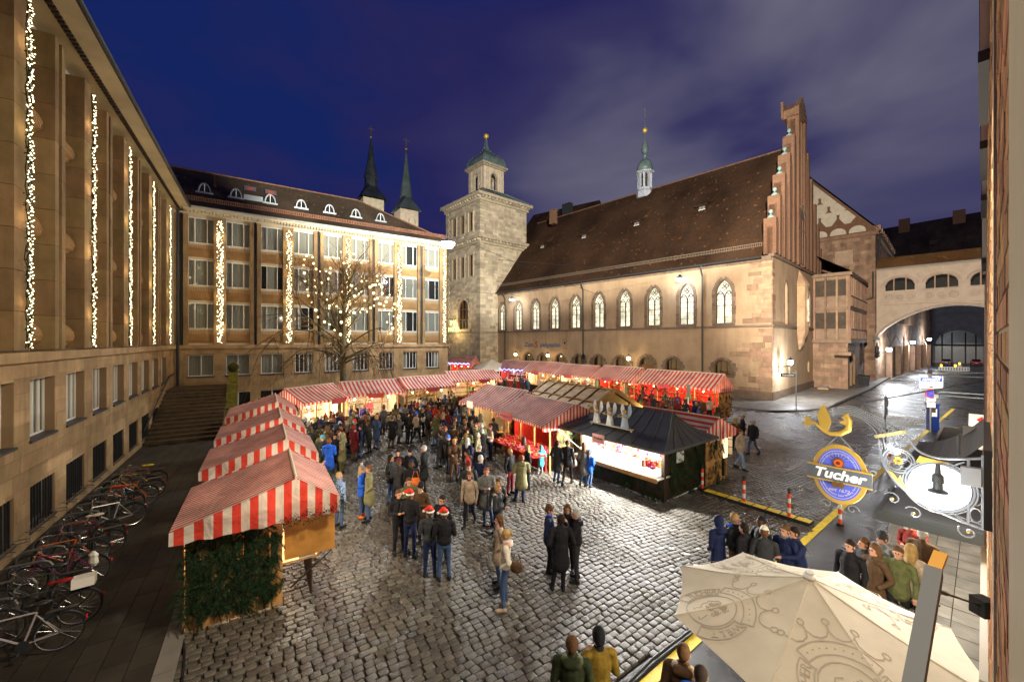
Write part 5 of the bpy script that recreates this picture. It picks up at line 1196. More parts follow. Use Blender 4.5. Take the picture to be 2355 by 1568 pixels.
# ---- cars at the end, barrier, signs
def car(label, x, y, rz, paint):
    t = thing('parked_car', label, 'car', (x, y, 0), rz, 'cars parked at the end of the street')
    prof = [(-2.1, .35), (2.1, .35), (2.15, .6), (2.05, .85), (1.2, .98), (.55, 1.42), (-1.0, 1.45), (-1.75, 1.0), (-2.1, .95), (-2.18, .6)]
    m = MB(); m.prism([(a, b) for a, b in prof[:5]] + [(-1.75, 1.0), (-2.1, .95), (-2.18, .6)], -.85, .85); m.prism([(1.15, .97), (.55, 1.42), (-1.0, 1.45), (-1.7, .99)], -.70, .70); m.build('body', paint, t)
    m = MB(); m.prism([(1.0, 1.02), (.52, 1.37), (-.95, 1.39), (-1.45, 1.03)], -.712, .712); m.add([(1.17, -.62, 1.0), (1.17, .62, 1.0), (.60, .60, 1.40), (.60, -.60, 1.40), (-1.74, -.62, 1.02), (-1.74, .62, 1.02), (-1.04, .6, 1.43), (-1.04, -.6, 1.43)], [(0, 1, 2, 3), (4, 7, 6, 5)]); m.build('windows', mat('car glass', (.01, .012, .014), .05), t)
    for sx in (-1.3, 1.3):
        for sy in (-.86, .86):
            mm = MB(); mm.add(*(lambda b: (b.v, b.f))(MB().lathe([(.2, -.1), (.32, -.08), (.32, .08), (.2, .1)], 14))); 
            mm.v = [(v[0] + sx, v[2] + sy, v[1] + .32) for v in mm.v]; w_ = mm.build('wheel', blackM, t)
    for sy in (-.6, .6):
        MB().box(-2.2, -2.12, sy - .15, sy + .15, .72, .88).build('tail_light', mat('tail light', (.4, .01, .01), .3), t); MB().box(2.10, 2.16, sy - .18, sy + .18, .62, .76).build('headlight', chromeM, t)
    MB().box(-2.215, -2.19, -.25, .25, .55, .67).build('number_plate', whiteM, t); MB().box(-2.2, -2.1, -.8, .8, .36, .5).build('bumper', blackM, t)
car('dark red car parked before the arched doorway, the left one', 108, 99, SR, mat('dark red paint', (.12, .012, .015), .25, .2))
car('bright red car parked at the street end, the right one', 113.6, 97.5, SR, mat('red car paint', (.40, .012, .012), .25, .2))
c = D(2194, 855); t = thing('road_barrier', 'white slotted plastic road barrier with amber warning lamps in the street', 'barrier', (c.x, c.y, 0), -.3)
m = MB(); m.box(-2.3, 2.3, -.04, .04, .15, .95); m.build('board', whiteM, t)
for i in range(11): MB().box(-2.05 + i * .41 - .09, -2.05 + i * .41 + .09, -.055, -.041, .3, .8).build('slot', mat('grey slot', (.2, .2, .2)), t)
for x in (-1.9, 1.9): MB().box(x - .4, x + .4, -.3, .3, 0, .12).build('foot', blackM, t)
ambM = glow('amber lamp', (1, .55, .05), 4)
for x in (-1.9, .2): m = MB(); m.lathe([(.12, .95), (.16, 1.1), (.16, 1.35), (.08, 1.42)], 8, (x, 0, 0)); m.build('warning_lamp', ambM, t)
c = D(2207, 853); t = thing('beacon_post', 'red and white slanted striped beacon with amber lamp beside the road barrier', 'post', (c.x, c.y, 0), -.3)
m = MB(); m.box(-.35, .35, -.3, .3, 0, .12); m.build('foot', blackM, t); MB().box(-.3, .3, -.03, .03, .12, 1.25).build('panel', whiteM, t)
m = MB(); [m.add([(-.3, -.035, .2 + i * .33), (.3, -.035, .36 + i * .33), (.3, -.035, .52 + i * .33), (-.3, -.035, .36 + i * .33)], [(0, 1, 2, 3)]) for i in range(3)]; m.build('stripes', redM, t); MB().lathe([(.12, 1.25), (.16, 1.4), (.14, 1.65)], 8).build('warning_lamp', ambM, t)
# street name post
c = D(1831, 938); t = thing('street_name_post', 'thin steel post with dark street name plate at the pavement corner', 'sign', (c.x, c.y, 0), 0)
MB().tube([(0, 0, 0), (0, 0, 3.3)], .045, 8).build('post', mat('grey post', (.25, .26, .27), .4, .6), t)
n_ = MB().box(-1.35, -.08, -.02, .02, 2.75, 3.05).build('name_plate', mat('dark plate', (.01, .015, .02), .3), t); text('Rathausplatz', .22, whiteM, n_, (-.71, -.024, 2.90), sx=.95)
# parking sign
c = D(2140, 994); t = thing('parking_sign', 'parking ticket machine sign in blue and white on a steel pole', 'sign', (c.x, c.y, 0), radians(-28))
MB().tube([(0, 0, 0), (0, 0, 4.1)], .05, 8).build('pole', MATS['grey post'], t)
b_ = MB().box(-.55, .55, -.10, -.06, 2.85, 3.72).build('board', whiteM, t)
blueM = mat('sign blue', (.01, .06, .42), .4)
MB().box(-.52, .52, -.108, -.101, 3.28, 3.69).build('blue_field', blueM, b_)
text('PARKSCHEIN-', .19, whiteM, b_, (0, -.112, 3.58), sx=.82, bold=.004); text('AUTOMAT', .19, whiteM, b_, (0, -.112, 3.39), sx=.9, bold=.004); text('Hier Parkschein', .13, blackM, b_, (0, -.105, 3.20)); text('lösen', .13, blackM, b_, (0, -.105, 3.07))
MB().add([(-.2, -.105, 2.99), (.2, -.105, 2.99), (0, -.105, 2.88)], [(0, 1, 2)]).build('arrow', blackM, b_)
o = obj('no_stopping_disc', None, t, (0, -.1, 2.5)); 
m = MB(); m.lathe([(.30, 0), (.30, .02)], 24); m.v = [(v[0], -v[2], v[1]) for v in m.v]; m.build('disc', redM, o)
m = MB(); m.lathe([(.24, 0), (.24, .024)], 24); m.v = [(v[0], -v[2], v[1]) for v in m.v]; m.build('blue_disc', blueM, o)
m = MB(); m.beam((-.17, -.03, -.17), (.17, -.03, .17), .05, .01); m.beam((-.17, -.032, .17), (.17, -.032, -.17), .05, .01); m.build('cross', redM, o)
for z in (2.0, 1.62): MB().box(-.2, .2, -.1, -.08, z, z + .32).build('plate', whiteM, t)
c = D(2149, 992); t = thing('ticket_machine', 'blue parking ticket column behind the parking sign pole', 'ticket machine', (c.x + .2, c.y + .3, 0), radians(-28))
m = MB(); m.box(-.25, .25, -.2, .2, 0, 1.7); m.box(-.3, .3, -.25, .25, 1.7, 1.8); m.build('column', mat('dark blue paint', (.006, .02, .12), .35), t); MB().box(-.14, .14, -.215, -.201, .95, 1.45).build('panel', whiteM, t)
c = D(2036, 1012); t = thing('traffic_post', 'steel post with the backs of two round traffic signs near the cobbles', 'sign', (c.x, c.y, 0), radians(60))
MB().tube([(0, 0, 0), (0, 0, 2.6)], .045, 8).build('pole', MATS['grey post'], t)
for z, r in ((2.3, .32), (1.75, .22)): m = MB(); m.lathe([(r, 0), (r, .02)], 20); m.v = [(v[0], -v[2] - .06, v[1] + z) for v in m.v]; m.build('sign_disc', mat('grey sign back', (.3, .32, .33), .4, .5), t)
c = D(1910, 1165); 
# bin and pallet
t = thing('rubbish_bin', 'big black wheeled bin by the arches of the bay building', 'bin', SP(24.3, -4.1, .12), SR)
m = MB(); m.add([(-.55, -.45, .1), (.55, -.45, .1), (.55, .45, .1), (-.55, .45, .1), (-.68, -.55, 1.15), (.68, -.55, 1.15), (.68, .55, 1.15), (-.68, .55, 1.15)], [(0, 3, 2, 1), (4, 5, 6, 7), (0, 1, 5, 4), (1, 2, 6, 5), (2, 3, 7, 6), (3, 0, 4, 7)]); m.build('body', blackM, t)
MB().prism([(-.7, 1.15), (.7, 1.15), (.7, 1.22), (0, 1.36), (-.7, 1.22)], -.57, .57).build('lid', blackM, t)
for x in (-.45, .45): MB().tube([(x, -.5, .1), (x, -.38, .1)], .1, 8).build('wheel', blackM, t)
t = thing('pallet', 'wooden pallet stacked with grey slabs by the gable foot', 'pallet', SP(15.6, -1.4, .12), SR + .1)
for i in range(6): MB().box(-.9, .9, -.55 + i * .2, -.41 + i * .2, .12, .15).build('slat', woodM, t)
for x in (-.8, 0, .8): MB().box(x - .06, x + .06, -.5, .55, .0, .12).build('runner', woodM, t)
for i in range(3):
    for j in range(2 + i % 2): tt = thing('stone_slab', ['grey slab flat on the pallet', 'tilted grey slab on the pallet', 'dark slab at the pallet edge'][i] + [', bottom one', ', upper one', ', topmost one'][j], 'slab', SP(15.0 + i * .58, -1.4, .27 + .08 * j), SR + .1 + .06 * j, 'slabs on the pallet'); MB().box(-.26, .26, -.4, .4, 0, .07).build('slab', kerbM, tt)
# ================================================================== camera side building
AL = Vector((.764, .645, 0)); OUT = Vector((-.645, .764, 0))
CR = atan2(-.764, .645)          # frame whose x points into the wall and -y towards the camera
def CP(t, s, z=0.): p = AL * t + OUT * s; return Vector((p.x, p.y, z))
cw = thing('brick_building', 'brick fronted building seen edge on at the picture side, with pale stone strips', 'building', (0, 0, 0), atan2(.645, .764))
# local x = t along the wall, local y = s outward
wb = mat('facade brick', (.58, .31, .15), .9, var=.25, scale=9, isl=.3, hue=.02, bump=.7, bscale=60, spec=.2)
wm_ = mat('facade mortar', (.55, .47, .33), .95)
MB().box(.47, 46, -.6, -.036, 0, 22).build('wall', wm_, cw)
bx = []; rng = random.Random(2)
for i in range(0, 250):
    z = 1.5 + i * .082
    x = 1.03 + (.13 if i % 2 else 0)
    while x < 3.4:
        if not (2.30 < x < 2.55): bx.append((x + .006, x + .244, -.08, -.03 + rng.uniform(-.002, .001), z + .006, z + .074))
        x += .25
pieces(cw, 'brick', bx, wb, 300)
m = MB(); rng = random.Random(3)
for i in range(0, 260):
    z = .3 + i * .082; x = 3.45
    while x < 9: m.box(x + .006, x + .244, -.08, -.03 + rng.uniform(-.004, .001), z + .006, z + .074); x += .25
m.build('bricks', wb, cw, kind='stuff')
MB().box(9, 46, -.08, -.032, 0, 22).build('far_brickwork', brickM, cw)
MB().box(.45, 1.02, -.5, -.026, 0, 20).build('window_jamb', mat('cream jamb', (.66, .58, .40), .8, var=.08), cw)
MB().box(2.33, 2.52, -.06, -.024, 0, 20).build('stone_strip', mat('pale stone strip', (.50, .48, .42), .8, var=.15, bump=.4, bscale=60), cw)
for t0, z0, z1 in ((5.0, 8.2, 10.2), (7.2, 8.2, 10.2), (9.8, 8.2, 10.2), (5.5, 11.5, 13.8), (8, 11.5, 13.8), (12, 7.5, 9.8), (15, 7.5, 9.8), (19, 8, 10.5), (13, 12, 15), (18, 13, 16)):
    o = MB().box(t0, t0 + 1.2, -.05, -.02, z0, z1).build('window', glassM, cw); MB().box(t0 - .1, t0, -.05, .02, z0, z1).build('frame', whiteM, o); MB().box(t0 - .14, t0 + 1.3, -.05, .03, z0 - .1, z0 - .01).build('sill', sillM, o)
    MB().box(t0 + 1.3, t0 + 1.34, -.02, .03, z0, z1).build('shutter', blackM, o)
MB().box(3.4, 4.6, -.03, .0, 4.86, 5.30).build('black_box', blackM, cw)
# shop front below
m = MB(); m.box(6, 30, -.03, .03, 2.3, 2.6); m.build('shop_fascia', mat('cream fascia', (.5, .45, .35), .6), cw)
shopM = glow('shop window light', (1., .86, .6), 1.0, True)
for t0 in (2.5, 4.6, 6.7, 8.8): 
    o = MB().box(t0, t0 + 1.8, -.035, -.028, .8, 2.2).build('shop_window', shopM, cw)
    MB().box(t0 - .06, t0, -.03, .02, .6, 2.3).build('frame', whiteM, o)
light('shop_light', (5.2, 1.0, 2.1), 240, (1, .93, .8), .25, cw); light('shop_light', (9.2, .7, 2.2), 200, (1, .9, .7), .25, cw); light('shop_light', (13, .6, 2.3), 330, (1, .93, .75), .2, cw); light('shop_light', (16.5, .6, 2.3), 330, (1, .93, .75), .2, cw)
# slabs of the footway before the shops
ft = obj('shop_pavement', None, None, (0, 0, 0), atan2(.645, .764), kind='structure')
MB().box(1, 40, -.05, 1.75, -.1, .045).build('bed', soilM, ft)
bx = [(t + .01, t + .59, s + .008, s + .432, .0, .06 + U(0, .004)) for t in np.arange(4, 26, .6) for s in (.0, .44, .88, 1.32)]
pieces(ft, 'pavement_slab', bx, walkM, 90)
MB().box(1, 40, 1.755, 1.9, -.1, .07).build('kerb', kerbM, ft)
# ---- brewery sign and its bracket
sgn = thing('sign_bracket', 'ornate wrought iron wall bracket with harp rods and glowing white disc', 'bracket', CP(8, 0), CR)
ironM = mat('painted iron', (.24, .26, .28), .4, .3)
def sx(s, z): return (-s, 0, z)
m = MB(); m.tube([sx(0, 3.45), sx(0, 4.42)], .022, 6); m.tube([sx(.13, 3.5), sx(.13, 4.36)], .016, 6); m.build('wall_bar', ironM, sgn)
def curve(pts, n=8):
    """smooth line through points (s,z)"""
    P = [Vector((a, b, 0)) for a, b in pts]; P = [P[0] * 2 - P[1]] + P + [P[-1] * 2 - P[-2]]; o = []
    for i in range(1, len(P) - 2):
        for k in range(n):
            t = k / n; a, b, c, d_ = P[i - 1:i + 3]
            v = .5 * ((2 * b) + (c - a) * t + (2 * a - 5 * b + 4 * c - d_) * t * t + (3 * b - a - 3 * c + d_) * t ** 3); o.append(sx(v.x, v.y))
    v = P[-2]; o.append(sx(v.x, v.y)); return o
low = [(0, 3.46), (.25, 3.52), (.52, 3.62), (.75, 3.78), (.92, 4.0), (1.0, 4.25)]; 
outer = [(0, 4.38), (.25, 4.32), (.45, 4.30), (.6, 4.36), (.68, 4.5)]
m = MB(); m.tube(curve(low), .018, 6); m.tube(curve([(a, b + .05) for a, b in low]), .010, 5); m.tube(curve(outer), .016, 6); m.build('rail', ironM, sgn)
for k in range(6):
    f = k / 5
    a0 = (1.0 - .32 * f, 4.25 + .25 * f); a1 = (1.03 - .22 * f, 4.52 + .13 * f); a2 = (1.18 - .05 * f, 4.70 + .12 * f); a3 = (1.34, 4.76 + .13 * f); a4 = (1.50 + .02 * f, 4.74 + .08 * f); 
    MB().tube(curve([a0, a1, a2, a3, a4, (1.56, 4.70 + .03 * f)]), .009, 5).build('harp_rod', ironM, sgn)
m = MB(); m.beam((-1.05, 0, 4.47), (-.72, 0, 4.60), .03, .05); o = m.build('clip_plate', mat('brass plate', (.45, .40, .2), .35, .6), sgn)
for q in range(4): MB().ball((-1.02 + q * .09, -.02, 4.482 + q * .035), .012, 6).build('rivet', goldM, o)
def ring(c, r, th, n=36): return [sx(c[0] + r * cos(2 * pi * i / n), c[1] + r * sin(2 * pi * i / n)) for i in range(n + 1)]
C = (.40, 3.90)
m = MB(); m.tube(ring(C, .325, 0), .014, 6); m.tube(ring(C, .355, 0), .010, 6); m.tube([sx(C[0] - .30 - .06 + .30 * cos(a) * 1.15, C[1] + .42 * sin(a)) for a in np.linspace(-1.2, 1.2, 14)], .012, 5); m.build('disc_ring', ironM, sgn)
discM = glow('disc light', (.92, .97, 1.), 1.8, True)
m = MB(); m.lathe([(.30, -.03), (.30, .03)], 40); m.v = [(v[0] - C[0], v[2], v[1] + C[1]) for v in m.v]; m.build('light_disc', discM, sgn)
m = MB(); m.lathe([(.10, -.02), (.10, -.01), (.05, .02), (.045, .10), (.06, .11), (.055, .2), (.03, .23), (.02, .36)], 12, (-C[0] - .0, -.12, C[1] - .02)); m.build('lamp_fitting', leadM, sgn)
MB().lathe([(.02, 0), (.02, .26)], 8, (-.22, .1, 4.36)).build('lamp_fitting', leadM, sgn)
c2 = (.80, 4.17)
m = MB(); m.tube(ring(c2, .17, 0), .012, 6); m.tube(ring(c2, .14, 0), .008, 5)
for k in range(4): a = k * pi / 2 + .4; m.tube(ring((c2[0] + .07 * cos(a), c2[1] + .07 * sin(a)), .065, 0, 16), .007, 5)
m.build('rose_ring', ironM, sgn)
m = MB()
for k in range(7): a = 2 * pi * k / 7; m.ball((-(c2[0] + .035 * cos(a)), -.02, c2[1] + .035 * sin(a)), .024, 7)
m.build('gold_rose', goldM, sgn, smooth=True)
def leaf(pts, nm='gold_leaf', th=.012):
    MB().prism([(-a, b) for a, b in pts], -th, th).build(nm, goldM, sgn)
leaf([(.93, 4.02), (.85, 3.98), (.80, 3.90), (.78, 3.96), (.74, 3.84), (.70, 3.90), (.68, 3.76), (.60, 3.70), (.46, 3.56), (.62, 3.64), (.76, 3.78), (.88, 3.92)])
leaf([(.62, 4.20), (.55, 4.18), (.50, 4.21), (.30, 4.25), (.48, 4.27), (.58, 4.29)])
for (s_, z, d_) in ((.86, 3.60, 1), (.64, 3.46, 1), (.13, 3.38, -1)):
    m = MB(); m.tube([sx(s_ + (.10 - .008 * i) * cos(i * .6 * d_ + .5), z + (.10 - .008 * i) * sin(i * .6 * d_ + .5)) for i in range(12)], .010, 5); m.build('scroll', ironM, sgn); MB().ball((-s_, 0, z), .02, 7).build('scroll_bud', goldM, sgn)
for z in (3.62, 3.84, 4.1): m = MB(); m.tube([sx(.065 + .055 * cos(a), z + .09 * sin(a)) for a in np.linspace(0, 2 * pi, 14)], .009, 5); m.build('quatrefoil', ironM, sgn)
m = MB(); m.box(-.20, -.02, -.05, .05, 4.0, 4.24); m.build('transformer_box', mat('grey box', (.35, .38, .40), .3, .4), sgn)
# gold fish-tailed figure
m = MB(); fy = 0
body = [(1.42, 4.76), (1.34, 4.66), (1.36, 4.52), (1.46, 4.44), (1.58, 4.42), (1.68, 4.46), (1.78, 4.56), (1.84, 4.60)]
rr = [.015, .034, .042, .040, .038, .028, .018, .010]
pp = [Vector(sx(*b)) for b in body]; m.tube(pp, rr, 8); m.build('gold_body', goldM, sgn, smooth=True)
for pts in ([(1.36, 4.78), (1.44, 4.70), (1.40, 4.66), (1.47, 4.62), (1.38, 4.58), (1.33, 4.68)], [(1.62, 4.44), (1.57, 4.60), (1.60, 4.72), (1.66, 4.86), (1.70, 4.84), (1.75, 4.70), (1.72, 4.55), (1.68, 4.48)], [(1.84, 4.60), (1.88, 4.66), (1.92, 4.64), (1.90, 4.58), (1.97, 4.55), (1.90, 4.52), (1.92, 4.46), (1.80, 4.54)]): leaf(pts, 'gold_fin', .02)
lampM = glow('spot lamps', (.95, .98, 1.), 40)
m = MB(); m.ball((-.88, -.06, 4.36), .032, 8); m.ball((-.80, -.06, 4.30), .030, 8); m.build('spot_lamp', lampM, sgn)
light('spot_light', (-1.0, -.85, 4.6), 20, (1, .99, .96), .05, sgn)
light('disc_glow', (-C[0] - .2, -.8, C[1] - .3), 60, (.92, .97, 1.), .22, sgn)
light('disc_glow', (-C[0] + .1, .6, C[1] - .2), 90, (.92, .97, 1.), .22, sgn)
m = MB(); m.tube([(-.98, .3, 4.30), (-1.6, 3.0, 4.62), (-.0, 7.5, 4.9)], .014, 5)
for q in (.9, 4.0): m.tube([(-1.45 + .12 * cos(a), 1.5 + q, 4.55 + .13 * sin(a)) for a in np.linspace(0, 4, 10)], .006, 4)
m.build('stay_rod', ironM, sgn)
bs = thing('brewery_sign', 'oval blue and gold Tucher brewery sign hanging under the bracket', 'sign', CP(8, 1.47), CR)
hz = 3.80
bluS = mat('sign cobalt', (.10, .13, .62), .35); 
def oval(rx, rz, y0, y1, m_, nm, par):
    mm = MB(); mm.prism([(rx * cos(2 * pi * i / 48), hz + rz * sin(2 * pi * i / 48)) for i in range(48)], y0, y1); return mm.build(nm, m_, par)
oval(.325, .445, -.02, .02, goldM, 'gold_rim', bs); fc = oval(.285, .40, -.032, -.021, bluS, 'blue_face', bs)
m = MB(); m.tube([(.335 * cos(2 * pi * i / 48), -.0, hz + .455 * sin(2 * pi * i / 48)) for i in range(49)], .014, 6); m.build('outer_rim', goldM, bs, smooth=True)
m = MB(); m.tube([(.262 * cos(2 * pi * i / 48), -.034, hz + .372 * sin(2 * pi * i / 48)) for i in range(49)], .003, 4); m.build('white_line', whiteM, fc)
bn = MB(); bn.box(-.40, .40, -.075, -.045, hz - .10, hz + .10); bnr = bn.build('banner', mat('banner grey', (.14, .155, .17), .4, .3), bs)
m = MB(); m.box(-.40, .40, -.08, -.04, hz + .101, hz + .122); m.box(-.40, .40, -.08, -.04, hz - .122, hz - .101); m.build('banner_edge', goldM, bnr)
text('Tucher', .205, mat('sign white', (.85, .85, .8), .4, emit=(1, 1, .95), es=.25, sample=False), bnr, (0, -.082, hz), shear=.25, bold=.006, sx=1.05, ext=.006)
m = MB(); m.lathe([(.075, 0), (.075, .02)], 20); m.v = [(v[0], -.04 - v[2], v[1] + hz + .19) for v in m.v]; m.build('emblem_ring', mat('bronze emblem', (.25, .15, .05), .4, .6), fc)
m = MB(); m.lathe([(.055, 0), (.055, .03)], 20); m.v = [(v[0], -.04 - v[2], v[1] + hz + .19) for v in m.v]; m.build('emblem_disc', mat('orange disc', (.75, .12, .02), .5), fc)
m = MB(); m.ball((0, -.075, hz + .19), .028, 10, sy=.3); m.build('emblem_head', mat('dark emblem', (.16, .03, .01)), fc)
m = MB()
for k in range(7): a = pi * (.15 + .7 * k / 6); m.tube([(.085 * cos(a), -.045, hz + .2 + .085 * sin(a)), (.125 * cos(a), -.045, hz + .2 + .125 * sin(a))], .004, 4); m.ball((.13 * cos(a), -.045, hz + .2 + .13 * sin(a)), .009, 6)
m.build('crown', mat('silver', (.6, .62, .65), .3, .8), fc)
for x in (-.035, .035): m = MB(); m.lathe([(.045, 0), (.045, .02)], 16); m.v = [(v[0] + x, -.08 - v[2], v[1] + hz - .145) for v in m.v]; m.build('medal', mat('bronze emblem', (.25, .15, .05)), fc)
text('seit 1672', .07, whiteM, fc, (0, -.036, hz - .245), shear=.3, ext=.001)
def arc_text(s, rx, rz, a0, a1, size, par, inv=False):
    n = len(s)
    for i, ch in enumerate(s):
        if ch == ' ': continue
        a = a0 + (a1 - a0) * i / (n - 1); x, z = rx * cos(a), rz * sin(a); tg = atan2(rz * cos(a), -rx * sin(a)); tg = tg + pi if not inv else tg
        text(ch, size, whiteM, par, (x, -.036, hz + z), (radians(90), -tg, 0), ext=.001, shear=.2)
arc_text('Vormals königlich bayerisches Weizenbrauhaus', .235, .335, radians(158), radians(22), .036, fc)
arc_text('Traditionsbrauerei Tucher Nürnberg Fürth', .225, .325, radians(205), radians(335), .036, fc, True)
m = MB()
for s_ in (-1, 1):
    m.beam((0, 0, 4.42), (s_ * .19, 0, hz + .38), .03, .012); m.tube([(s_ * (.16 + (.085 - .007 * i) * cos(i * .62)), 0, 3.29 + (.085 - .007 * i) * sin(i * .62)) for i in range(11)], .008, 5)
    m.tube([(0, 0, 3.36), (s_ * .03, 0, 3.25), (s_ * .09, 0, 3.22)], .008, 5)
m.tube([(.40 + .035 * cos(a), 0, hz + .12 + .035 * sin(a)) for a in np.linspace(0, 6, 10)], .008, 5)
m.build('hanger', ironM, bs)
# ---- awnings
t = thing('flat_canopy', 'flat dark grey glass canopy under the white disc sign', 'canopy', CP(0, 0), atan2(.645, .764))
m = MB(); m.box(9.05, 10.8, 0, 1.12, 2.98, 3.03); m.build('roof_sheet', mat('canopy grey', (.10, .10, .09), .35, .2), t)
m = MB(); m.box(9.0, 9.05, 0, 1.17, 2.9, 3.06); m.box(9.05, 10.8, 1.12, 1.17, 2.9, 3.06); m.build('rim', mat('dark grey paint', (.04, .045, .042), .4), t)
t = thing('ribbed_awning', 'curved grey ribbed awning beyond the disc sign', 'awning', CP(0, 0), atan2(.645, .764))
def awn(a0, a1, m_, lift=0.):
    mb = MB(); K = 8
    vs = [];
    for tt in (a0, a1):
        for k in range(K): f = k / (K - 1); vs.append((tt, 1.2 * f, 3.85 - .85 * (1 - (1 - f) ** 2) + lift))
    mb.add(vs, [(k, k + 1, K + k + 1, K + k) for k in range(K - 1)]); return mb
gA = mat('awning grey', (.16, .155, .14), .6); gB = mat('awning rib', (.05, .05, .048), .6)
mb = awn(12.2, 16.4, gA); mb.build('canvas', gA, t)
for i in range(13): awn(12.2 + i * .33, 12.2 + i * .33 + .09, gB, .012).build('rib', gB, t)
for (tt, s_, z, w_, h_, lab) in ((14.5, .14, 3.05, .28, .36, 'white banner with red mark above the ribbed awning'), (12.6, .18, 2.75, .34, .55, 'white printed board below the banner by the awning')):
    q = thing('hanging_banner', lab, 'banner', CP(tt + 3, s_), CR); MB().box(-w_ / 2, w_ / 2, -.02, .02, z + .4, z + .4 + h_).build('panel', whiteM, q)
    if h_ < .52: MB().add([(.0, -.025, z + .6), (.12, -.025, z + .7), (.12, -.025, z + .5)], [(0, 1, 2)]).build('red_mark', redM, q)
for (z, nm) in ((4.9, 'upper white strip light bar further along the brick building'), (4.1, 'lower white strip light bar further along the brick building')):
    q = thing('strip_light', nm, 'lamp', CP(17 + (4.9 - z) * 3, 0), CR); m = MB(); m.tube([(0, 0, z), (-1.0, 0, z)], .02, 5); m.tube([(0, 0, z + .12), (-1.0, 0, z + .12)], .02, 5); m.build('arms', ironM, q); MB().beam((-1.0, -.4, z), (-1.05, .4, z + .1), .1, .12).build('tube', mat('lit tube', (.7, .7, .68), .4), q)
# slanting mast with wooden tip and stay
def P3(px, py, Y): return at(px, py, Y)
t = thing('slanting_mast', 'square grey mast with a wooden tip leaning over the cream parasol', 'mast', CP(3.9, .0), 0)
o_ = Vector(t.location); a = P3(2098, 1590, 2.3) - o_; b = P3(2148, 1312, 2.75) - o_; c = P3(2164, 1272, 2.85) - o_
a2 = a + (a - b) * .8
m = MB(); m.beam(a2, b, .085, .085); m.build('mast', mat('grey lacquer', (.15, .15, .148), .6), t); MB().beam(b, c, .07, .03).build('wooden_tip', mat('orange wood', (.6, .3, .06), .5), t)
m = MB(); e_ = P3(2146, 1355, 2.7) - o_; f_ = P3(2262, 1394, 2.9) - o_; m.tube([e_, e_.lerp(f_, .25)], .014, 6); m.tube([e_.lerp(f_, .25), f_], .007, 6); m.build('stay', steelM, t); MB().box(-.05, .05, -.05, .05, -.06, .06, M=Matrix.Translation(f_)).build('stay_plate', steelM, t)
t = thing('parasol_fill', 'added unseen spotlight above the wall, brightening the parasol', 'floodlight', (1.29, 1.88, 7.9), 0)  # fill lamp added out of view for the parasol, mast and people
m = MB(); m.box(-.1, .1, -.1, .1, 0, .2); m.tube([(0, 0, .15), (.4, -.45, .2)], .02, 5); m.build('housing', steelM, t)
sp_ = light('flood', (0, 0, -.1), 800, (1, .93, .76), .12, t, 'SPOT', spot_size=radians(84), spot_blend=.5); sp_.rotation_euler = (Vector((3.9, 5.0, 2.5)) - Vector((1.29, 1.88, 7.9))).to_track_quat('-Z', 'Y').to_euler()
# ---- big cream parasol
creamM = mat('cream canvas', (.70, .62, .46), .75, var=.12, scale=1.5, bump=.15, bscale=8)
printM = mat('faded brown print', (.50, .42, .31), .9)
pc = Vector((3.75, 5.02, 0)); PR = 1.66; z0, z1 = 2.36, 2.92
t = thing('big_parasol', 'big cream octagonal parasol printed with Tucher crowns beside the wall', 'parasol', (pc.x, pc.y, 0), 0)
can = MB(); seam = MB()
for k in range(8):
    a0, a1 = radians(-4 + 45 * k), radians(-4 + 45 * (k + 1)); R = 8; Cn = 6; vs = []
    for i in range(R + 1):
        f = i / R
        for j in range(Cn + 1):
            u = j / Cn; p0 = Vector((cos(a0), sin(a0))) * PR * f; p1 = Vector((cos(a1), sin(a1))) * PR * f; p = p0.lerp(p1, u); sag = -.035 * sin(pi * u) * f ** 1.5; zz = z1 + (z0 - z1) * f - .05 * sin(pi * f) + sag
            ins = 1 - .03 * sin(pi * u) * f ** 4; vs.append((p.x * ins, p.y * ins, zz + .004 * sin(j * 3 + i * 2)))
    can.add(vs, [(i * (Cn + 1) + j, i * (Cn + 1) + j + 1, (i + 1) * (Cn + 1) + j + 1, (i + 1) * (Cn + 1) + j) for i in range(R) for j in range(Cn)])
    seam.tube([(cos(a0) * PR * f, sin(a0) * PR * f, z1 + (z0 - z1) * f - .05 * sin(pi * f) + .004) for f in np.linspace(.04, 1, 9)], .008, 4)
canopy = can.build('canopy', creamM, t, smooth=True); seam.build('seam', creamM, canopy)
m = MB(); m.lathe([(.07, 0), (.075, .02), (.05, .05), (.05, .075)], 14, (0, 0, z1)); m.build('crown_cap', whiteM, t); MB().tube([(0, 0, 0), (0, 0, z1 - .02)], .03, 8).build('pole', steelM, t)
for k in range(8): a0 = radians(-4 + 45 * k); MB().tube([(0, 0, z1 - .1), (cos(a0) * PR * .97, sin(a0) * PR * .97, z0 - .03)], .012, 5).build('rib', woodM, t)
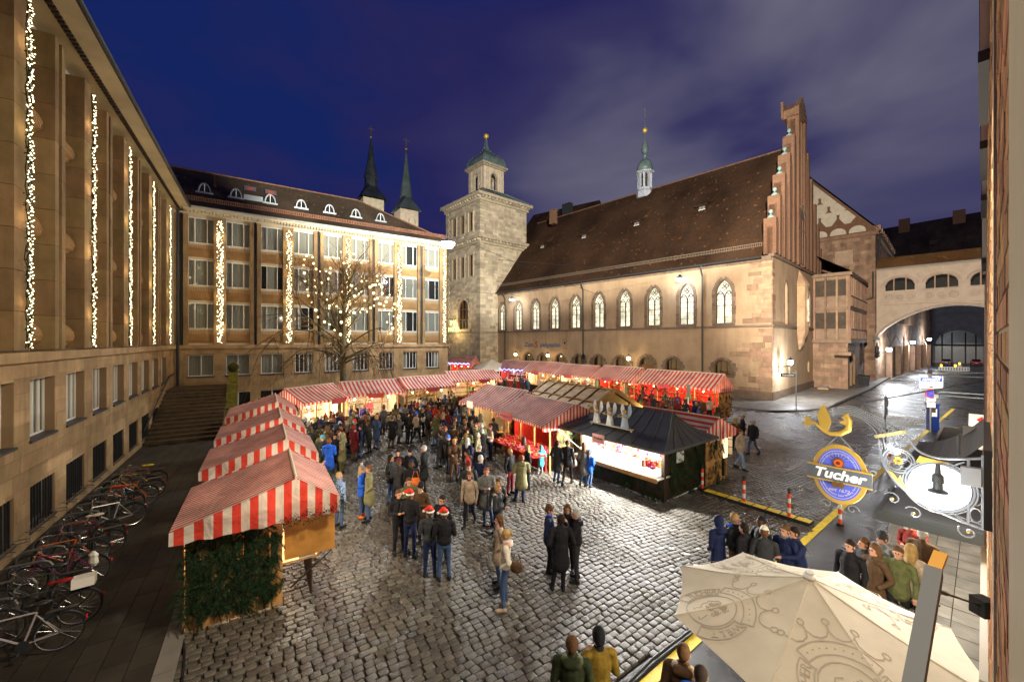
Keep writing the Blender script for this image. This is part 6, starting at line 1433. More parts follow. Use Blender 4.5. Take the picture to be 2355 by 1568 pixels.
def emblem(k, half, off=0.):
    """printed crown over a banded medallion, drawn in the panel's own plane; reaches over the seam like the print in the place"""
    ac = radians(k); er = Vector((cos(ac), sin(ac), 0)); slope = Vector((er.x, er.y, (z0 - z1) / PR)).normalized(); tang = Vector((-er.y, er.x, 0))
    def pt(u, v, h=.010):        # u sideways, v down from the medallion centre outward
        u *= 1.45; v *= 1.45; rad = PR * .72 + v; x = er * rad + tang * u
        an = atan2(x.y, x.x); rr_ = sqrt(x.x ** 2 + x.y ** 2); q = (math.degrees(an) + 4) % 45 / 45; f = min(1.02, rr_ * cos(radians((q - .5) * 45)) / (PR * cos(radians(22.5))))
        zz = z1 + (z0 - z1) * f - .05 * sin(pi * min(f, 1)) - .035 * sin(pi * q) * f ** 1.5; return Vector((x.x, x.y, zz + h * .6))
    mb = MB(); W = .008
    def ln(pts):
        q = [pt(*p) for p in pts]; vs = []; n = len(q)
        for i in range(n):
            d = (q[min(i + 1, n - 1)] - q[max(i - 1, 0)]).normalized(); o = d.cross(Vector((er.x * .3, er.y * .3, 1)).normalized()) * W; vs += [q[i] - o, q[i] + o]
        mb.add(vs, [(2 * i, 2 * i + 1, 2 * i + 3, 2 * i + 2) for i in range(n - 1)])
    def arc(c, r, a, b, n=16, ry=None): ln([(c[0] + r * sin(x), c[1] - (ry or r) * cos(x)) for x in np.linspace(a, b, n)])
    arc((0, 0), .19, 0, 2 * pi, 24, .2); arc((0, 0), .31, -2.3, -.95); arc((0, 0), .31, .95, 2.3); arc((0, 0), .21, -2.3, -.9); arc((0, 0), .21, .9, 2.3)
    for s_ in (-1, 1): ln([(s_ * .25, -.18), (s_ * .17, -.12)]); ln([(s_ * .232, .205), (s_ * .157, .14)])
    arc((0, .02), .27, -.85, .85); arc((0, .02), .36, -.80, .80); ln([(-.20, -.16), (-.26, -.23)]); ln([(.20, -.16), (.26, -.23)])
    for q in range(9): a = -.66 + 1.32 * q / 8; mb.ball(pt(.315 * sin(a), .02 - .315 * cos(a), .004), .011, 5, sz=.4)
    for q in range(5):
        a = -.72 + 1.44 * q / 4; c = (.50 * sin(a), .02 - .50 * cos(a)); arc(c, .024, 0, 2 * pi, 9)
        ln([(.476 * sin(a), .02 - .476 * cos(a)), (.44 * sin(a), .02 - .44 * cos(a))])
        if q < 4:
            b = a + .18; 
            ln([(.44 * sin(a), .02 - .44 * cos(a)), (.395 * sin(a + .06), .02 - .395 * cos(a + .06)), (.38 * sin(b), .02 - .38 * cos(b)), (.395 * sin(a + .30), .02 - .395 * cos(a + .30)), (.44 * sin(a + .36), .02 - .44 * cos(a + .36))])
    # curly head in profile
    prof = [(-.02, -.10), (-.07, -.09), (-.085, -.05), (-.11, -.02), (-.08, 0), (-.085, .03), (-.065, .06), (-.03, .07), (-.04, .13), (.10, .13), (.07, .06)]
    ln(prof)
    rg = random.Random(k)
    for q in range(34): a, r = rg.uniform(0, 2 * pi), .085 * sqrt(rg.random()); arc((.03 + r * cos(a), -.03 + r * sin(a) * 1.05), .013, 0, 5, 6)
    e_ = mb.build('printed_emblem', printM, canopy)
    for s_, a0, a1, inv in (('TUCHER', -1.95, -1.1, 1), ('WELT', 1.15, 1.85, 1)):
        for i, ch in enumerate(s_):
            a = a0 + (a1 - a0) * i / (len(s_) - 1); p = pt(.26 * sin(a), -.26 * cos(a), .008); tg = (pt(.26 * sin(a + .05), -.26 * cos(a + .05)) - pt(.26 * sin(a - .05), -.26 * cos(a - .05))).normalized()
            nrm = Vector((er.x * .3, er.y * .3, 1)).normalized(); up = nrm.cross(tg); M = Matrix((tg, up, nrm)).transposed().to_euler()
            text(ch, .13, printM, e_, p, M, ext=.001)
for k in (175, 250, 10, 98): emblem(k, 0)
# ---- bar things at the wall foot
t = thing('small_table', 'small brown wooden table at the wall between parasol and shop', 'table', CP(6.6, .55, .06), atan2(.645, .764))
m = MB(); m.box(-.45, .45, -.3, .3, 1.0, 1.04); m.build('tabletop', mat('brown board', (.30, .17, .08), .5, var=.2), t)
for x in (-.38, .38):
    for y in (-.24, .24): MB().tube([(x, y, 1.0), (x * 1.2, y * 1.1, 0)], .02, 6).build('leg', MATS['brown board'], t)
t = thing('patio_heater', 'round steel patio heater drum at the foot of the wall', 'heater', CP(5.6, .28, .06), 0)
m = MB(); m.lathe([(.16, 0), (.16, .9), (.21, .95), (.21, 1.15), (.1, 1.22)], 18); m.build('drum', mat('brushed steel', (.45, .45, .43), .3, .9), t, smooth=True); MB().lathe([(.215, .62), (.215, .8)], 18).build('band', blackM, t)
t = thing('planter', 'green twiggy planter with red berries at the wall foot', 'planter', CP(4.7, .3, .06), 0)
m = MB(); m.box(-.2, .2, -.2, .2, 0, .5); m.build('pot', redM, t)
m = MB(); rg = random.Random(4)
for i in range(260):
    P = Vector((rg.gauss(0, .16), rg.gauss(0, .16), .5 + rg.random() * .55)); a = Vector((rg.uniform(-1, 1), rg.uniform(-1, 1), rg.uniform(0, 1))) * .09; m.add([P, P + a, P + a * .5 + Vector((.02, .01, 0))], [(0, 1, 2)])
m.build('twigs', mat('fresh green', (.10, .16, .04), .7, isl=.4), t)
m = MB(); [m.ball((rg.gauss(0, .15), rg.gauss(0, .15), .6 + rg.random() * .5), .016, 5) for i in range(40)]; m.build('berries', redM, t)
# ================================================================== market stalls
fineX = stripes('fine stripe roof', 'X', .135); fineY = stripes('broad stripe gable', 'Y', .30); fineV = stripes('valance stripe', 'X', .30)
midX = stripes('stripe roof', 'X', .27); midY = stripes('stripe gable', 'Y', .21)
rowX = stripes('row stripe roof', 'X', .34); redboard = mat('red board', (.50, .03, .02), .6, var=.15, scale=4)
creamboard = mat('cream board', (.60, .50, .34), .6, var=.1)
signM = mat('orange sign', (.70, .085, .02), .5); violM = mat('violet lettering', (.22, .10, .42), .5)
def garland(parent, pts, r=.13, dens=170, name='garland', m=firM):
    mb = MB(); rg = random.Random(len(pts) * 7 + int(abs(pts[0][0]) * 100)); pts = [Vector(p) for p in pts]
    for a, b in zip(pts[:-1], pts[1:]):
        L = (b - a).length
        for i in range(int(L * dens)):
            P = a.lerp(b, rg.random()) + Vector((rg.gauss(0, 1), rg.gauss(0, 1), rg.gauss(0, 1))) * r * .45; q = Vector((rg.uniform(-1, 1), rg.uniform(-1, 1), rg.uniform(-1, 1))) * .065; w_ = Vector((rg.uniform(-1, 1), rg.uniform(-1, 1), rg.uniform(-1, 1))) * .02
            mb.add([P, P + q, P + q * .6 + w_], [(0, 1, 2)])
    return mb.build(name, m, parent)
def fir_cover(parent, o, ux, uz, wd, ht, n, name='fir_branches', size=.34, seed=1, nrm=None, m=firM):
    """cut fir branches fixed on a wall: stems with two combs of needles"""
    rg = random.Random(seed); o = Vector(o); ux = Vector(ux); uz = Vector(uz); nn = nrm and Vector(nrm) or ux.cross(uz).normalized(); mb = MB()
    for i in range(n):
        b = o + ux * rg.uniform(0, wd) + uz * rg.uniform(0, ht) + nn * rg.uniform(.0, .12); a = rg.uniform(-1.0, 1.0) - pi / 2 * (rg.random() < .8); d = (ux * cos(a) + uz * sin(a) + nn * rg.uniform(.0, .4)).normalized()
        L = size * rg.uniform(.6, 1.3); side = d.cross(nn).normalized(); mb.beam(b, b + d * L, .012, .012)
        for q in range(14):
            f = (q + .6) / 14; P = b + d * L * f; w_ = size * .30 * (1.15 - f)
            for s_ in (-1, 1):
                e_ = P + side * s_ * w_ + d * w_ * .7 + nn * rg.uniform(-.02, .05); mb.add([P, P + d * .017, e_], [(0, 1, 2)])
    return mb.build(name, m, parent)
goodsM = mat('market goods', (.45, .25, .12), .5, isl=.6, hue=.10); goodsR = mat('red goods', (.45, .06, .03), .45, isl=.5, hue=.05); goodsW = mat('pale goods', (.62, .55, .42), .5, isl=.4, hue=.06)
def goods(label, stall_mat, boxes, n, m, seed, hmax=.16):
    """a counter's wares: nobody could count them"""
    rg = random.Random(seed); mb = MB(); M = stall_mat
    for (x0, x1, y0, y1, z) in boxes:
        for i in range(n):
            x, y = rg.uniform(x0, x1), rg.uniform(y0, y1); s = rg.uniform(.02, .055); h = rg.uniform(.03, hmax); k = rg.random()
            t0 = len(mb.v)
            if k < .4: mb.box(x - s, x + s, y - s, y + s, z, z + h)
            elif k < .75: mb.lathe([(s * .8, 0), (s, h * .3), (s * .8, h * .7), (s * .3, h * .8), (s * .3, h)], 6, (x, y, z))
            else: mb.ball((x, y, z + s), s, 6)
            for j in range(t0, len(mb.v)): mb.v[j] = tuple(M @ Vector(mb.v[j]))
    mb.build('market_goods', m, None, label=label, kind='stuff', cat='market goods')
STALLS = []
def stall(label, A, B, depth, zf=2.3, zr=3.05, zb=2.3, ry=None, ov=.5, end=.25, roofm=midX, gabm=midY, inside=redboard, lamp=120, lampcol=(1, .78, .45), sign=None, gar=True, posts=3, goodm=goodsM, seed=1, sidegreen=(True, True), open_back=False, signx=None, bo=.25, counter=True, glowm=None, goodlabel=None, sag=.04, whitewall=False):
    A = Vector((A[0], A[1], 0)); B = Vector((B[0], B[1], 0)); L = (B - A).length; rz = atan2((B - A).y, (B - A).x); ry = depth * .5 if ry is None else ry
    t = thing('market_stall', label, 'market stall', A, rz, 'striped market stalls'); Mw = Matrix.Translation(A) @ Matrix.Rotation(rz, 4, 'Z')
    STALLS.append((Mw, L, depth))
    # body of boards
    n = max(4, int(L / .22))
    for i in range(n):
        a = L * i / n; MB().box(a + .004, a + L / n - .004, depth - .03 - .004 * (i % 2), depth, .05, 2.25).build('board', inside, t) if not whitewall else None
    if whitewall: MB().box(0, L, depth - .03, depth, .05, 2.25).build('back_wall', inside, t)
    for s_, x in ((0, 0), (1, L)):
        k = 7
        for i in range(k): 
            a = .45 + (depth - .5) * i / k; MB().box(x - .02, x + .02, a + .004, a + (depth - .5) / k - .004, .05, 2.25).build('board', woodM if sidegreen[s_] else inside, t)
        if sidegreen[s_]: fir_cover(t, (x - .03 if s_ == 0 else x + .03, .4 if s_ == 0 else .4, .2), (0, 1, 0), (0, 0, 1), depth - .4, 2.0, 70 if A.y < 30 else 50, seed=seed + s_, nrm=(-1 if s_ == 0 else 1, 0, 0))
    if counter:
        MB().box(.02, L - .02, -.25, .45, .88, .93).build('counter', inside if inside is not creamboard else woodM, t)
        MB().box(.04, L - .04, -.14, -.10, .05, .88).build('counter_front', darkwoodM if not inside is redboard else redboard, t)
        MB().box(.05, L - .05, depth - .45, depth - .05, 1.45, 1.48).build('shelf', woodM, t)
    for i in range(posts + 1 if posts else 0): x = L * i / posts; MB().box(x - .04, x + .04, .0, .08, .93 if 0 < i < posts else .0, zf + .1).build('post', woodM, t)
    # canvas roof
    x0, x1 = -end, L + end; K = 12
    def slope(ya, za, yb, zb_):
        mb = MB(); J = 6; vs = []
        for th in (0, -.012):
            for i in range(K + 1):
                for j in range(J + 1):
                    f = j / J; u = i / K; vs.append((x0 + (x1 - x0) * u, ya + (yb - ya) * f, za + (zb_ - za) * f - sag * sin(pi * f) * (1 + .4 * sin(u * 9 + seed)) + th))
        o = (K + 1) * (J + 1); fs = []
        for i in range(K):
            for j in range(J): a = i * (J + 1) + j; fs.append((a, a + J + 1, a + J + 2, a + 1)); fs.append((o + a, o + a + 1, o + a + J + 2, o + a + J + 1))
        return mb.add(vs, fs)
    mb = slope(-ov, zf, ry, zr); mb2 = slope(ry, zr, depth + bo, zb); mb.add(mb2.v, mb2.f)
    # drop of the eaves
    for y, z in ((-ov, zf), (depth + bo, zb)): mb.add([(x0, y, z), (x1, y, z), (x1, y, z - .13), (x0, y, z - .13)], [(0, 1, 2, 3)])
    mb.build('canvas_roof', roofm, t, smooth=False)
    for x in (x0, x1):
        mb = MB(); vd = .24; top = [(x, -ov, zf), (x, ry, zr), (x, depth + bo, zb)]; G = 14; ys = [-ov + (depth + bo + ov) * g_ / G for g_ in range(G + 1)]; tz = lambda y: zf + (zr - zf) * (y + ov) / (ry + ov) if y < ry else zr + (zb - zr) * (y - ry) / (depth + bo - ry); vv = [(x + .03 * sin(g_ * 1.9 + seed) * k_, y, tz(y) if k_ == 0 else min(zf, zb) - vd - .03 * (g_ % 2)) for g_, y in enumerate(ys) for k_ in (0, 1)]; mb.add(vv, [(2 * g_, 2 * g_ + 2, 2 * g_ + 3, 2 * g_ + 1) for g_ in range(G)]); mb.build('gable_cloth', gabm, t)
    mb = MB(); mb.tube([(x0, ry, zr + .01), (x1, ry, zr + .01)], .03, 6); mb.build('ridge_seam', creamM, t)
    sx0 = L * .5 if signx is None else signx
    if gar:
        P = []
        for i in range(15): x = x0 + (x1 - x0) * i / 14; P.append((x, -ov - .03, zf - .13 - .05 * sin(i * 1.7) + (.30 * max(0, 1 - abs(x - sx0) / .75) if sign else 0)))
        garland(t, P)
    if sign:
        s_ = MB().box(sx0 - .52, sx0 + .52, -ov - .06, -ov - .02, zf - .30, zf + .02).build('sign_board', signM, t); text(sign, .26, violM, s_, (sx0, -ov - .066, zf - .14), shear=.2, ext=.003)
    gl = glowm or warmM
    nl = 2 if L < 3.2 else 3
    for i in range(nl):
        x = L * (i + .5) / nl; MB().ball((x, .35, 2.0), .065, 8).build('lamp_bulb', gl, t); MB().tube([(x, .35, 2.05), (x, .35, zf + .15)], .008, 4).build('lamp_cord', blackM, t)
        light('stall_light', (x, .25, 1.92), lamp / nl, lampcol, .07, t)
    if goodlabel:
        goods(goodlabel, Mw, [(.1, L - .1, -.2, .4, .93), (.1, L - .1, depth - .4, depth - .1, 1.48), (.15, L - .15, depth - .12, depth - .05, 1.7), (.1, L - .1, depth - .15, depth - .05, .95)], int(L * 26), goodm, seed)
    return t, Mw, L
def lerp2(a, b, f): return (a[0] + (b[0] - a[0]) * f, a[1] + (b[1] - a[1]) * f)
# the row beside the office wing
base = Vector((-4.75, 9.15, 0)); off = (0, 4.1, 8.15, 12.9)
labs = ['nearest striped canvas stall with plywood wing and fir branches on its side', 'second striped stall of the left row, directly behind the nearest one', 'third striped stall of the left row', 'fourth striped stall of the left row, by the foot of the stairs']
LW = []
for k in range(4):
    A = base + LBD * off[k]; 
    t, Mw, L = stall(labs[k], A, A + LBD * (1.65 if k < 3 else 2.4), 2.2, zf=2.38, zr=2.95, zb=2.30, ry=.22, ov=.66, end=.55, roofm=fineX, gabm=fineY, inside=woodM if k == 0 else creamboard, lamp=(420, 330, 330, 400)[k], lampcol=(1, .88, .68), posts=2 if k else 0, seed=10 + k, sidegreen=(k == 0, False), bo=.12, goodm=goodsW, goodlabel=['small pale wares on the counter of the nearest left stall', 'small wares on the counter of the second left stall', 'small wares on the counter of the third left stall', 'small wares on the counter of the fourth left stall'][k])
    garland(t, [(-.6, -.70, 2.2), (L + .6, -.70, 2.2)], .19, 330, 'front_garland')
    LW.append(t)
garland(LW[0], [(-.66, -.7, 2.2), (-.66, -.1, 2.12), (-.66, .45, 2.08)], .16, 420)['kind'] = 'stuff'
m = MB(); m.box(-.04, -.0, -.62, .42, 1.0, 2.28); m.build('plywood_wing', mat('plywood', (.42, .20, .045), .4, var=.28, scale=2.2), LW[0])
fir_cover(LW[0], (-.07, .55, .35), (0, 1, 0), (0, 0, 1), 1.6, 1.75, 330, size=.30, seed=77, nrm=(-1, 0, 0))
m = MB(); m.beam((-.05, -.55, 1.0), (-.02, .3, .35), .03, .03); m.build('wing_strut', steelM, LW[0])
t = thing('plastic_tray', 'white tray box at the counter edge beside the plywood wing', 'tray', Vector((-4.75, 9.15, 0)) + LBD * .2 + LBN * .12, LBR)
MB().box(-.2, .5, -.05, .25, .935, 1.03).build('tray', whiteM, t); MB().box(-.16, .46, -.01, .21, 1.031, 1.036).build('tray_inside', creamboard, t)
# curve along the rear wing
specs = [((-11.95, 22.6), (-10.75, 25.3), 'bright striped stall with red sign left of the tree, first along the rear wing', 520, 'Lebkuchen', 2.2),
         ((-10.75, 25.95), (-8.0, 28.0), 'brightly lit striped stall directly behind the tree trunk', 620, 'Käse', 2.2),
         ((-7.75, 29.4), (-4.9, 31.6), 'striped drinks stall with two white kettles right of the tree', 260, 'Glühwein', 2.2),
         ((-5.35, 35.3), (-1.4, 37.6), 'white walled striped stall before the end of the rear wing', 330, 'Imbiss', 2.2)]
for i, (a, b, lab, pw, sg_, dp) in enumerate(specs):
    t, Mw, L = stall(lab, a, b, dp, zf=2.4, zr=3.15, lamp=pw * 1.5, lampcol=(1, .86, .66) if i < 2 else (1, .8, .5), sign=sg_, seed=30 + i, inside=(creamboard, creamboard, creamboard, creamboard)[i], goodm=(goodsW, goodsW, goodsM, goodsM)[i], sidegreen=(False, False), goodlabel=['gingerbread wares in the stall left of the tree', 'wares in the bright stall behind the tree', 'bottles and mugs in the drinks stall', 'wares in the white walled stall'][i], signx=L_ if (L_ := Vector((b[0] - a[0], b[1] - a[1])).length * (.72, .5, .5, .66)[i]) else None, whitewall=True)
    if i == 2:
        for q, x in enumerate((.75, 2.85)):
            kt = thing('kettle', ['white mulled wine kettle, left one on the drinks stall', 'white mulled wine kettle, right one on the drinks stall'][q], 'kettle', Mw @ Vector((x, -.02, .93)), 0, 'kettles on the drinks stall')
            m = MB(); m.lathe([(.17, 0), (.19, .05), (.19, .42), (.17, .46)], 16); m.build('pot', whiteM, kt); m = MB(); m.lathe([(.19, .46), (.12, .52), (.03, .54), (.03, .6)], 14); m.build('lid', blackM, kt)
# the row along the hall
rowR = [((-1.7, 51.6), (1.7, 48.6), 'striped stall with blue light chains beside the white parasol', 'Kerzen', (.6, .7, 1.), 200), ((1.65, 46.8), (4.9, 43.4), 'striped stall with gingerbread hearts, second along the hall', 'Mandeln', (1, .8, .5), 230), ((5.0, 43.0), (7.95, 39.7), 'middle striped stall of the hall row, with pale wares', 'Honig', (1, .84, .6), 260), ((8.3, 38.9), (10.75, 35.2), 'striped stall hung with scarves behind the timber hut', 'Krippen', (1, .7, .4), 230), ((11.3, 35.0), (15.1, 29.6), 'long red lined striped stall, end one of the hall row by the iron fountain cage', 'Schmuck', (1, .52, .3), 420)]
for i, (a, b, lab, sg_, lc, pw) in enumerate(rowR):
    L_ = Vector((b[0] - a[0], b[1] - a[1])).length
    t, Mw, L = stall(lab, a, b, 2.3, zf=2.35 + .05 * (i % 2), zr=3.38 + .1 * (i % 2), end=.16, roofm=rowX, gabm=midY, lamp=pw * 1.9, lampcol=lc, sign=sg_, seed=50 + i, inside=(redboard, creamboard, creamboard, redboard, redboard)[i], goodm=(goodsW, goodsM, goodsW, goodsM, goodsR)[i], sidegreen=(False, i == 4), signx=L_ * .4, posts=4 if i == 4 else 3, glowm=(glow('blue lamp', (.5, .6, 1), 20) if i == 0 else None), goodlabel=['candles in the blue lit stall', 'almonds and hearts in the second hall stall', 'pale wares in the middle hall stall', 'scarves and crib figures in the fourth hall stall', 'red ornaments in the long end stall'][i], whitewall=True)
    if i == 4: fir_cover(t, (0, -.12, .1), (.0, 0, 1), (1, 0, 0), 1.9, .9, 60, seed=5, nrm=(0, -1, 0)); light('stall_light', (L - .6, .3, 1.6), 110, (1, .25, .12), .1, t)
    if i == 3:
        mb = MB(); rg = random.Random(8)
        for q in range(16): x = (.1 + q * .055) if q < 8 else L - 1.0 + (q - 8) * .11; mb.box(x, x + .05, -.3, -.27, .95, 2.2)
        mb.build('hanging_scarves', mat('scarves', (.35, .30, .14), .9, isl=.7, hue=.12), t, kind='stuff')
    if i == 0:
        mb = MB()
        for q in range(70): mb.ball((-.2 + q * (L + .4) / 69, -.56, 2.32 + .08 * sin(q * .6)), .035, 5)
        mb.build('blue_bulbs', glow('blue bulbs', (.15, .22, 1.), 12), t, kind='stuff')
# far booth by the tower and white parasol
t, Mw, L = stall('small striped booth with blue lights at the foot of the stone tower', (-9.6, 62.0), (-6.3, 60.2), 2.2, zf=2.6, zr=3.5, lamp=300, lampcol=(1, .6, .3), seed=70, inside=redboard, sidegreen=(False, False), gar=False, goodlabel='glowing wares in the booth under the tower')
mb = MB(); [mb.ball((-.2 + q * (L + .4) / 39, -.56, 2.45 + .08 * sin(q * .9)), .05, 5) for q in range(40)]; mb.build('blue_bulbs', glow('blue bulbs', (.15, .22, 1.), 12), t, kind='stuff')
c = D(1129, 872); t = thing('white_parasol', 'white square Tucher parasol among the crowd below the tower', 'parasol', (-2.65, 52.5, 0), radians(20))
m = MB(); r = 2.1; m.add([(-r, -r, 2.3), (r, -r, 2.3), (r, r, 2.3), (-r, r, 2.3), (0, 0, 3.5)] + [(-r, -r, 2.05), (r, -r, 2.05), (r, r, 2.05), (-r, r, 2.05)], [(0, 1, 4), (1, 2, 4), (2, 3, 4), (3, 0, 4), (0, 5, 6, 1), (1, 6, 7, 2), (2, 7, 8, 3), (3, 8, 5, 0)]); cp_ = m.build('canopy', creamM, t)
MB().tube([(0, 0, 0), (0, 0, 3.5)], .04, 8).build('pole', whiteM, t); text('Tucher', .3, blackM, cp_, (-1.1, -r - .01, 2.17))
# middle stalls
def shift(a, b, s_):   # pull the front back under its eave
    a = Vector(a); b = Vector(b); d = (b - a).normalized(); n = Vector((-d.y, d.x)); return (a + n * s_), (b + n * s_)
a, b = shift((-3.15, 24.4), (-.88, 21.35), .55)
t, Mw, L = stall('striped stall with sweeping eave and small lit sign, left of the timber hut', a, b, 2.9, zf=2.2, zr=3.1, ry=1.5, ov=.55, lamp=170, lampcol=(1, .8, .45), seed=80, inside=creamboard, goodm=goodsW, gar=False, sidegreen=(False, True), sag=.14, bo=.4, goodlabel='bright small ornaments on the stall left of the timber hut')
q = MB().box(.9, 1.5, -.63, -.58, 1.98, 2.36).build('lit_sign', glow('lit sign', (1, .62, .45), 1.6), t)
a, b = shift((-.72, 20.6), (1.18, 17.5), .55)
t, Mw, L = stall('striped stall with red counter of figurines and orange lettered sign', a, b, 2.7, zf=2.2, zr=3.0, ry=1.35, ov=.55, end=.3, roofm=stripes('stripe wide', 'X', .19), gabm=stripes('stripe gable wide', 'Y', .19), lamp=190, lampcol=(1, .72, .5), seed=81, inside=redboard, goodm=goodsR, gar=False, sidegreen=(False, True), bo=.4, goodlabel='rows of figurines and trinkets on the red counter')
MB().box(.1, L + .1, -.95, -.25, .82, .88).build('counter_apron', redM, t)
goods('smoking men figurines crowded on the front of the red counter', Mw, [(.2, L, -.9, -.3, .88)], 150, goodsR, 91, .13)
s_ = MB().box(.55, 1.55, -.72, -.66, 2.0, 2.38).build('sign_board', signM, t); text('Perlsterne', .24, violM, s_, (1.05, -.726, 2.19), shear=.2); 
m = MB(); m.box(1.9, 2.2, -.35, -.3, .9, 1.35); m.build('slate', leadM, t)
# timber hut
hd = Vector((.5, -.866, 0)); A = Vector((1.35, 25.0, 0)); t = thing('timber_hut', 'unroofed looking timber hut with battened board roof and fir dressed walls', 'hut', A, atan2(hd.y, hd.x))
hutM = mat('fresh timber', (.48, .30, .10), .55, var=.2, scale=5, isl=.15); L, W_ = 5.2, 2.9
for i in range(16): a = L * i / 16; MB().box(a + .004, a + L / 16 - .004, 0, .03, .05, 2.4).build('board', mat('ochre board', (.42, .30, .10), .6, var=.2), t)
for i in range(9): a = W_ * i / 9; MB().box(L - .03, L, a + .004, a + W_ / 9 - .004, .05, 2.45).build('board', MATS['ochre board'], t)
MB().box(0, .03, 0, W_, .05, 2.4).build('end_wall', hutM, t); MB().box(0, L, W_ - .03, W_, .05, 2.4).build('back_wall', hutM, t)
for i in range(4): MB().box(L - .02, L + .08, i * W_ / 3 - .06, i * W_ / 3 + .06, 0, 2.6).build('post', hutM, t)
MB().prism([(-.1, 2.4), (W_ + .1, 2.4), (W_ / 2, 3.25)], L - .02, L + .02, M=Matrix(((0, 1, 0, 0), (1, 0, 0, 0), (0, 0, 1, 0), (0, 0, 0, 1)))).build('gable_board', hutM, t)
for side in (0, 1):
    ya, yb = (-.55, W_ / 2) if side == 0 else (W_ + .55, W_ / 2); za, zb = 2.25, 3.35
    K = 9
    for k in range(K):
        f0, f1 = k / K, (k + .93) / K; y0_, y1_ = ya + (yb - ya) * f0, ya + (yb - ya) * f1; q0, q1 = za + (zb - za) * f0, za + (zb - za) * f1
        MB().add([(-.4, y0_, q0), (L + .4, y0_, q0), (L + .4, y1_, q1), (-.4, y1_, q1), (-.4, y0_, q0 + .02), (L + .4, y0_, q0 + .02), (L + .4, y1_, q1 + .035), (-.4, y1_, q1 + .035)], [(0, 3, 2, 1), (4, 5, 6, 7), (0, 1, 5, 4), (1, 2, 6, 5), (2, 3, 7, 6), (3, 0, 4, 7)]).build('roof_board', hutM, t)
    for f in (.03, .40, .92): y_, z_ = ya + (yb - ya) * f, za + (zb - za) * f + .07; MB().beam((-.4, y_, z_), (L + .4, y_, z_), .10, .05).build('purlin', hutM, t)
    for i in range(7): x = -.3 + i * (L + .6) / 6; MB().beam((x, ya, za + .075), (x, yb, zb + .075), .07, .05).build('batten', hutM, t)
    MB().beam((L + .42, ya, za - .02), (L + .42, yb, zb - .02), .04, .22).build('barge_board', hutM, t)
fir_cover(t, (.1, -.03, .3), (1, 0, 0), (0, 0, 1), L - .2, 2.0, 120, seed=41, nrm=(0, -1, 0), size=.42); fir_cover(t, (L + .05, .1, .1), (0, 1, 0), (0, 0, 1), W_ - .2, 2.2, 90, seed=42, nrm=(1, 0, 0), size=.42)
light('hut_light', (L + .9, W_ + .6, 2.0), 60, (1, .8, .4), .08, t)
lt = thing('candle_lantern', 'small black lantern hung at the corner of the timber hut', 'lantern', A + hd * (L + .35) + Vector((.866, .5, 0)) * W_, 0)
m = MB(); m.lathe([(.12, 1.5), (.12, 1.55)], 6); m.lathe([(.14, 1.85), (.03, 2.0)], 6); [m.tube([(.11 * cos(a), .11 * sin(a), 1.5), (.11 * cos(a), .11 * sin(a), 1.87)], .012, 4) for a in np.linspace(0, 5.23, 6)]; m.tube([(0, 0, 2.0), (0, 0, 2.3)], .01, 4); m.build('frame', blackM, lt); MB().ball((0, 0, 1.68), .05, 6).build('candle', warmM, lt)
# dark tent stall with carved angels
tx = Vector((.603, -.798, 0)); ty = Vector((.798, .603, 0)); FL = Vector((3.19, 17.8, 0)); t = thing('tent_stall', 'dark grey tent roofed stall with brilliant white counter and angel figures on top', 'market stall', FL, atan2(tx.y, tx.x)); L, W_ = 4.0, 2.46
Mt = Matrix.Translation(FL) @ Matrix.Rotation(atan2(tx.y, tx.x), 4, 'Z')
tarM = mat('grey tarpaulin', (.055, .06, .06), .38, var=.2, scale=2, bump=.15, bscale=5)
e = 2.12; x0, x1, y0, y1 = -.75, L + .62, -1.0, W_ + .35; ra, rb_, ryy, rz_ = .55, L - .35, W_ * .45, 3.12
def hip(u0, u1, pa, pb, ra_, rb2, K=8, J=8, fl=.16):
    vs = []
    for i in range(K + 1):
        for j in range(J + 1):
            f = j / J; p = Vector(pa).lerp(Vector(pb), i / K).lerp(Vector(ra_).lerp(Vector(rb2), i / K), f); p.z -= fl * sin(pi * f) * .9; vs.append(p)
    return vs, [(i * (J + 1) + j, (i + 1) * (J + 1) + j, (i + 1) * (J + 1) + j + 1, i * (J + 1) + j + 1) for i in range(K) for j in range(J)]
m = MB(); R0, R1 = (ra, ryy, rz_), (rb_, ryy, rz_)
for pa, pb, qa, qb in (((x0, y0, e), (x1, y0, e), R0, R1), ((x1, y0, e), (x1, y1, e), R1, R1), ((x1, y1, e), (x0, y1, e), R1, R0), ((x0, y1, e), (x0, y0, e), R0, R0)): m.add(*hip(0, 1, pa, pb, qa, qb))
for pa, pb in (((x0, y0), (x1, y0)), ((x1, y0), (x1, y1)), ((x1, y1), (x0, y1)), ((x0, y1), (x0, y0))): m.add([(pa[0], pa[1], e), (pb[0], pb[1], e), (pb[0], pb[1], e - .10), (pa[0], pa[1], e - .10)], [(0, 1, 2, 3)])
m.build('tent_roof', tarM, t, smooth=False)
m = MB()
for i in range(9):
    f = i / 8; p = Vector((x0 + (x1 - x0) * f, y0, e)); q = Vector((ra + (rb_ - ra) * f, ryy, rz_)); m.tube([p.lerp(q, g_) + Vector((0, 0, -.144 * sin(pi * g_) + .012)) for g_ in np.linspace(0, 1, 8)], .014, 4)
for i in range(1, 6):
    f = i / 6; p = Vector((x1, y0 + (y1 - y0) * f, e)); q = Vector(R1); m.tube([p.lerp(q, g_) + Vector((0, 0, -.144 * sin(pi * g_) + .012)) for g_ in np.linspace(0, 1, 8)], .014, 4)
m.build('roof_seam', tarM, t)
for i in range(18): a = L * i / 18; MB().box(a + .004, a + L / 18 - .004, -.06, -.03, .03, .86).build('board', darkwoodM, t)
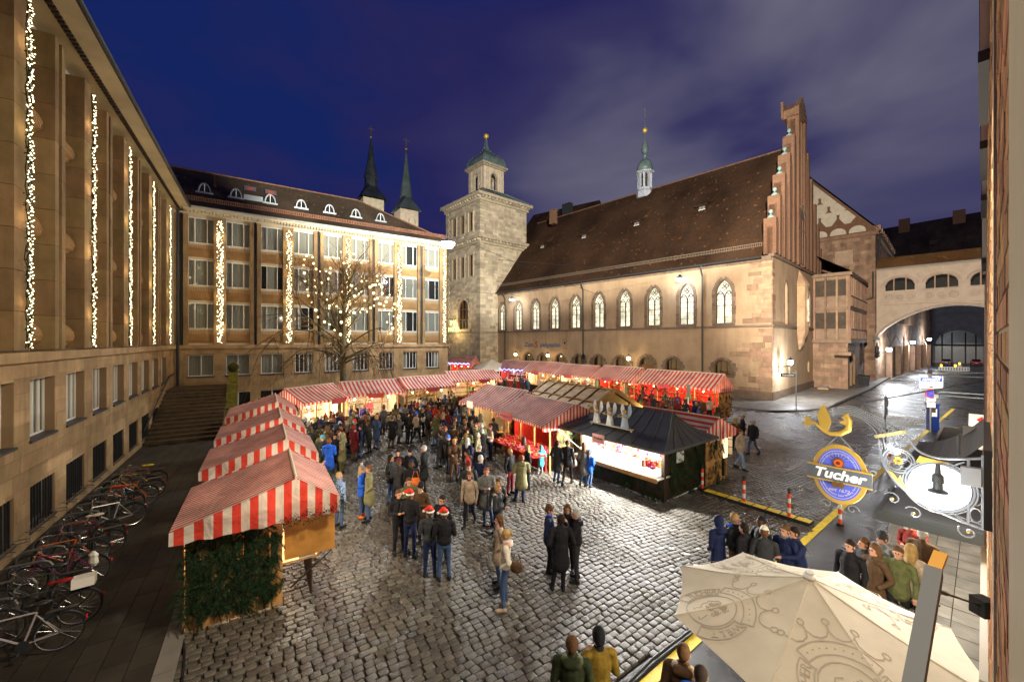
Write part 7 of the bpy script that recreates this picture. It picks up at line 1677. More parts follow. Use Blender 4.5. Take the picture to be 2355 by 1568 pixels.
for i in range(11): a = W_ * i / 11; MB().box(L - .02, L + .01, a + .004, a + W_ / 11 - .004, .03, 2.1).build('board', darkwoodM, t)
MB().box(0, L, W_ - .03, W_, .03, 2.15).build('back_wall', mat('white lining', (.75, .72, .66), .7), t); MB().box(-.01, .02, 0, W_, .03, 2.1).build('side_wall', MATS['white lining'], t)
MB().box(-.15, L + .05, -.55, .35, .87, .92).build('counter', MATS['white lining'], t)
m = MB(); m.box(-.15, L + .05, -.58, -.54, .80, .95); m.build('counter_edge', woodM, t)
for x in (0, L): MB().box(x - .06, x + .06, -.12, .0, 0, 2.2).build('post', darkwoodM, t)
vitM = glow('white display light', (1., .97, .9), 7.0, True)
for i in range(3): MB().box(.1 + i * 1.28, .1 + i * 1.28 + 1.2, -.30, .25, .93, 1.25).build('display_case', mat('white case', (.8, .78, .74), .4, emit=(1, .97, .9), es=.9, sample=False), t)
MB().box(.1, L - .1, -.05, .1, 2.02, 2.07).build('light_strip', vitM, t)
fir_cover(t, (L + .02, .02, .05), (0, 1, 0), (0, 0, 1), W_, 2.0, 170, seed=51, nrm=(1, 0, 0)); fir_cover(t, (.1, -.08, .08), (1, 0, 0), (0, 0, 1), L - .2, .72, 130, seed=52, nrm=(0, -1, 0), size=.3)
goods('toys and dolls hanging in the tent stall', Mt, [(.2, L - .2, .3, .9, 1.0), (.2, L - .2, W_ - .3, W_ - .1, 1.3), (L - .7, L - .1, -.5, .3, 1.25)], 60, goodsR, 92, .25)
mb = MB(); rg = random.Random(12)
for i in range(34): x = rg.uniform(.3, L - .2); z = rg.uniform(1.35, 1.8); mb.tube([(x, .2, z + .25), (x, .2, z)], .006, 3); mb.ball((x, .2, z - .05), .05, 6, sz=1.3)
mb.build('hanging_ornament', goodsR, t, kind='stuff')
n_ = MB().box(1.45, 2.05, -1.04, -1.01, 1.86, 2.20).build('name_board', mat('pink board', (.45, .22, .18), .6), t); text('Krakau', .15, blackM, n_, (1.75, -1.045, 2.05)); 
MB().box(L + .13, L + .15, .55, 1.05, 1.35, 1.75).build('poster', mat('poster', (.5, .52, .5), .5, var=.6, scale=9), t)
for i in range(4): light('counter_light', (.5 + i * 1.0, -.2, 1.95), 1900, (1, .97, .92), .08, t)
MB().tube([(x0, y0, e - .1), (x0 + .75, y0 + .85, 1.1)], .02, 6).build('guy_pole', whiteM, t)
angM = mat('painted white wood', (.75, .74, .70), .5); yelM = mat('blond wood', (.55, .38, .12), .5); 
rk = thing('angel_bench', 'pale wooden bench frame carrying the three angels on the dark tent roof', 'bench', FL, atan2(tx.y, tx.x))
zb_ = 2.42; m = MB(); m.box(.65, 2.75, -.30, -.12, zb_, zb_ + .04); m.build('plank', creamboard, rk)
for x in (.68, 2.7): MB().box(x, x + .05, -.26, -.20, zb_ - .28, zb_).build('leg', creamboard, rk); 
for k, (x, lab) in enumerate(((.95, 'left carved white angel blowing on the dark tent roof'), (1.65, 'middle carved white angel on the dark tent roof'), (2.38, 'right carved angel with pale blue robe on the dark tent roof'))):
    w0 = Mt @ Vector((x, -.2, zb_ + .04)); a = thing('angel_figure', lab, 'angel figure', w0, atan2(tx.y, tx.x), 'carved angels on the tent roof'); s = 1.0 - .03 * k
    MB().lathe([(.17, 0), (.15, .1), (.11, .35), (.12, .48), (.05, .56)], 10).build('robe', angM if k < 2 else mat('pale blue wood', (.45, .55, .65), .5), a, smooth=True)
    m = MB(); m.ball((0, -.02, .64), .085, 10); m.build('head', yelM, a, smooth=True); m = MB(); m.tube([(-.1, 0, .45), (-.2, -.14, .42), (-.1, -.24, .50)], .03, 6); m.tube([(.1, 0, .45), (.18, -.14, .42), (.05, -.24, .50)], .03, 6); m.tube([(-.04, -.12, .58), (-.1, -.36, .5)], .015, 6); m.build('arms', yelM, a)
    for s_ in (-1, 1):
        prof = [(.03, .35), (.10, .40), (.20, .52), (.24, .70), (.21, .86), (.14, .93), (.08, .80), (.05, .60)]; MB().prism([(p * s_ + s_ * .02, q) for p, q in prof], .08, .11).build('wing', angM if not (k == 2 and s_ == 1) else MATS['pale blue wood'], a)
light('angel_light', Mt @ Vector((1.6, -1.3, 2.5)), 16, (1, .97, .9), .1)
# little book stall back to back with it
A = Vector((9.2, 17.1)); B = A + Vector((-.603, .798)) * 3.2
t, Mw, L = stall('small striped stall with lit book shelves back to back with the tent stall', A, B, 1.8, zf=2.1, zr=2.75, zb=2.35, ry=1.0, ov=.6, end=.2, roofm=stripes('broad stripes', 'Y', .34), gabm=stripes('broad stripes 2', 'Y', .3), lamp=110, lampcol=(1, .85, .6), seed=95, inside=darkwoodM, gar=False, sidegreen=(True, False), goodlabel='books and trinkets lining the small striped stall')
for k in range(3): MB().box(-.1, .9, -.35, -.30, 1.0 + k * .33, 1.28 + k * .33).build('shelf', creamboard, t)
goods('book spines on the lit outer shelf', Mw, [(-.05, .85, -.4, -.36, 1.0 + k * .33) for k in range(3)], 22, goodsM, 96, .2)
MB().box(-.08, -.04, .05, .38, .95, 1.95).build('lit_panel', glow('lit panel', (1, .82, .5), 1.6), t)
q = thing('folded_board', 'dull green board lying over crates beside the small striped stall', 'board', (9.6, 21.2, 0), radians(-35)); MB().box(-1.0, 1.0, -.04, .04, 1.0, 1.5).build('board', mat('dull board', (.12, .12, .09), .7), q)
for x in (-.8, .8): MB().box(x - .03, x + .03, -.03, .03, 0, 1.0).build('leg', woodM, q)
# fountain cage
fc_ = thing('fountain_cage', 'black wrought iron cage of the old well before the hall stalls', 'well', (10.3, 28.6, 0), 0)
for k in range(30):
    a = 2 * pi * k / 30; r = 1.25; MB().tube([(r * cos(a), r * sin(a), 0), (r * cos(a), r * sin(a), 1.9), (r * 1.06 * cos(a), r * 1.06 * sin(a), 2.15)], .02, 5).build('bar', blackM, fc_)
for z in (.12, .9, 1.75): MB().tube([(1.25 * cos(2 * pi * i / 30), 1.25 * sin(2 * pi * i / 30), z) for i in range(31)], .028, 5).build('hoop', blackM, fc_)
m = MB()
for k in range(4):
    a = pi / 2 * k + .4; m.tube([(1.25 * cos(a), 1.25 * sin(a), 1.75), (.9 * cos(a), .9 * sin(a), 2.5), (.3 * cos(a), .3 * sin(a), 2.3), (0, 0, 2.7)], .03, 5); m.tube([(1.0 * cos(a) + .2 * cos(q), 1.0 * sin(a), 2.25 + .2 * sin(q)) for q in np.linspace(0, 5, 10)], .018, 4)
m.build('crown_work', blackM, fc_); MB().lathe([(.75, 0), (.75, .8), (.85, .85), (.85, .95), (.6, .95), (.6, .5)], 16).build('well_basin', stoneM, fc_)
c = D(1583, 974); q = thing('sign_post', 'slim white post with narrow sign behind the small striped stall', 'sign', (c.x, c.y, 0), 0); MB().tube([(0, 0, 0), (0, 0, 2.8)], .045, 6).build('post', whiteM, q); MB().box(-.12, .12, -.06, -.04, 1.9, 2.8).build('plate', MATS['grey sign back'], q)
# standing tables
for px, py, lab in ((761, 1050, 'round standing table beside the man in the bright blue jacket'), (972, 975, 'round standing table before the drinks stall'), (1034, 1006, 'standing table with a thin white leg in the middle of the crowd')):
    c = D(px, py); q = thing('standing_table', lab, 'table', (c.x, c.y, 0), 0, 'standing tables')
    MB().lathe([(.35, 1.06), (.36, 1.09), (.35, 1.1)], 20).build('tabletop', whiteM, q); MB().tube([(0, 0, .03), (0, 0, 1.06)], .03, 8).build('leg', whiteM, q); m = MB(); [m.tube([(0, 0, .12), (.3 * cos(a), .3 * sin(a), .015)], .015, 5) for a in (0, 2.1, 4.2)]; m.build('foot', whiteM, q)
# ================================================================== bollards and cable ramp
def bollard(label, px, py):
    c = D(px, py); q = thing('bollard', label, 'bollard', (c.x, c.y, 0), 0, 'red and white bollards')
    MB().lathe([(.10, 0), (.10, .04), (.045, .05)], 12).build('base', blackM, q)
    for i in range(5): MB().lathe([(.05, 0), (.05, .157)], 12, (0, 0, .05 + i * .158)).build('band', mat('signal red', (.72, .06, .015), .4) if i % 2 == 0 else whiteM, q)
    m = MB(); m.lathe([(.052, 0), (.052, .05), (.03, .08)], 12, (0, 0, .84)); m.ball((0, 0, .96), .06, 10); m.build('cap', blackM, q)
for a in ((1615, 1125, 'red and white bollard at the corner of the dark tent stall'), (1711, 1157, 'red and white bollard behind the yellow cable ramp, left of the middle'), (1815, 1192, 'red and white bollard just before the right end of the cable ramp'), (1932, 1207, 'red and white bollard seen below the oval brewery sign'), (2083, 1262, 'red and white bollard under the flat canopy edge'), (2047, 1085, 'red and white bollard seen through the iron bracket')): bollard(a[2], a[0], a[1])
a, b = D(1622, 1130), D(1868, 1206); dd = (b - a); n = 8
q = thing('cable_ramp', 'yellow lidded black rubber cable ramp along the row of bollards', 'cable ramp', a, atan2(dd.y, dd.x)); LL = dd.length
for i in range(n):
    x0_, x1_ = LL * i / n, LL * (i + 1) / n - .01; MB().prism([(-.27, 0), (.27, 0), (.15, .07), (-.15, .07)], x0_, x1_, M=Matrix(((0, 1, 0, 0), (1, 0, 0, 0), (0, 0, 1, 0), (0, 0, 0, 1)))).build('ramp_segment', blackM, q)
    m = MB(); m.box(x0_ + .02, x1_ - .02, -.145, .145, .07, .082); [m.box(x0_ + .05 + g_ * .12, x0_ + .10 + g_ * .12, -.12, .12, .082, .086) for g_ in range(int((x1_ - x0_ - .1) / .12))]; m.build('yellow_lid', yellowM, q)
m = MB(); m.tube([D(1440, 1575, .03), D(1500, 1515, .03), D(1560, 1470, .03), D(1600, 1440, .03)], .025, 6); m.build('power_cable', blackM, None, label='black power cable lying along the edge of the cobbles', cat='cable')
m = MB(); m.tube([D(392, 1575, .02) + Vector((.2, 0, 0)), D(410, 1500, .02) + Vector((.12, 0, 0)), D(408, 1455, .02)+ Vector((.1, 0, 0)), D(425, 1420, .02)], .02, 6); m.build('kerb_cable', blackM, None, label='thin black cable by the kerb at the nearest stall', cat='cable')
# ================================================================== the bare tree
barkM = mat('bark', (.13, .11, .06), .9, var=.35, scale=6, bump=.8, bscale=14); twigM = mat('twigs', (.13, .085, .045), .85)
tp_ = D(789, 958); tree = thing('bare_tree', 'bare lime tree hung with warm fairy lights in front of the rear office wing', 'tree', (tp_.x, tp_.y, 0), 0)
rg = random.Random(11); tips = []
trunk = MB(); tr = [(0, 0, 0), (.03, .02, .5), (.02, .0, 2), (.0, .02, 4), (-.05, 0, 5.6), (.05, .03, 7.6), (.1, 0, 9.6), (.0, 0, 11.8)]; trunk.tube(tr, [.42, .30, .26, .24, .21, .15, .10, .04], 12); trunk.build('trunk', barkM, tree, smooth=True)
br_ = MB(); tw_ = MB()
def limb(p, d, L, r, lvl, droop, mb):
    n = 6; pts = [p]; 
    for i in range(n):
        d = (d + Vector((rg.gauss(0, .12), rg.gauss(0, .12), rg.gauss(0, .08) - droop * (i / n) * .5))).normalized(); p = p + d * L / n; pts.append(p)
    mb.tube(pts, [r * (1 - .75 * i / n) for i in range(n + 1)], 6 if lvl < 2 else 3, caps=False)
    if lvl >= 3: tips.append(pts[-1]); return
    k = (5, 5, 4)[lvl] if droop < .3 else (6, 5, 3)[lvl]
    for i in range(k):
        j = rg.randint(2, n); a = pts[j]; s = Vector((rg.gauss(0, 1), rg.gauss(0, 1), rg.gauss(0, .5) + (.35 if droop < .3 else -.25))).normalized(); limb(a, (d * .9 + s * .8).normalized(), L * rg.uniform(.42, .66), r * .42, lvl + 1, droop, tw_ if lvl >= 1 else br_)
for i in range(17):   # low arching branches
    a = i * 2.4; z = rg.uniform(3.6, 5.6); L = rg.uniform(3.6, 5.4); limb(Vector((0, 0, z)), Vector((cos(a), sin(a), .62)).normalized(), L, .075, 1, .85, br_)
for i in range(22):   # upper crown
    a = i * 2.4; z = rg.uniform(5.8, 10.6); e_ = .75 + (z - 5.6) * .12; L = 4.0 - (z - 5.6) * .30; limb(Vector((0, 0, z)), Vector((cos(a), sin(a), e_)).normalized(), L, .085, 0, .1, br_)
limb(Vector((0, 0, 11)), Vector((0, 0, 1)), 2.0, .04, 1, 0, br_)
br_.build('branches', barkM, tree); tw_.build('twigs', twigM, tree)
lf = MB()
for p in tips:
    if p.z > 9.3:
        for q in range(4): P = p + Vector((rg.gauss(0, .10), rg.gauss(0, .10), rg.gauss(0, .10))); d = Vector((rg.uniform(-1, 1), rg.uniform(-1, 1), rg.uniform(-1, 1))) * .06; lf.add([P, P + d, P + d * .5 + Vector((.02, .03, 0))], [(0, 1, 2)])
lf.build('withered_leaves', mat('withered leaves', (.30, .13, .05), .8, isl=.4), tree)
fl = thing('fairy_lights', 'warm fairy lights scattered through the crown of the bare tree', 'fairy lights', (tp_.x, tp_.y, 0), 0)
sph = MB().ball((0, 0, 0), .085, 8).mesh('bulb', glow('tree bulb', (1, .80, .40), 3.6)); 
LP = [(784,579),(705,588),(719,592),(700,597),(721,606),(698,610),(791,605),(813,584),(830,604),(727,619),(736,624),(750,624),(760,617),(759,628),(724,644),(740,650),(755,641),(702,646),(700,628),(832,636),(832,647),(843,646),(867,635),(868,646),(873,654),(878,660),(851,660),(857,656),(863,655),(724,660),(707,666),(728,673),(741,675),(709,680),(752,689),(717,695),(787,671),(809,657),(818,664),(825,675),(832,671),(816,681),(859,674),(879,675),(891,684),(896,678),(862,688),(868,686),(872,698),(883,703),(860,703),(852,708),(844,717),(834,711),(839,691),(828,718),(814,719),(797,717),(783,717),(774,704),(766,699),(758,703),(756,709),(726,713),(731,729),(746,740),(758,746),(769,759),(783,769),(785,741),(885,711),(895,722),(903,708),(908,699),(908,711),(915,703),(905,727),(915,731),(890,741),(900,745),(903,755),(898,767),(875,699),(802,691),(817,693),(888,694)]
lpos = []
for i, (px, py) in enumerate(LP):
    P = at(px, py, tp_.y + rg.uniform(-1.9, 1.7)) - Vector((tp_.x, tp_.y, 0)); lpos.append(P); obj('bulb', sph, fl, P).scale = [rg.uniform(.65, 1.35)] * 3
for k in range(0, len(lpos) - 1, 1):
    if (lpos[k] - lpos[k + 1]).length < 2.5: MB().tube([lpos[k], (lpos[k] + lpos[k + 1]) / 2 - Vector((0, 0, .15)), lpos[k + 1]], .006, 3).build('cable', blackM, fl)
for k in range(0, len(lpos), 9): light('fairy_light', lpos[k] - Vector((0, .25, 0)), 75, (1, .72, .38), .1, fl)
# ================================================================== bicycles
def bicycle(label, loc, rz, col, saddle=blackM, basket=None, lean=.06):
    t = thing('bicycle', label, 'bicycle', loc, rz, 'bicycles in the racks')
    t.rotation_euler = (lean, 0, rz)
    pm = mat('bike paint ' + '%.2f%.2f%.2f' % col, col, .3, .3); tyre = mat('tyre', (.015, .015, .015), .8); rim = mat('rim', (.45, .45, .43), .25, .9)
    key = 'wheel'
    if key not in STON:
        a = MB(); a.tube([(.33 * cos(2 * pi * i / 28), 0, .33 * sin(2 * pi * i / 28)) for i in range(29)], .018, 6, caps=False)
        b = MB(); b.tube([(.312 * cos(2 * pi * i / 28), 0, .312 * sin(2 * pi * i / 28)) for i in range(29)], .008, 5, caps=False)
        c = MB(); [c.tube([(0, .02 * (-1) ** k, 0), (.31 * cos(pi * k / 8), 0, .31 * sin(pi * k / 8))], .0018, 3, caps=False) for k in range(16)]; c.tube([(0, -.04, 0), (0, .04, 0)], .022, 8)
        STON['wheel'] = (a.mesh('tyre', tyre), b.mesh('rim', rim), c.mesh('spokes', rim))
    for nm, x in (('front_wheel', .53), ('rear_wheel', -.53)):
        w_ = obj(nm, STON['wheel'][0], t, (x, 0, .348)); obj('rim', STON['wheel'][1], w_); obj('spokes', STON['wheel'][2], w_)
    m = MB(); bb = (-.08, 0, .30); st_ = (-.24, 0, .82); hd_ = (.36, 0, .85); hl = (.40, 0, .70); rw = (-.53, 0, .348)
    m.tube([bb, st_], .017, 7); m.tube([st_, hd_], .016, 7); m.tube([bb, hl], .018, 7); m.tube([hd_, hl], .02, 7)
    for s_ in (-.05, .05): m.tube([(st_[0], 0, st_[2] - .06), (rw[0], s_, rw[2])], .009, 5); m.tube([bb, (rw[0], s_, rw[2])], .010, 5)
    m.build('frame', pm, t)
    m = MB(); [m.tube([(.41, s_, .70), (.46, s_, .55), (.53, s_, .348)], .011, 5) for s_ in (-.05, .05)]; m.build('fork', pm, t)
    m = MB(); m.tube([(.36, 0, .85), (.34, 0, .98)], .014, 6); m.tube([(.22, -.28, 1.00), (.32, -.18, 1.02), (.36, 0, .99), (.32, .18, 1.02), (.22, .28, 1.00)], .012, 6); m.build('handlebar', chromeM, t)
    m = MB(); m.tube([st_, (-.27, 0, .93)], .013, 6); m.build('seat_post', chromeM, t)
    m = MB(); m.lathe([(.02, 0), (.13, .02), (.14, .05), (.05, .08)], 10, (-.30, 0, .92), sx=1., sy=.62); m.lathe([(.01, 0), (.05, .02), (.05, .05), (.01, .07)], 8, (-.14, 0, .93), sx=1.7, sy=.6); m.build('saddle', saddle, t, smooth=True)
    m = MB(); m.lathe([(.09, -.01), (.09, .01)], 14); m.v = [(v[0] + bb[0], v[2] + .05, v[1] + bb[2]) for v in m.v]; m.tube([bb, (-.02, .09, .15)], .009, 5); m.tube([bb, (-.14, -.09, .45)], .009, 5); m.box(-.07, .03, .08, .16, .14, .165); m.box(-.19, -.09, -.16, -.08, .44, .465); m.build('crank', steelM, t)
    for x in (.53, -.53): MB().tube([(x + .36 * cos(a), 0, .348 + .36 * sin(a)) for a in np.linspace(.3 if x < 0 else .6, 2.9, 12)], .016, 4).build('mudguard', steelM, t)
    MB().box(-.90, -.88, -.03, .03, .46, .52).build('rear_light', redM, t)
    m = MB(); m.box(-.78, -.36, -.06, .06, .745, .76); [m.tube([(-.55, s_, .75), (-.53, s_, .35)], .006, 4) for s_ in (-.06, .06)]; m.build('carrier', steelM, t)
    if basket: MB().box(-.76, -.42, -.15, .15, .765, .95).build('parcel', basket, t)
    return t
def LP_(s, off, z=0.): p = Vector((-25.8, 30.4, 0)) + Vector((.531, -.847, 0)) * s + LBN * off; return Vector((p.x, p.y, z))
base_r = atan2(LBN.y, LBN.x)
bk = [(18.4, 1.60, (.35, .03, .03), 'dark bicycle with yellow topped red saddle, farthest in the racks', mat('yellow saddle', (.6, .45, .03)), .1),
      (19.1, 1.55, (.45, .28, .02), 'yellow framed bicycle second from the far end of the racks', blackM, .12), (19.6, 1.70, (.10, .10, .10), 'black bicycle third from the far end', blackM, -.1), (20.4, 1.65, (.55, .12, .02), 'orange framed bicycle in the racks', blackM, .1),
      (21.1, 1.40, (.04, .04, .05), 'dark bicycle with a small red saddle', mat('red saddle', (.22, .012, .012)), .1),
      (22.4, 1.70, (.42, .42, .40), 'silver bicycle standing out from the racks with orange decal', blackM, .1), (23.7, 1.45, (.30, .02, .02), 'dark red racing bicycle with pale saddle', mat('pale saddle', (.55, .5, .4)), .08),
      (24.3, 1.60, (.03, .03, .03), 'black bicycle behind the dark red racing bicycle', blackM, -.1), (25.0, 1.45, (.42, .10, .02), 'bicycle with reddish frame deep in the racks', blackM, .1), (25.8, 1.65, (.16, .03, .10), 'purple framed bicycle lying against the racks', blackM, .1),
      (26.8, 1.60, (.05, .06, .05), 'green black bicycle just before the white parcel bicycle', blackM, .1), (27.7, 1.95, (.04, .04, .04), 'bicycle with bright red saddle and white parcel on its carrier', mat('red saddle', (.22, .012, .012)), .1),
      (28.5, 1.90, (.40, .36, .36), 'big silver city bicycle nearest the camera', blackM, .08)]
for i, (s, off, col, lab, sd_, ln) in enumerate(bk):
    bicycle(lab, LP_(s, off, -.0), base_r + pi + U(-.18, .18) + (.3 if i in (5, 6) else .12), col, sd_, mat('white parcel', (.7, .68, .62), .6) if i == 11 else None, ln)
t = thing('plastic_bag', 'white plastic bag caught on a bicycle in the racks', 'bag', LP_(26.3, 2.35, .62), 0)
m = MB(); m.lathe([(.05, 0), (.12, .08), (.10, .2), (.12, .26), (.03, .34)], 7, sy=.5); m.build('bag', whiteM, t)
for i in range(14):
    s = 17.9 + i * .80; p = LP_(s, 1.15); t = thing('bike_rack', ['steel hoop bike rack number %s from the stairs end' % w_ for w_ in 'first second third fourth fifth sixth seventh eighth ninth tenth eleventh twelfth thirteenth fourteenth'.split()][i].replace(' number', ','), 'bike rack', p, base_r, 'steel hoop bike racks')
    m = MB(); m.tube([(-.42, 0, 0), (-.42, 0, .68), (-.36, 0, .78), (-.26, 0, .82), (.26, 0, .82), (.36, 0, .78), (.42, 0, .68), (.42, 0, 0)], .026, 7); m.build('hoop', mat('worn steel', (.16, .17, .16), .4, .7), t)
    m = MB(); m.tube([(-.9 + .18 * cos(a), .16 * sin(a), .55) for a in np.linspace(0, 2 * pi, 12)], .010, 5); m.build('wheel_holder', MATS['worn steel'], t)
# ================================================================== people
SK = mat('skin', (.42, .22, .145), .6)
def cap(a, b, ra, rb, sx=1., sy=1., n=12, k=5):
    """tapered capsule, cross section squashed along world x/y"""
    a = Vector(a); b = Vector(b); d = b - a; L = max(d.length, 1e-4); d /= L; u = d.orthogonal().normalized(); w_ = d.cross(u); vs = []; prof = []
    for i in range(k): th = -pi / 2 + (pi / 2) * i / (k - 1) * .999; prof.append((ra * max(.05, cos(th)), ra * sin(th)))
    for i in range(k): th = (pi / 2) * i / (k - 1) * .999; prof.append((rb * max(.05, cos(th)), L + rb * sin(th)))
    for r, h in prof:
        c = a + d * h
        for j in range(n):
            t = 2 * pi * j / n; o = (u * cos(t) + w_ * sin(t)) * r; vs.append((c.x + o.x * sx, c.y + o.y * sy, c.z + o.z))
    K = len(prof); fs = [(i * n + j, i * n + (j + 1) % n, (i + 1) * n + (j + 1) % n, (i + 1) * n + j) for i in range(K - 1) for j in range(n)] + [tuple(range(n))[::-1], tuple((K - 1) * n + j for j in range(n))]
    return vs, fs
def make_body(name, arms='down', coat='short', hat=None, hair='short', legs='stand', female=False, bag=False, vox=.014, hood=False, lean=0.):
    """one continuous figure, 1.76 m, facing -y; slots: 0 coat 1 trousers 2 shoes 3 skin 4 hair 5 hat 6 dark 7 trim"""
    P = []; add = lambda a, b, ra, rb, s, sx=1., sy=1.: P.append((Vector(a), Vector(b), ra, rb, s, sx, sy))
    sh = .175 if female else .205; fw = .9 if female else 1.
    lx = lambda z: lean * max(0, z - .9)
    V = lambda x, y, z: (x, y - lx(z), z)
    if legs == 'stand': kn = [(-.10, -.02, .50), (.11, -.01, .50)]; an = [(-.12, .02, .09), (.13, .01, .09)]
    elif legs == 'walk': kn = [(-.09, -.16, .52), (.09, .05, .50)]; an = [(-.09, -.20, .10), (.09, .30, .14)]
    else: kn = [(-.06, -.03, .50), (.12, -.07, .50)]; an = [(-.05, .02, .09), (.19, -.04, .09)]
    for k, (kk, aa) in enumerate(zip(kn, an)):
        s = -1 if k == 0 else 1
        add((s * .085, 0, .90), kk, .095 * fw, .062, 1); add(kk, aa, .062, .044, 1); add((aa[0], aa[1], aa[2] - .005), (aa[0], aa[1] - .01, .07), .05, .048, 2); add((aa[0], aa[1] + .03, .045), (aa[0] + s * .02, aa[1] - .16, .042), .047, .040, 2)
    add((0, 0, .92), (0, 0, 1.02), .155 * fw, .15 * fw, 1, 1.05, .78)
    hem = {'short': .84, 'long': .50, 'mid': .70}[coat]
    add(V(0, .005, 1.30), V(0, .005, 1.36), .19 * fw, .17 * fw, 0, 1.0, .68); add(V(0, 0, 1.06), V(0, 0, 1.28), .165 * fw, .185 * fw, 0, 1.0, .72)
    add((0, 0, hem + .17), (0, 0, 1.05), .19 if coat != 'short' else .185, .17 * fw, 0, 1.02, .80)
    if coat == 'long': add((0, 0, hem + .14), (0, 0, .8), .215, .19, 0, 1.0, .82)
    add(V(-sh + .03, 0, 1.415), V(sh - .03, 0, 1.415), .068, .068, 0); add(V(0, .01, 1.42), V(0, -.005, 1.53), .066, .052, 3)
    add(V(0, .005, 1.44), V(0, 0, 1.475), .088, .082, 7 if hood is False and hat not in ('santa', 'pom') else 0)
    H = V(0, -.015, 1.635)
    add((H[0], H[1] + .008, H[2] + .015), (H[0], H[1] - .002, H[2] - .045), .092, .068, 3, .86, 1.0); add((H[0], H[1] - .085, H[2] + .005), (H[0], H[1] - .105, H[2] - .03), .012, .017, 3)
    add((H[0], H[1] - .065, H[2] - .075), (H[0], H[1] - .066, H[2] - .078), .028, .028, 3)
    for s in (-1, 1): add((s * .082, H[1] + .01, H[2] + .01), (s * .084, H[1] + .015, H[2] - .03), .016, .012, 3); add((s * .030, H[1] - .088, H[2] + .012), (s * .034, H[1] - .088, H[2] + .012), .008, .008, 6)
    if hair == 'short': add((H[0], H[1] + .025, H[2] + .045), (H[0], H[1] + .035, H[2] + .0), .098, .090, 4, .92, 1.)
    elif hair == 'long':
        add((H[0], H[1] + .028, H[2] + .045), (H[0], H[1] + .04, H[2] + .0), .102, .098, 4, .95, 1.); add((H[0], H[1] + .065, H[2]), (H[0], H[1] + .11, H[2] - .23), .085, .06, 4, 1.15, .7)
        for s in (-1, 1): add((s * .075, H[1] + .02, H[2]), (s * .085, H[1] + .03, H[2] - .16), .035, .025, 4)
    elif hair == 'bun': add((H[0], H[1] + .026, H[2] + .045), (H[0], H[1] + .036, H[2] + .0), .10, .092, 4, .92, 1.); add((0, H[1] + .13, H[2] + .05), (0, H[1] + .14, H[2] + .05), .045, .045, 4)
    if hat == 'beanie': add((H[0], H[1] + .012, H[2] + .055), (H[0], H[1] + .02, H[2] + .085), .104, .090, 5, .93, 1.)
    if hat == 'pom': add((H[0], H[1] + .012, H[2] + .055), (H[0], H[1] + .02, H[2] + .085), .104, .090, 5, .93, 1.); add((0, H[1] + .02, H[2] + .20), (0, H[1] + .02, H[2] + .205), .045, .045, 7)
    if hat == 'santa':
        add((H[0], H[1] + .012, H[2] + .065), (.02, H[1] + .03, H[2] + .13), .103, .07, 5, .95, 1.); add((.02, H[1] + .03, H[2] + .14), (.13, H[1] + .07, H[2] + .10), .05, .03, 5); add((.15, H[1] + .075, H[2] + .07), (.152, H[1] + .075, H[2] + .07), .036, .036, 7)
        for q in range(8): a = 2 * pi * q / 8; b = 2 * pi * (q + 1) / 8; add((.092 * cos(a), H[1] + .012 + .10 * sin(a), H[2] + .042), (.092 * cos(b), H[1] + .012 + .10 * sin(b), H[2] + .042), .024, .024, 7)
    if hat == 'hood': add((H[0], H[1] + .03, H[2] + .035), (H[0], H[1] + .045, H[2] - .06), .120, .110, 0, .95, 1.)
    if hood: add(V(-.07, .11, 1.45), V(.07, .11, 1.45), .065, .065, 0); add(V(-.10, .06, 1.47), V(-.10, -.0, 1.46), .05, .04, 7); add(V(.10, .06, 1.47), V(.10, 0, 1.46), .05, .04, 7)
    for s in (-1, 1):
        S_ = V(s * sh, 0, 1.40)
        if arms == 'down': E = (s * (sh + .055), .03, 1.12); W_ = (s * (sh + .05), -.05, .88)
        elif arms == 'hold': E = V(s * (sh + .05), .02, 1.13); W_ = V(s * .08, -.27, 1.20)
        elif arms == 'pocket': E = (s * (sh + .085), .07, 1.13); W_ = (s * (sh - .015), -.10, .97)
        elif arms == 'drink': E = V(s * (sh + .06), -.02, 1.13) if s < 0 else V(s * (sh + .06), -.10, 1.18); W_ = V(-.10, -.25, 1.15) if s < 0 else V(.05, -.24, 1.42)
        else: E = V(s * (sh + .03), -.16, 1.22); W_ = V(s * (sh - .02), -.42, 1.20)
        E = Vector(E); W_ = Vector(W_); S_ = Vector(S_)
        add(S_, E, .068, .056, 0); add(E, W_, .056, .042, 0)
        d = (W_ - E).normalized(); h = W_ + d * .05
        if arms != 'pocket':
            add(W_, h + d * .02, .03, .034, 3, 1, 1)
            sd_ = Vector((1, 0, 0)) if abs(d.x) < .7 else Vector((0, 1, 0)); dn = d.cross(sd_).normalized() * (1 if arms == 'hold' else -1)
            for q in range(4): f0 = h + d * .035 + sd_ * (q - 1.5) * .018; ln = (.058, .068, .064, .05)[q]; f1 = f0 + d * ln * .55; add(f0, f1, .0105, .010, 3); add(f1, f1 + (d * .6 + dn * .8).normalized() * ln * .5, .010, .009, 3)
            add(h - d * .01 - sd_ * s * .028, h + d * .03 - sd_ * s * .055, .012, .010, 3)
    vs = []; fs = []
    for a, b, ra, rb, s, sx, sy in P:
        c = (a + b) / 2; v, f = cap(a - c, b - c, ra, rb, sx if True else 1, sy); o = len(vs)
        vs += [(x + c.x, y + c.y, z + c.z) for x, y, z in v]; fs += [tuple(i + o for i in g_) for g_ in f]
    me = bpy.data.meshes.new(name); me.from_pydata(vs, [], fs); ob = bpy.data.objects.new('tmp', me); COL.objects.link(ob)
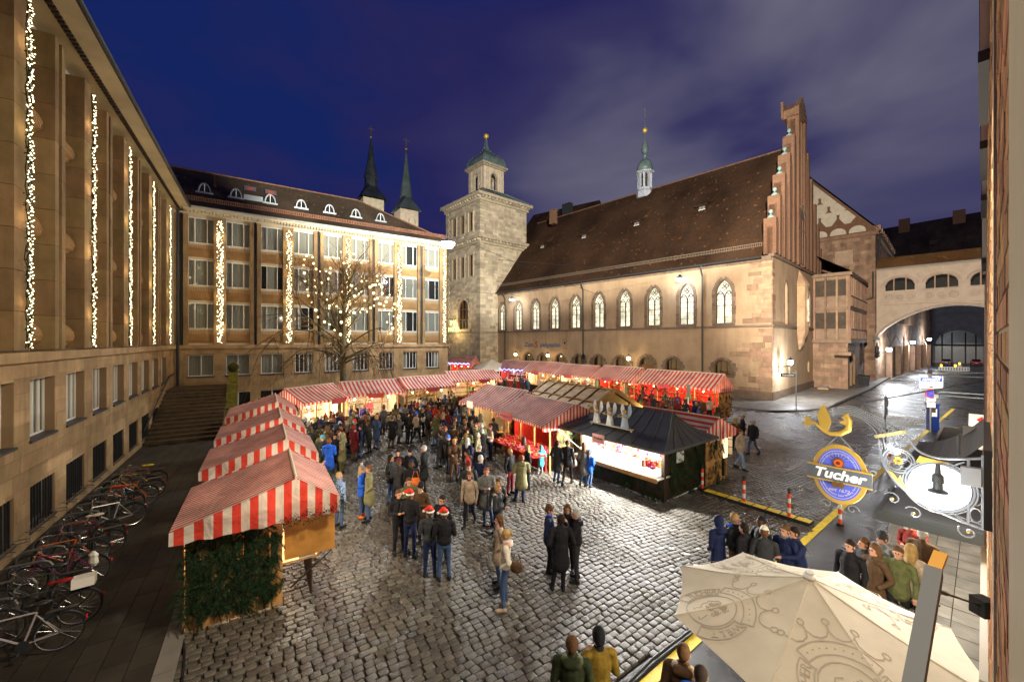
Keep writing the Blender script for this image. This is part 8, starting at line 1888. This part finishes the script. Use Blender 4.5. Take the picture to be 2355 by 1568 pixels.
    m_ = ob.modifiers.new('r', 'REMESH'); m_.mode = 'VOXEL'; m_.voxel_size = vox; s_ = ob.modifiers.new('s', 'SMOOTH'); s_.factor = .5; s_.iterations = 1
    dg = bpy.context.evaluated_depsgraph_get(); nm = bpy.data.meshes.new_from_object(ob.evaluated_get(dg)); bpy.data.objects.remove(ob)
    n = len(nm.polygons); ctr = np.empty(n * 3); nm.polygons.foreach_get('center', ctr); ctr = ctr.reshape(-1, 3)
    best = np.full(n, 1e9); mi = np.zeros(n, int)
    for a, b, ra, rb, s, sx, sy in P:
        a = np.array(a); b = np.array(b); d = b - a; L2 = max(d @ d, 1e-9); t = np.clip(((ctr - a) @ d) / L2, 0, 1); q = ctr - (a + t[:, None] * d); c0 = (a + b) / 2
        q = q / np.array([sx, sy, 1]); dist = np.linalg.norm(q, axis=1) - (ra + (rb - ra) * t)
        if s == 6: dist -= .004
        k = dist < best; best[k] = dist[k]; mi[k] = s
    nm.name = name
    for i in range(8): nm.materials.append(None)
    nm.polygons.foreach_set('material_index', mi.astype(np.int32)); nm.polygons.foreach_set('use_smooth', [True] * n); nm.update(); return nm
BD = {
    'down': make_body('person', 'down'), 'pocket': make_body('person', 'pocket', 'mid', 'beanie', legs='shift'), 'hold': make_body('person', 'hold', 'short'), 'holdhat': make_body('person', 'hold', 'mid', 'beanie', legs='shift'),
    'long': make_body('person', 'pocket', 'long', legs='shift'), 'walk': make_body('person', 'down', 'mid', legs='walk'), 'walkhat': make_body('person', 'pocket', 'short', 'beanie', legs='walk'),
    'woman': make_body('person', 'hold', 'mid', None, 'long', female=True), 'womanlong': make_body('person', 'pocket', 'long', None, 'long', 'shift', True), 'womanhat': make_body('person', 'drink', 'mid', 'pom', 'long', female=True),
    'bun': make_body('person', 'pocket', 'short', None, 'bun', 'shift', True, hood=True), 'santa': make_body('person', 'hold', 'short', 'santa'), 'hooded': make_body('person', 'pocket', 'long', 'hood', legs='shift', hood=True),
    'drink': make_body('person', 'drink', 'short', hood=True), 'reach': make_body('person', 'reach', 'mid', lean=.12), 'parka': make_body('person', 'hold', 'long', None, 'short', 'shift', hood=True)}
print('bodies', sum(len(b.polygons) for b in BD.values()))
cM = lambda n, c, r=.8: mat('cloth ' + n, c, r, var=.3, scale=7, bump=1., bscale=11)
CL = {'dark red': (.16, .02, .015), 'dark green': (.026, .032, .014), 'black': (.012, .012, .014), 'charcoal': (.03, .031, .034), 'grey': (.13, .13, .125), 'navy': (.012, .018, .055), 'blue': (.02, .10, .55), 'denim': (.045, .075, .15), 'olive': (.085, .09, .035), 'green': (.06, .13, .05), 'brown': (.075, .042, .022), 'maroon': (.12, .015, .018), 'red': (.55, .03, .02), 'orange': (.55, .14, .03), 'beige': (.36, .28, .20), 'cream': (.55, .50, .40), 'white': (.62, .60, .56), 'yellow': (.50, .33, .03), 'mustard': (.15, .095, .012), 'teal': (.05, .25, .30), 'purple': (.07, .03, .22), 'khaki': (.17, .16, .08), 'pink': (.5, .25, .25), 'blond': (.30, .19, .07), 'darkhair': (.02, .012, .008), 'brownhair': (.09, .045, .02), 'greyhair': (.35, .34, .32), 'redhair': (.18, .06, .025), 'lightblue': (.18, .26, .42)}
def C_(n): return cM(n, CL[n])
def person(kind, loc, face, coat, trou, label, shoes='black', hair='brownhair', hat='charcoal', trim=None, h=1.0, group=None, wide=1.0):
    o = obj('person', BD[kind], None, (loc[0], loc[1], 0.0), radians(face) + pi / 2, label, 'person', group)
    o.scale = (h * wide, h * wide, h)
    for i, m_ in enumerate((C_(coat), C_(trou), C_(shoes), SK, C_(hair), C_(hat), C_('darkhair'), C_(trim or coat))): o.material_slots[i].link = 'OBJECT'; o.material_slots[i].material = m_
    return o
def PH(px, py, h=1.0): z = 1.66 * h; p = D(px, py, z); return (p.x, p.y)     # from the middle of the head
PEOPLE = []
def pp_(kind, px, py, face, coat, trou, label, **k):
    h = k.get('h', 1.0); q = PH(px, py, h); PEOPLE.append(q); return person(kind, q, face, coat, trou, label, **k)
pp_('bun', 1163, 1228, 180, 'cream', 'denim', 'woman alone in cream quilted jacket, pink scarf, jeans and beige boots', shoes='beige', hair='blond', trim='pink', h=.97)
pp_('womanlong', 1148, 1192, 200, 'beige', 'denim', 'long haired woman in a light brown coat right behind the woman in cream', hair='brownhair', trim='pink', h=.96)
pp_('pocket', 1263, 1170, -10, 'navy', 'black', 'person in brown beanie and blue scarf at the left of the group of four', hat='brown', trim='blue', h=.98)
pp_('long', 1290, 1193, 95, 'black', 'black', 'tall person all in black seen from behind in the group of four', hair='darkhair', h=1.02)
pp_('woman', 1305, 1168, -100, 'black', 'black', 'woman with glasses facing the camera in the group of four', hair='brownhair', h=.97)
pp_('drink', 1326, 1180, 170, 'black', 'charcoal', 'grey haired bearded man eating at the right of the group of four', hair='greyhair', h=1.0)
pp_('hold', 917, 1134, -60, 'black', 'black', 'man in black holding a mug left of the santa hats', hair='brownhair')
pp_('santa', 943, 1136, 80, 'black', 'navy', 'person in a black coat with a santa hat, leftmost of the three santa hats', hat='red', trim='white', h=1.03)
pp_('parka', 940, 1106, -70, 'olive', 'charcoal', 'young man in olive hooded jacket and beanie behind the santa hats', hair='brownhair')
pp_('holdhat', 968, 1118, -110, 'brown', 'black', 'person in black cap and fur collared coat behind the santa hats', hat='black', trim='beige')
pp_('santa', 989, 1176, 95, 'charcoal', 'navy', 'person in dark jacket and santa hat, middle one of the three santa hats', hat='red', trim='white', h=.98)
pp_('santa', 1022, 1180, 100, 'black', 'denim', 'person in black coat with a santa hat, rightmost of the three santa hats', hat='red', trim='white', h=.99)
pp_('down', 1017, 1147, -120, 'black', 'black', 'dark haired man in black sweater facing the camera beside the santa hats', hair='darkhair')
pp_('womanhat', 832, 1078, 0, 'blue', 'denim', 'woman in blue down coat, pale beanie and tan boots beside the grey coat man', shoes='orange', hat='grey', hair='blond', trim='beige', h=.97)
pp_('long', 849, 1076, 200, 'khaki', 'denim', 'man in a grey green wool coat beside the woman in blue', hair='brownhair', h=1.03)
pp_('woman', 899, 1052, -20, 'charcoal', 'denim', 'woman with long dark hair at the left of the talking group', hair='darkhair')
pp_('hold', 915, 1040, -80, 'black', 'black', 'dark haired man facing the camera in the talking group', hair='darkhair')
pp_('pocket', 944, 1037, -120, 'black', 'charcoal', 'man in black beanie and scarf in the talking group', hat='black', trim='grey')
pp_('holdhat', 917, 1062, 90, 'charcoal', 'black', 'person in dark jacket and maroon beanie seen from behind in the talking group', hat='maroon')
pp_('holdhat', 946, 1066, 120, 'black', 'black', 'person in navy beanie with orange shoulder bag in the talking group', hat='navy')
pp_('long', 975, 1030, 190, 'charcoal', 'black', 'tall man in grey patterned cap standing right of the talking group', hair='greyhair', h=1.05)
pp_('holdhat', 972, 942, 20, 'black', 'black', 'person in black parka, white shoulder bag and yellow pompom beanie', hat='grey', trim='yellow')
pp_('parka', 1003, 955, 150, 'olive', 'denim', 'man in olive hooded jacket and jeans seen from behind at the tall table', hair='brownhair', h=1.03)
pp_('woman', 1018, 957, -120, 'navy', 'black', 'blond woman in navy coat holding a silver bag beside the olive jacket', hair='blond', trim='red', h=.97)
pp_('hold', 988, 932, -90, 'maroon', 'beige', 'man in maroon jacket facing the camera behind the olive jacket', hair='darkhair')
pp_('woman', 1002, 935, 60, 'red', 'black', 'person in red jacket with reddish hair behind the navy coat woman', hair='redhair')
pp_('drink', 976, 926, -30, 'charcoal', 'denim', 'grey haired man with a bright blue scarf near the pompom beanie', hair='greyhair', trim='blue')
pp_('parka', 1199, 1052, 100, 'khaki', 'navy', 'large person in khaki parka seen from behind below the red counter', hair='redhair', wide=1.18, trim='khaki', h=.98)
pp_('down', 1173, 1037, -40, 'black', 'maroon', 'bald man in black jacket left of the khaki parka', hair='blond')
pp_('woman', 1213, 1028, 200, 'black', 'black', 'woman with curly blond hair in black behind the khaki parka', hair='blond')
pp_('hooded', 1245, 1028, 110, 'teal', 'grey', 'child in teal hooded jacket before the red counter', h=.72, shoes='white')
pp_('long', 1282, 1018, 50, 'charcoal', 'denim', 'person in dark coat and light jeans left of the two at the white counter', hair='darkhair')
pp_('walk', 1305, 1018, 60, 'black', 'black', 'person in black with a shopping bag before the white counter', hair='darkhair', h=1.03)
pp_('womanlong', 1344, 1024, 60, 'grey', 'denim', 'woman in grey quilted coat and jeans at the corner of the white counter', hair='brownhair')
pp_('holdhat', 1356, 1040, 40, 'blue', 'denim', 'small person in vivid blue jacket beside the quilted coat', hat='blue', h=.85)
pp_('drink', 1135, 965, 70, 'charcoal', 'black', 'man with grey backpack seen from behind near the red counter', hair='darkhair', h=1.03)
pp_('parka', 757, 1013, 95, 'blue', 'black', 'man in bright blue hooded jacket seen from behind at the standing table', hair='redhair', h=1.03)
pp_('hooded', 787, 1000, 200, 'khaki', 'olive', 'person in grey hood and black and cream jacket with backpack', hat='grey', h=1.03)
pp_('hold', 771, 1002, -100, 'black', 'black', 'man in flat black cap facing the camera at the standing table', hair='black')
pp_('holdhat', 742, 1006, -60, 'charcoal', 'black', 'person with teal beanie leaning over the standing table', hat='teal')
pp_('womanhat', 727, 1052, 30, 'beige', 'brown', 'blond person in beige jacket close to the garland of the third stall', hair='blond', hat='olive')
pp_('down', 780, 1092, 60, 'lightblue', 'denim', 'person with pale blue backpack by the garland of the nearest stall', hair='blond')
pp_('hooded', 890, 900, 90, 'grey', 'grey', 'person in long grey hooded coat near the tree', h=1.04)
pp_('down', 863, 898, 80, 'black', 'navy', 'man in black with jeans standing alone right of the tree', hair='darkhair', h=1.03)
pp_('womanlong', 918, 905, 100, 'charcoal', 'denim', 'woman with maroon scarf and grey coat right of the grey hood', hair='blond', trim='maroon', h=1.02)
pp_('walk', 838, 935, -90, 'purple', 'purple', 'person dressed in purple walking in front of the tree', hair='brownhair')
pp_('walk', 1732, 970, 200, 'black', 'denim', 'man in black jacket and jeans walking alone on the cobbles by the hall corner', hair='greyhair', h=1.02)
pp_('walk', 1703, 992, -60, 'beige', 'lightblue', 'man in pale brown jacket and light jeans passing the small striped stall', hair='brownhair', h=1.05)
pp_('woman', 1691, 965, 100, 'brown', 'black', 'woman with long blond hair seen from behind near the small striped stall', hair='blond')
pp_('hold', 1708, 958, 160, 'black', 'charcoal', 'man in black jumper beside the long blond hair woman', hair='blond', h=1.03)
pp_('parka', 1316, 1478, 80, 'dark green', 'black', 'person in olive green jacket at the bottom of the square', hair='brownhair', trim='olive')
pp_('holdhat', 1377, 1462, 100, 'mustard', 'black', 'person in mustard yellow down jacket and black fur hat', hat='black', trim='black', hair='black')
pp_('hooded', 1652, 1196, 110, 'navy', 'lightblue', 'person in dark hooded jacket and light jeans above the parasol', h=1.0)
pp_('drink', 1690, 1190, -60, 'black', 'brown', 'blond man with blue and white scarf above the parasol', hair='blond', trim='blue', h=1.02)
pp_('down', 1711, 1213, 120, 'black', 'black', 'person in black seen from behind beside the blue and white scarf', hair='darkhair', h=.97)
pp_('holdhat', 1758, 1222, 60, 'charcoal', 'black', 'person with cream beanie above the top of the parasol', hat='cream')
pp_('walkhat', 1752, 1200, 10, 'black', 'black', 'person in pointed black hood left of the phone user', hat='black')
pp_('hold', 1806, 1217, 200, 'navy', 'navy', 'brown haired person looking at a phone with grey scarf', hair='brownhair', trim='grey', h=1.02)
pp_('reach', 1836, 1222, 180, 'navy', 'black', 'broad person in navy jacket right of the phone user', hair='darkhair', wide=1.08)
for i, (px, py, k_, co, tr_, hr_, lab) in enumerate(((1955, 1252, 'walk', 'black', 'black', 'darkhair', 'dark haired walker at the left of the group near the canopy'), (1988, 1247, 'down', 'charcoal', 'black', 'brownhair', 'walker in charcoal behind the dark haired one'), (2012, 1262, 'womanlong', 'brown', 'black', 'brownhair', 'woman in brown coat in the group near the canopy'), (2066, 1268, 'walk', 'olive', 'black', 'brownhair', 'walker in grey green jacket nearest the parasol edge'), (2030, 1235, 'walkhat', 'grey', 'black', 'brownhair', 'person in grey with beanie in the group near the canopy'), (2095, 1262, 'woman', 'beige', 'brown', 'blond', 'woman in beige beside the grey green jacket'), (2122, 1226, 'walk', 'brown', 'denim', 'greyhair', 'man in brown jumper and jeans beneath the canopy'), (2100, 1205, 'hold', 'dark red', 'black', 'darkhair', 'person in red jacket under the canopy'))):
    pp_(k_, px, py, (200, 170, 190, 215, 180, 40, 20, 200)[i], co, tr_, lab, hair=hr_)
pp_('parka', 1572, 1497, 60, 'brown', 'black', 'person in a tan fur hood at the parasol edge', trim='beige', h=.98, hat='beige')
pp_('down', 1612, 1548, 60, 'blue', 'black', 'person in bright blue beside the tan fur hood', hair='darkhair', h=.95)
# bags that people carry
def bag(label, loc, m_, s=1., kind='bag'):
    t = thing(kind, label, kind.replace('_', ' '), loc, 0); m = MB(); m.lathe([(.10 * s, 0), (.16 * s, .05 * s), (.17 * s, .18 * s), (.13 * s, .27 * s), (.04 * s, .29 * s)], 10, sy=.5); m.build('body', m_, t, smooth=True); MB().tube([(-.12 * s, 0, .24 * s), (-.05 * s, 0, .5 * s), (.05 * s, 0, .5 * s), (.12 * s, 0, .24 * s)], .01, 5).build('strap', m_, t)
def near(px, py, dx, dy, z): p = PH(px, py); return (p[0] + dx, p[1] + dy, z)
bag('cream shoulder bag on the hip of the yellow pompom beanie', near(972, 942, .10, -.22, .95), C_('cream')); bag('orange shoulder bag carried in the talking group', near(946, 1066, .18, -.16, .95), C_('orange')); bag('silver plastic bag held by the navy coat woman', near(1018, 957, .05, -.26, .85), mat('silver bag', (.5, .52, .55), .3, .5)); bag('yellow plastic bag hanging low in the crowd', near(985, 942, .10, -.2, .55), C_('yellow')); bag('maroon handbag behind the woman in cream', near(1163, 1228, .24, -.05, .85), C_('brown'), .8); bag('grey backpack worn before the red counter', near(1135, 965, 0, -.20, 1.08), C_('grey'), 1.3, 'backpack'); bag('pale blue backpack by the nearest stall garland', near(780, 1092, 0, -.18, 1.05), C_('lightblue'), 1.3, 'backpack'); bag('white plastic bag held before the white counter', near(1305, 1018, .22, -.1, .7), C_('white'))
# ---- the crowd further back
rg = random.Random(99)
def free(x, y, dmin=.5):
    for a, b in PEOPLE:
        if (a - x) ** 2 + (b - y) ** 2 < dmin * dmin: return False
    for Mw, L, dp in STALLS:
        q = Mw.inverted() @ Vector((x, y, 0))
        if -.4 < q.x < L + .4 and -.45 < q.y < dp + .3: return False
    q = Mt.inverted() @ Vector((x, y, 0))
    if -.3 < q.x < 4.3 and -.8 < q.y < 2.8: return False
    if (x - tp_.x) ** 2 + (y - tp_.y) ** 2 < .5: return False
    if (x - 10.3) ** 2 + (y - 28.6) ** 2 < 2.6: return False
    q = Matrix.Translation(A_h) @ Matrix.Rotation(atan2(-.866, .5), 4, 'Z'); q = q.inverted() @ Vector((x, y, 0))
    return not (-.3 < q.x < 5.5 and -.3 < q.y < 3.2)
A_h = Vector((1.35, 25.0, 0))
coats = ['black', 'black', 'black', 'charcoal', 'charcoal', 'charcoal', 'navy', 'navy', 'brown', 'brown', 'olive', 'grey', 'khaki', 'maroon', 'beige', 'denim', 'dark red', 'dark green']
used_l = set()
zones = [('before the stalls left of the tree', [(700, 960), (775, 935), (800, 960), (790, 1005), (715, 1005)], 26, (20, 90, 120)),
         ('between the tree and the drinks stall', [(800, 925), (925, 905), (940, 950), (815, 985)], 26, (80, 110, 60)),
         ('before the drinks stall', [(915, 902), (1045, 888), (1065, 930), (960, 960), (930, 960)], 38, (90, 60, 130)),
         ('in the middle of the square', [(1020, 925), (1065, 925), (1130, 975), (1120, 1020), (1070, 1040), (1000, 1000)], 34, (-90, 30, 150)),
         ('in front of the white walled stall', [(1040, 878), (1160, 868), (1200, 874), (1060, 900)], 30, (110, 80, 60)),
         ('in the lane along the hall stalls', [(1170, 862), (1215, 857), (1340, 885), (1310, 900), (1200, 880)], 22, (40, 50, 140)),
         ('near the foot of the tower', [(1035, 842), (1150, 841), (1150, 856), (1040, 858)], 12, (100, 60, -80)),
         ('around the iron fountain cage', [(1410, 925), (1475, 905), (1640, 905), (1668, 945), (1600, 950), (1480, 962)], 26, (40, 60, 20)),
         ('along the counter of the long red stall', [(1490, 900), (1650, 915), (1640, 930), (1500, 918)], 8, (45, 45, 45)),
         ('in the open below the talking group', [(1060, 1040), (1140, 1040), (1165, 1130), (1100, 1140), (1050, 1100)], 7, (-90, 120, 60))]
hats = {'down': None, 'pocket': 'beanie', 'hold': None, 'holdhat': 'beanie', 'long': None, 'walk': None, 'walkhat': 'beanie', 'woman': 'w', 'womanlong': 'w', 'womanhat': 'pompom hat', 'hooded': 'hood', 'drink': None, 'reach': None, 'parka': None}
acts = {'down': 'standing', 'pocket': 'with hands in pockets', 'hold': 'holding something', 'holdhat': 'holding a mug', 'long': 'in long coat', 'walk': 'walking', 'walkhat': 'walking', 'woman': 'with long hair', 'womanlong': 'with long hair and long coat', 'womanhat': 'drinking', 'hooded': 'with hood up', 'drink': 'drinking', 'reach': 'leaning forward', 'parka': 'in a parka'}
for zi, (zn, poly, num, fc3) in enumerate(zones):
    W3 = [(D(a, b, 1.66).x, D(a, b, 1.66).y) for a, b in poly]; xs_ = [p[0] for p in W3]; ys_ = [p[1] for p in W3]; got = 0; tries = 0
    while got < num and tries < 5000:
        tries += 1; x, y = rg.uniform(min(xs_), max(xs_)), rg.uniform(min(ys_), max(ys_))
        if not inside(W3, np.array([x]), np.array([y]))[0] or not free(x, y): continue
        for att in range(40):
            k_ = rg.choice(list(hats)); co = rg.choice(coats); hr = rg.choice(['darkhair', 'brownhair', 'blond', 'greyhair', 'redhair']); ht = rg.choice(['black', 'grey', 'red', 'white', 'blue', 'maroon', 'green'])
            hd2 = {'darkhair': 'dark haired', 'brownhair': 'brown haired', 'blond': 'blond', 'greyhair': 'grey haired', 'redhair': 'red haired'}[hr]
            h_ = hats[k_]
            if h_ in ('beanie', 'pompom hat'): lab = 'person with %s %s and %s coat %s %s' % (ht, h_, co, acts[k_], zn)
            elif h_ == 'hood': lab = 'person in %s coat with hood up %s' % (co, zn)
            elif h_ == 'w': lab = '%s woman in %s coat %s %s' % (hd2, co, acts[k_], zn)
            else: lab = '%s person in %s jacket %s %s' % (hd2, co, acts[k_], zn)
            if len(lab.split()) > 16: continue
            if lab not in used_l: break
        used_l.add(lab); PEOPLE.append((x, y)); got += 1
        person(k_, (x, y), rg.choice(fc3) + rg.gauss(0, 40), co, rg.choice(['black', 'denim', 'charcoal', 'navy', 'brown']), lab, hair=hr, hat=ht, trim=rg.choice([co, 'grey', 'maroon', 'beige', 'black']), h=rg.gauss(.99, .04), group='market visitors ' + zn)
# stall keepers
for (kx, (Mw, L, dp)) in enumerate(STALLS):
    p = Mw @ Vector((L * .55, dp * .62, 0)); d = Mw.to_3x3() @ Vector((0, -1, 0))
    person(['hold', 'woman', 'drink', 'womanhat'][kx % 4], (p.x, p.y), math.degrees(atan2(d.y, d.x)), ['maroon', 'charcoal', 'green', 'navy', 'cream'][kx % 5], 'black', 'stall keeper in %s behind the counter of the %s' % (['maroon', 'charcoal', 'green', 'navy', 'cream'][kx % 5], ['nearest left stall', 'second left stall', 'third left stall', 'fourth left stall', 'stall left of the tree', 'stall behind the tree', 'drinks stall', 'white walled stall', 'blue lit stall', 'second hall stall', 'middle hall stall', 'scarf stall', 'long red stall', 'booth below the tower', 'stall left of the timber hut', 'red counter stall', 'small striped stall'][kx]), hair='brownhair', hat='red')
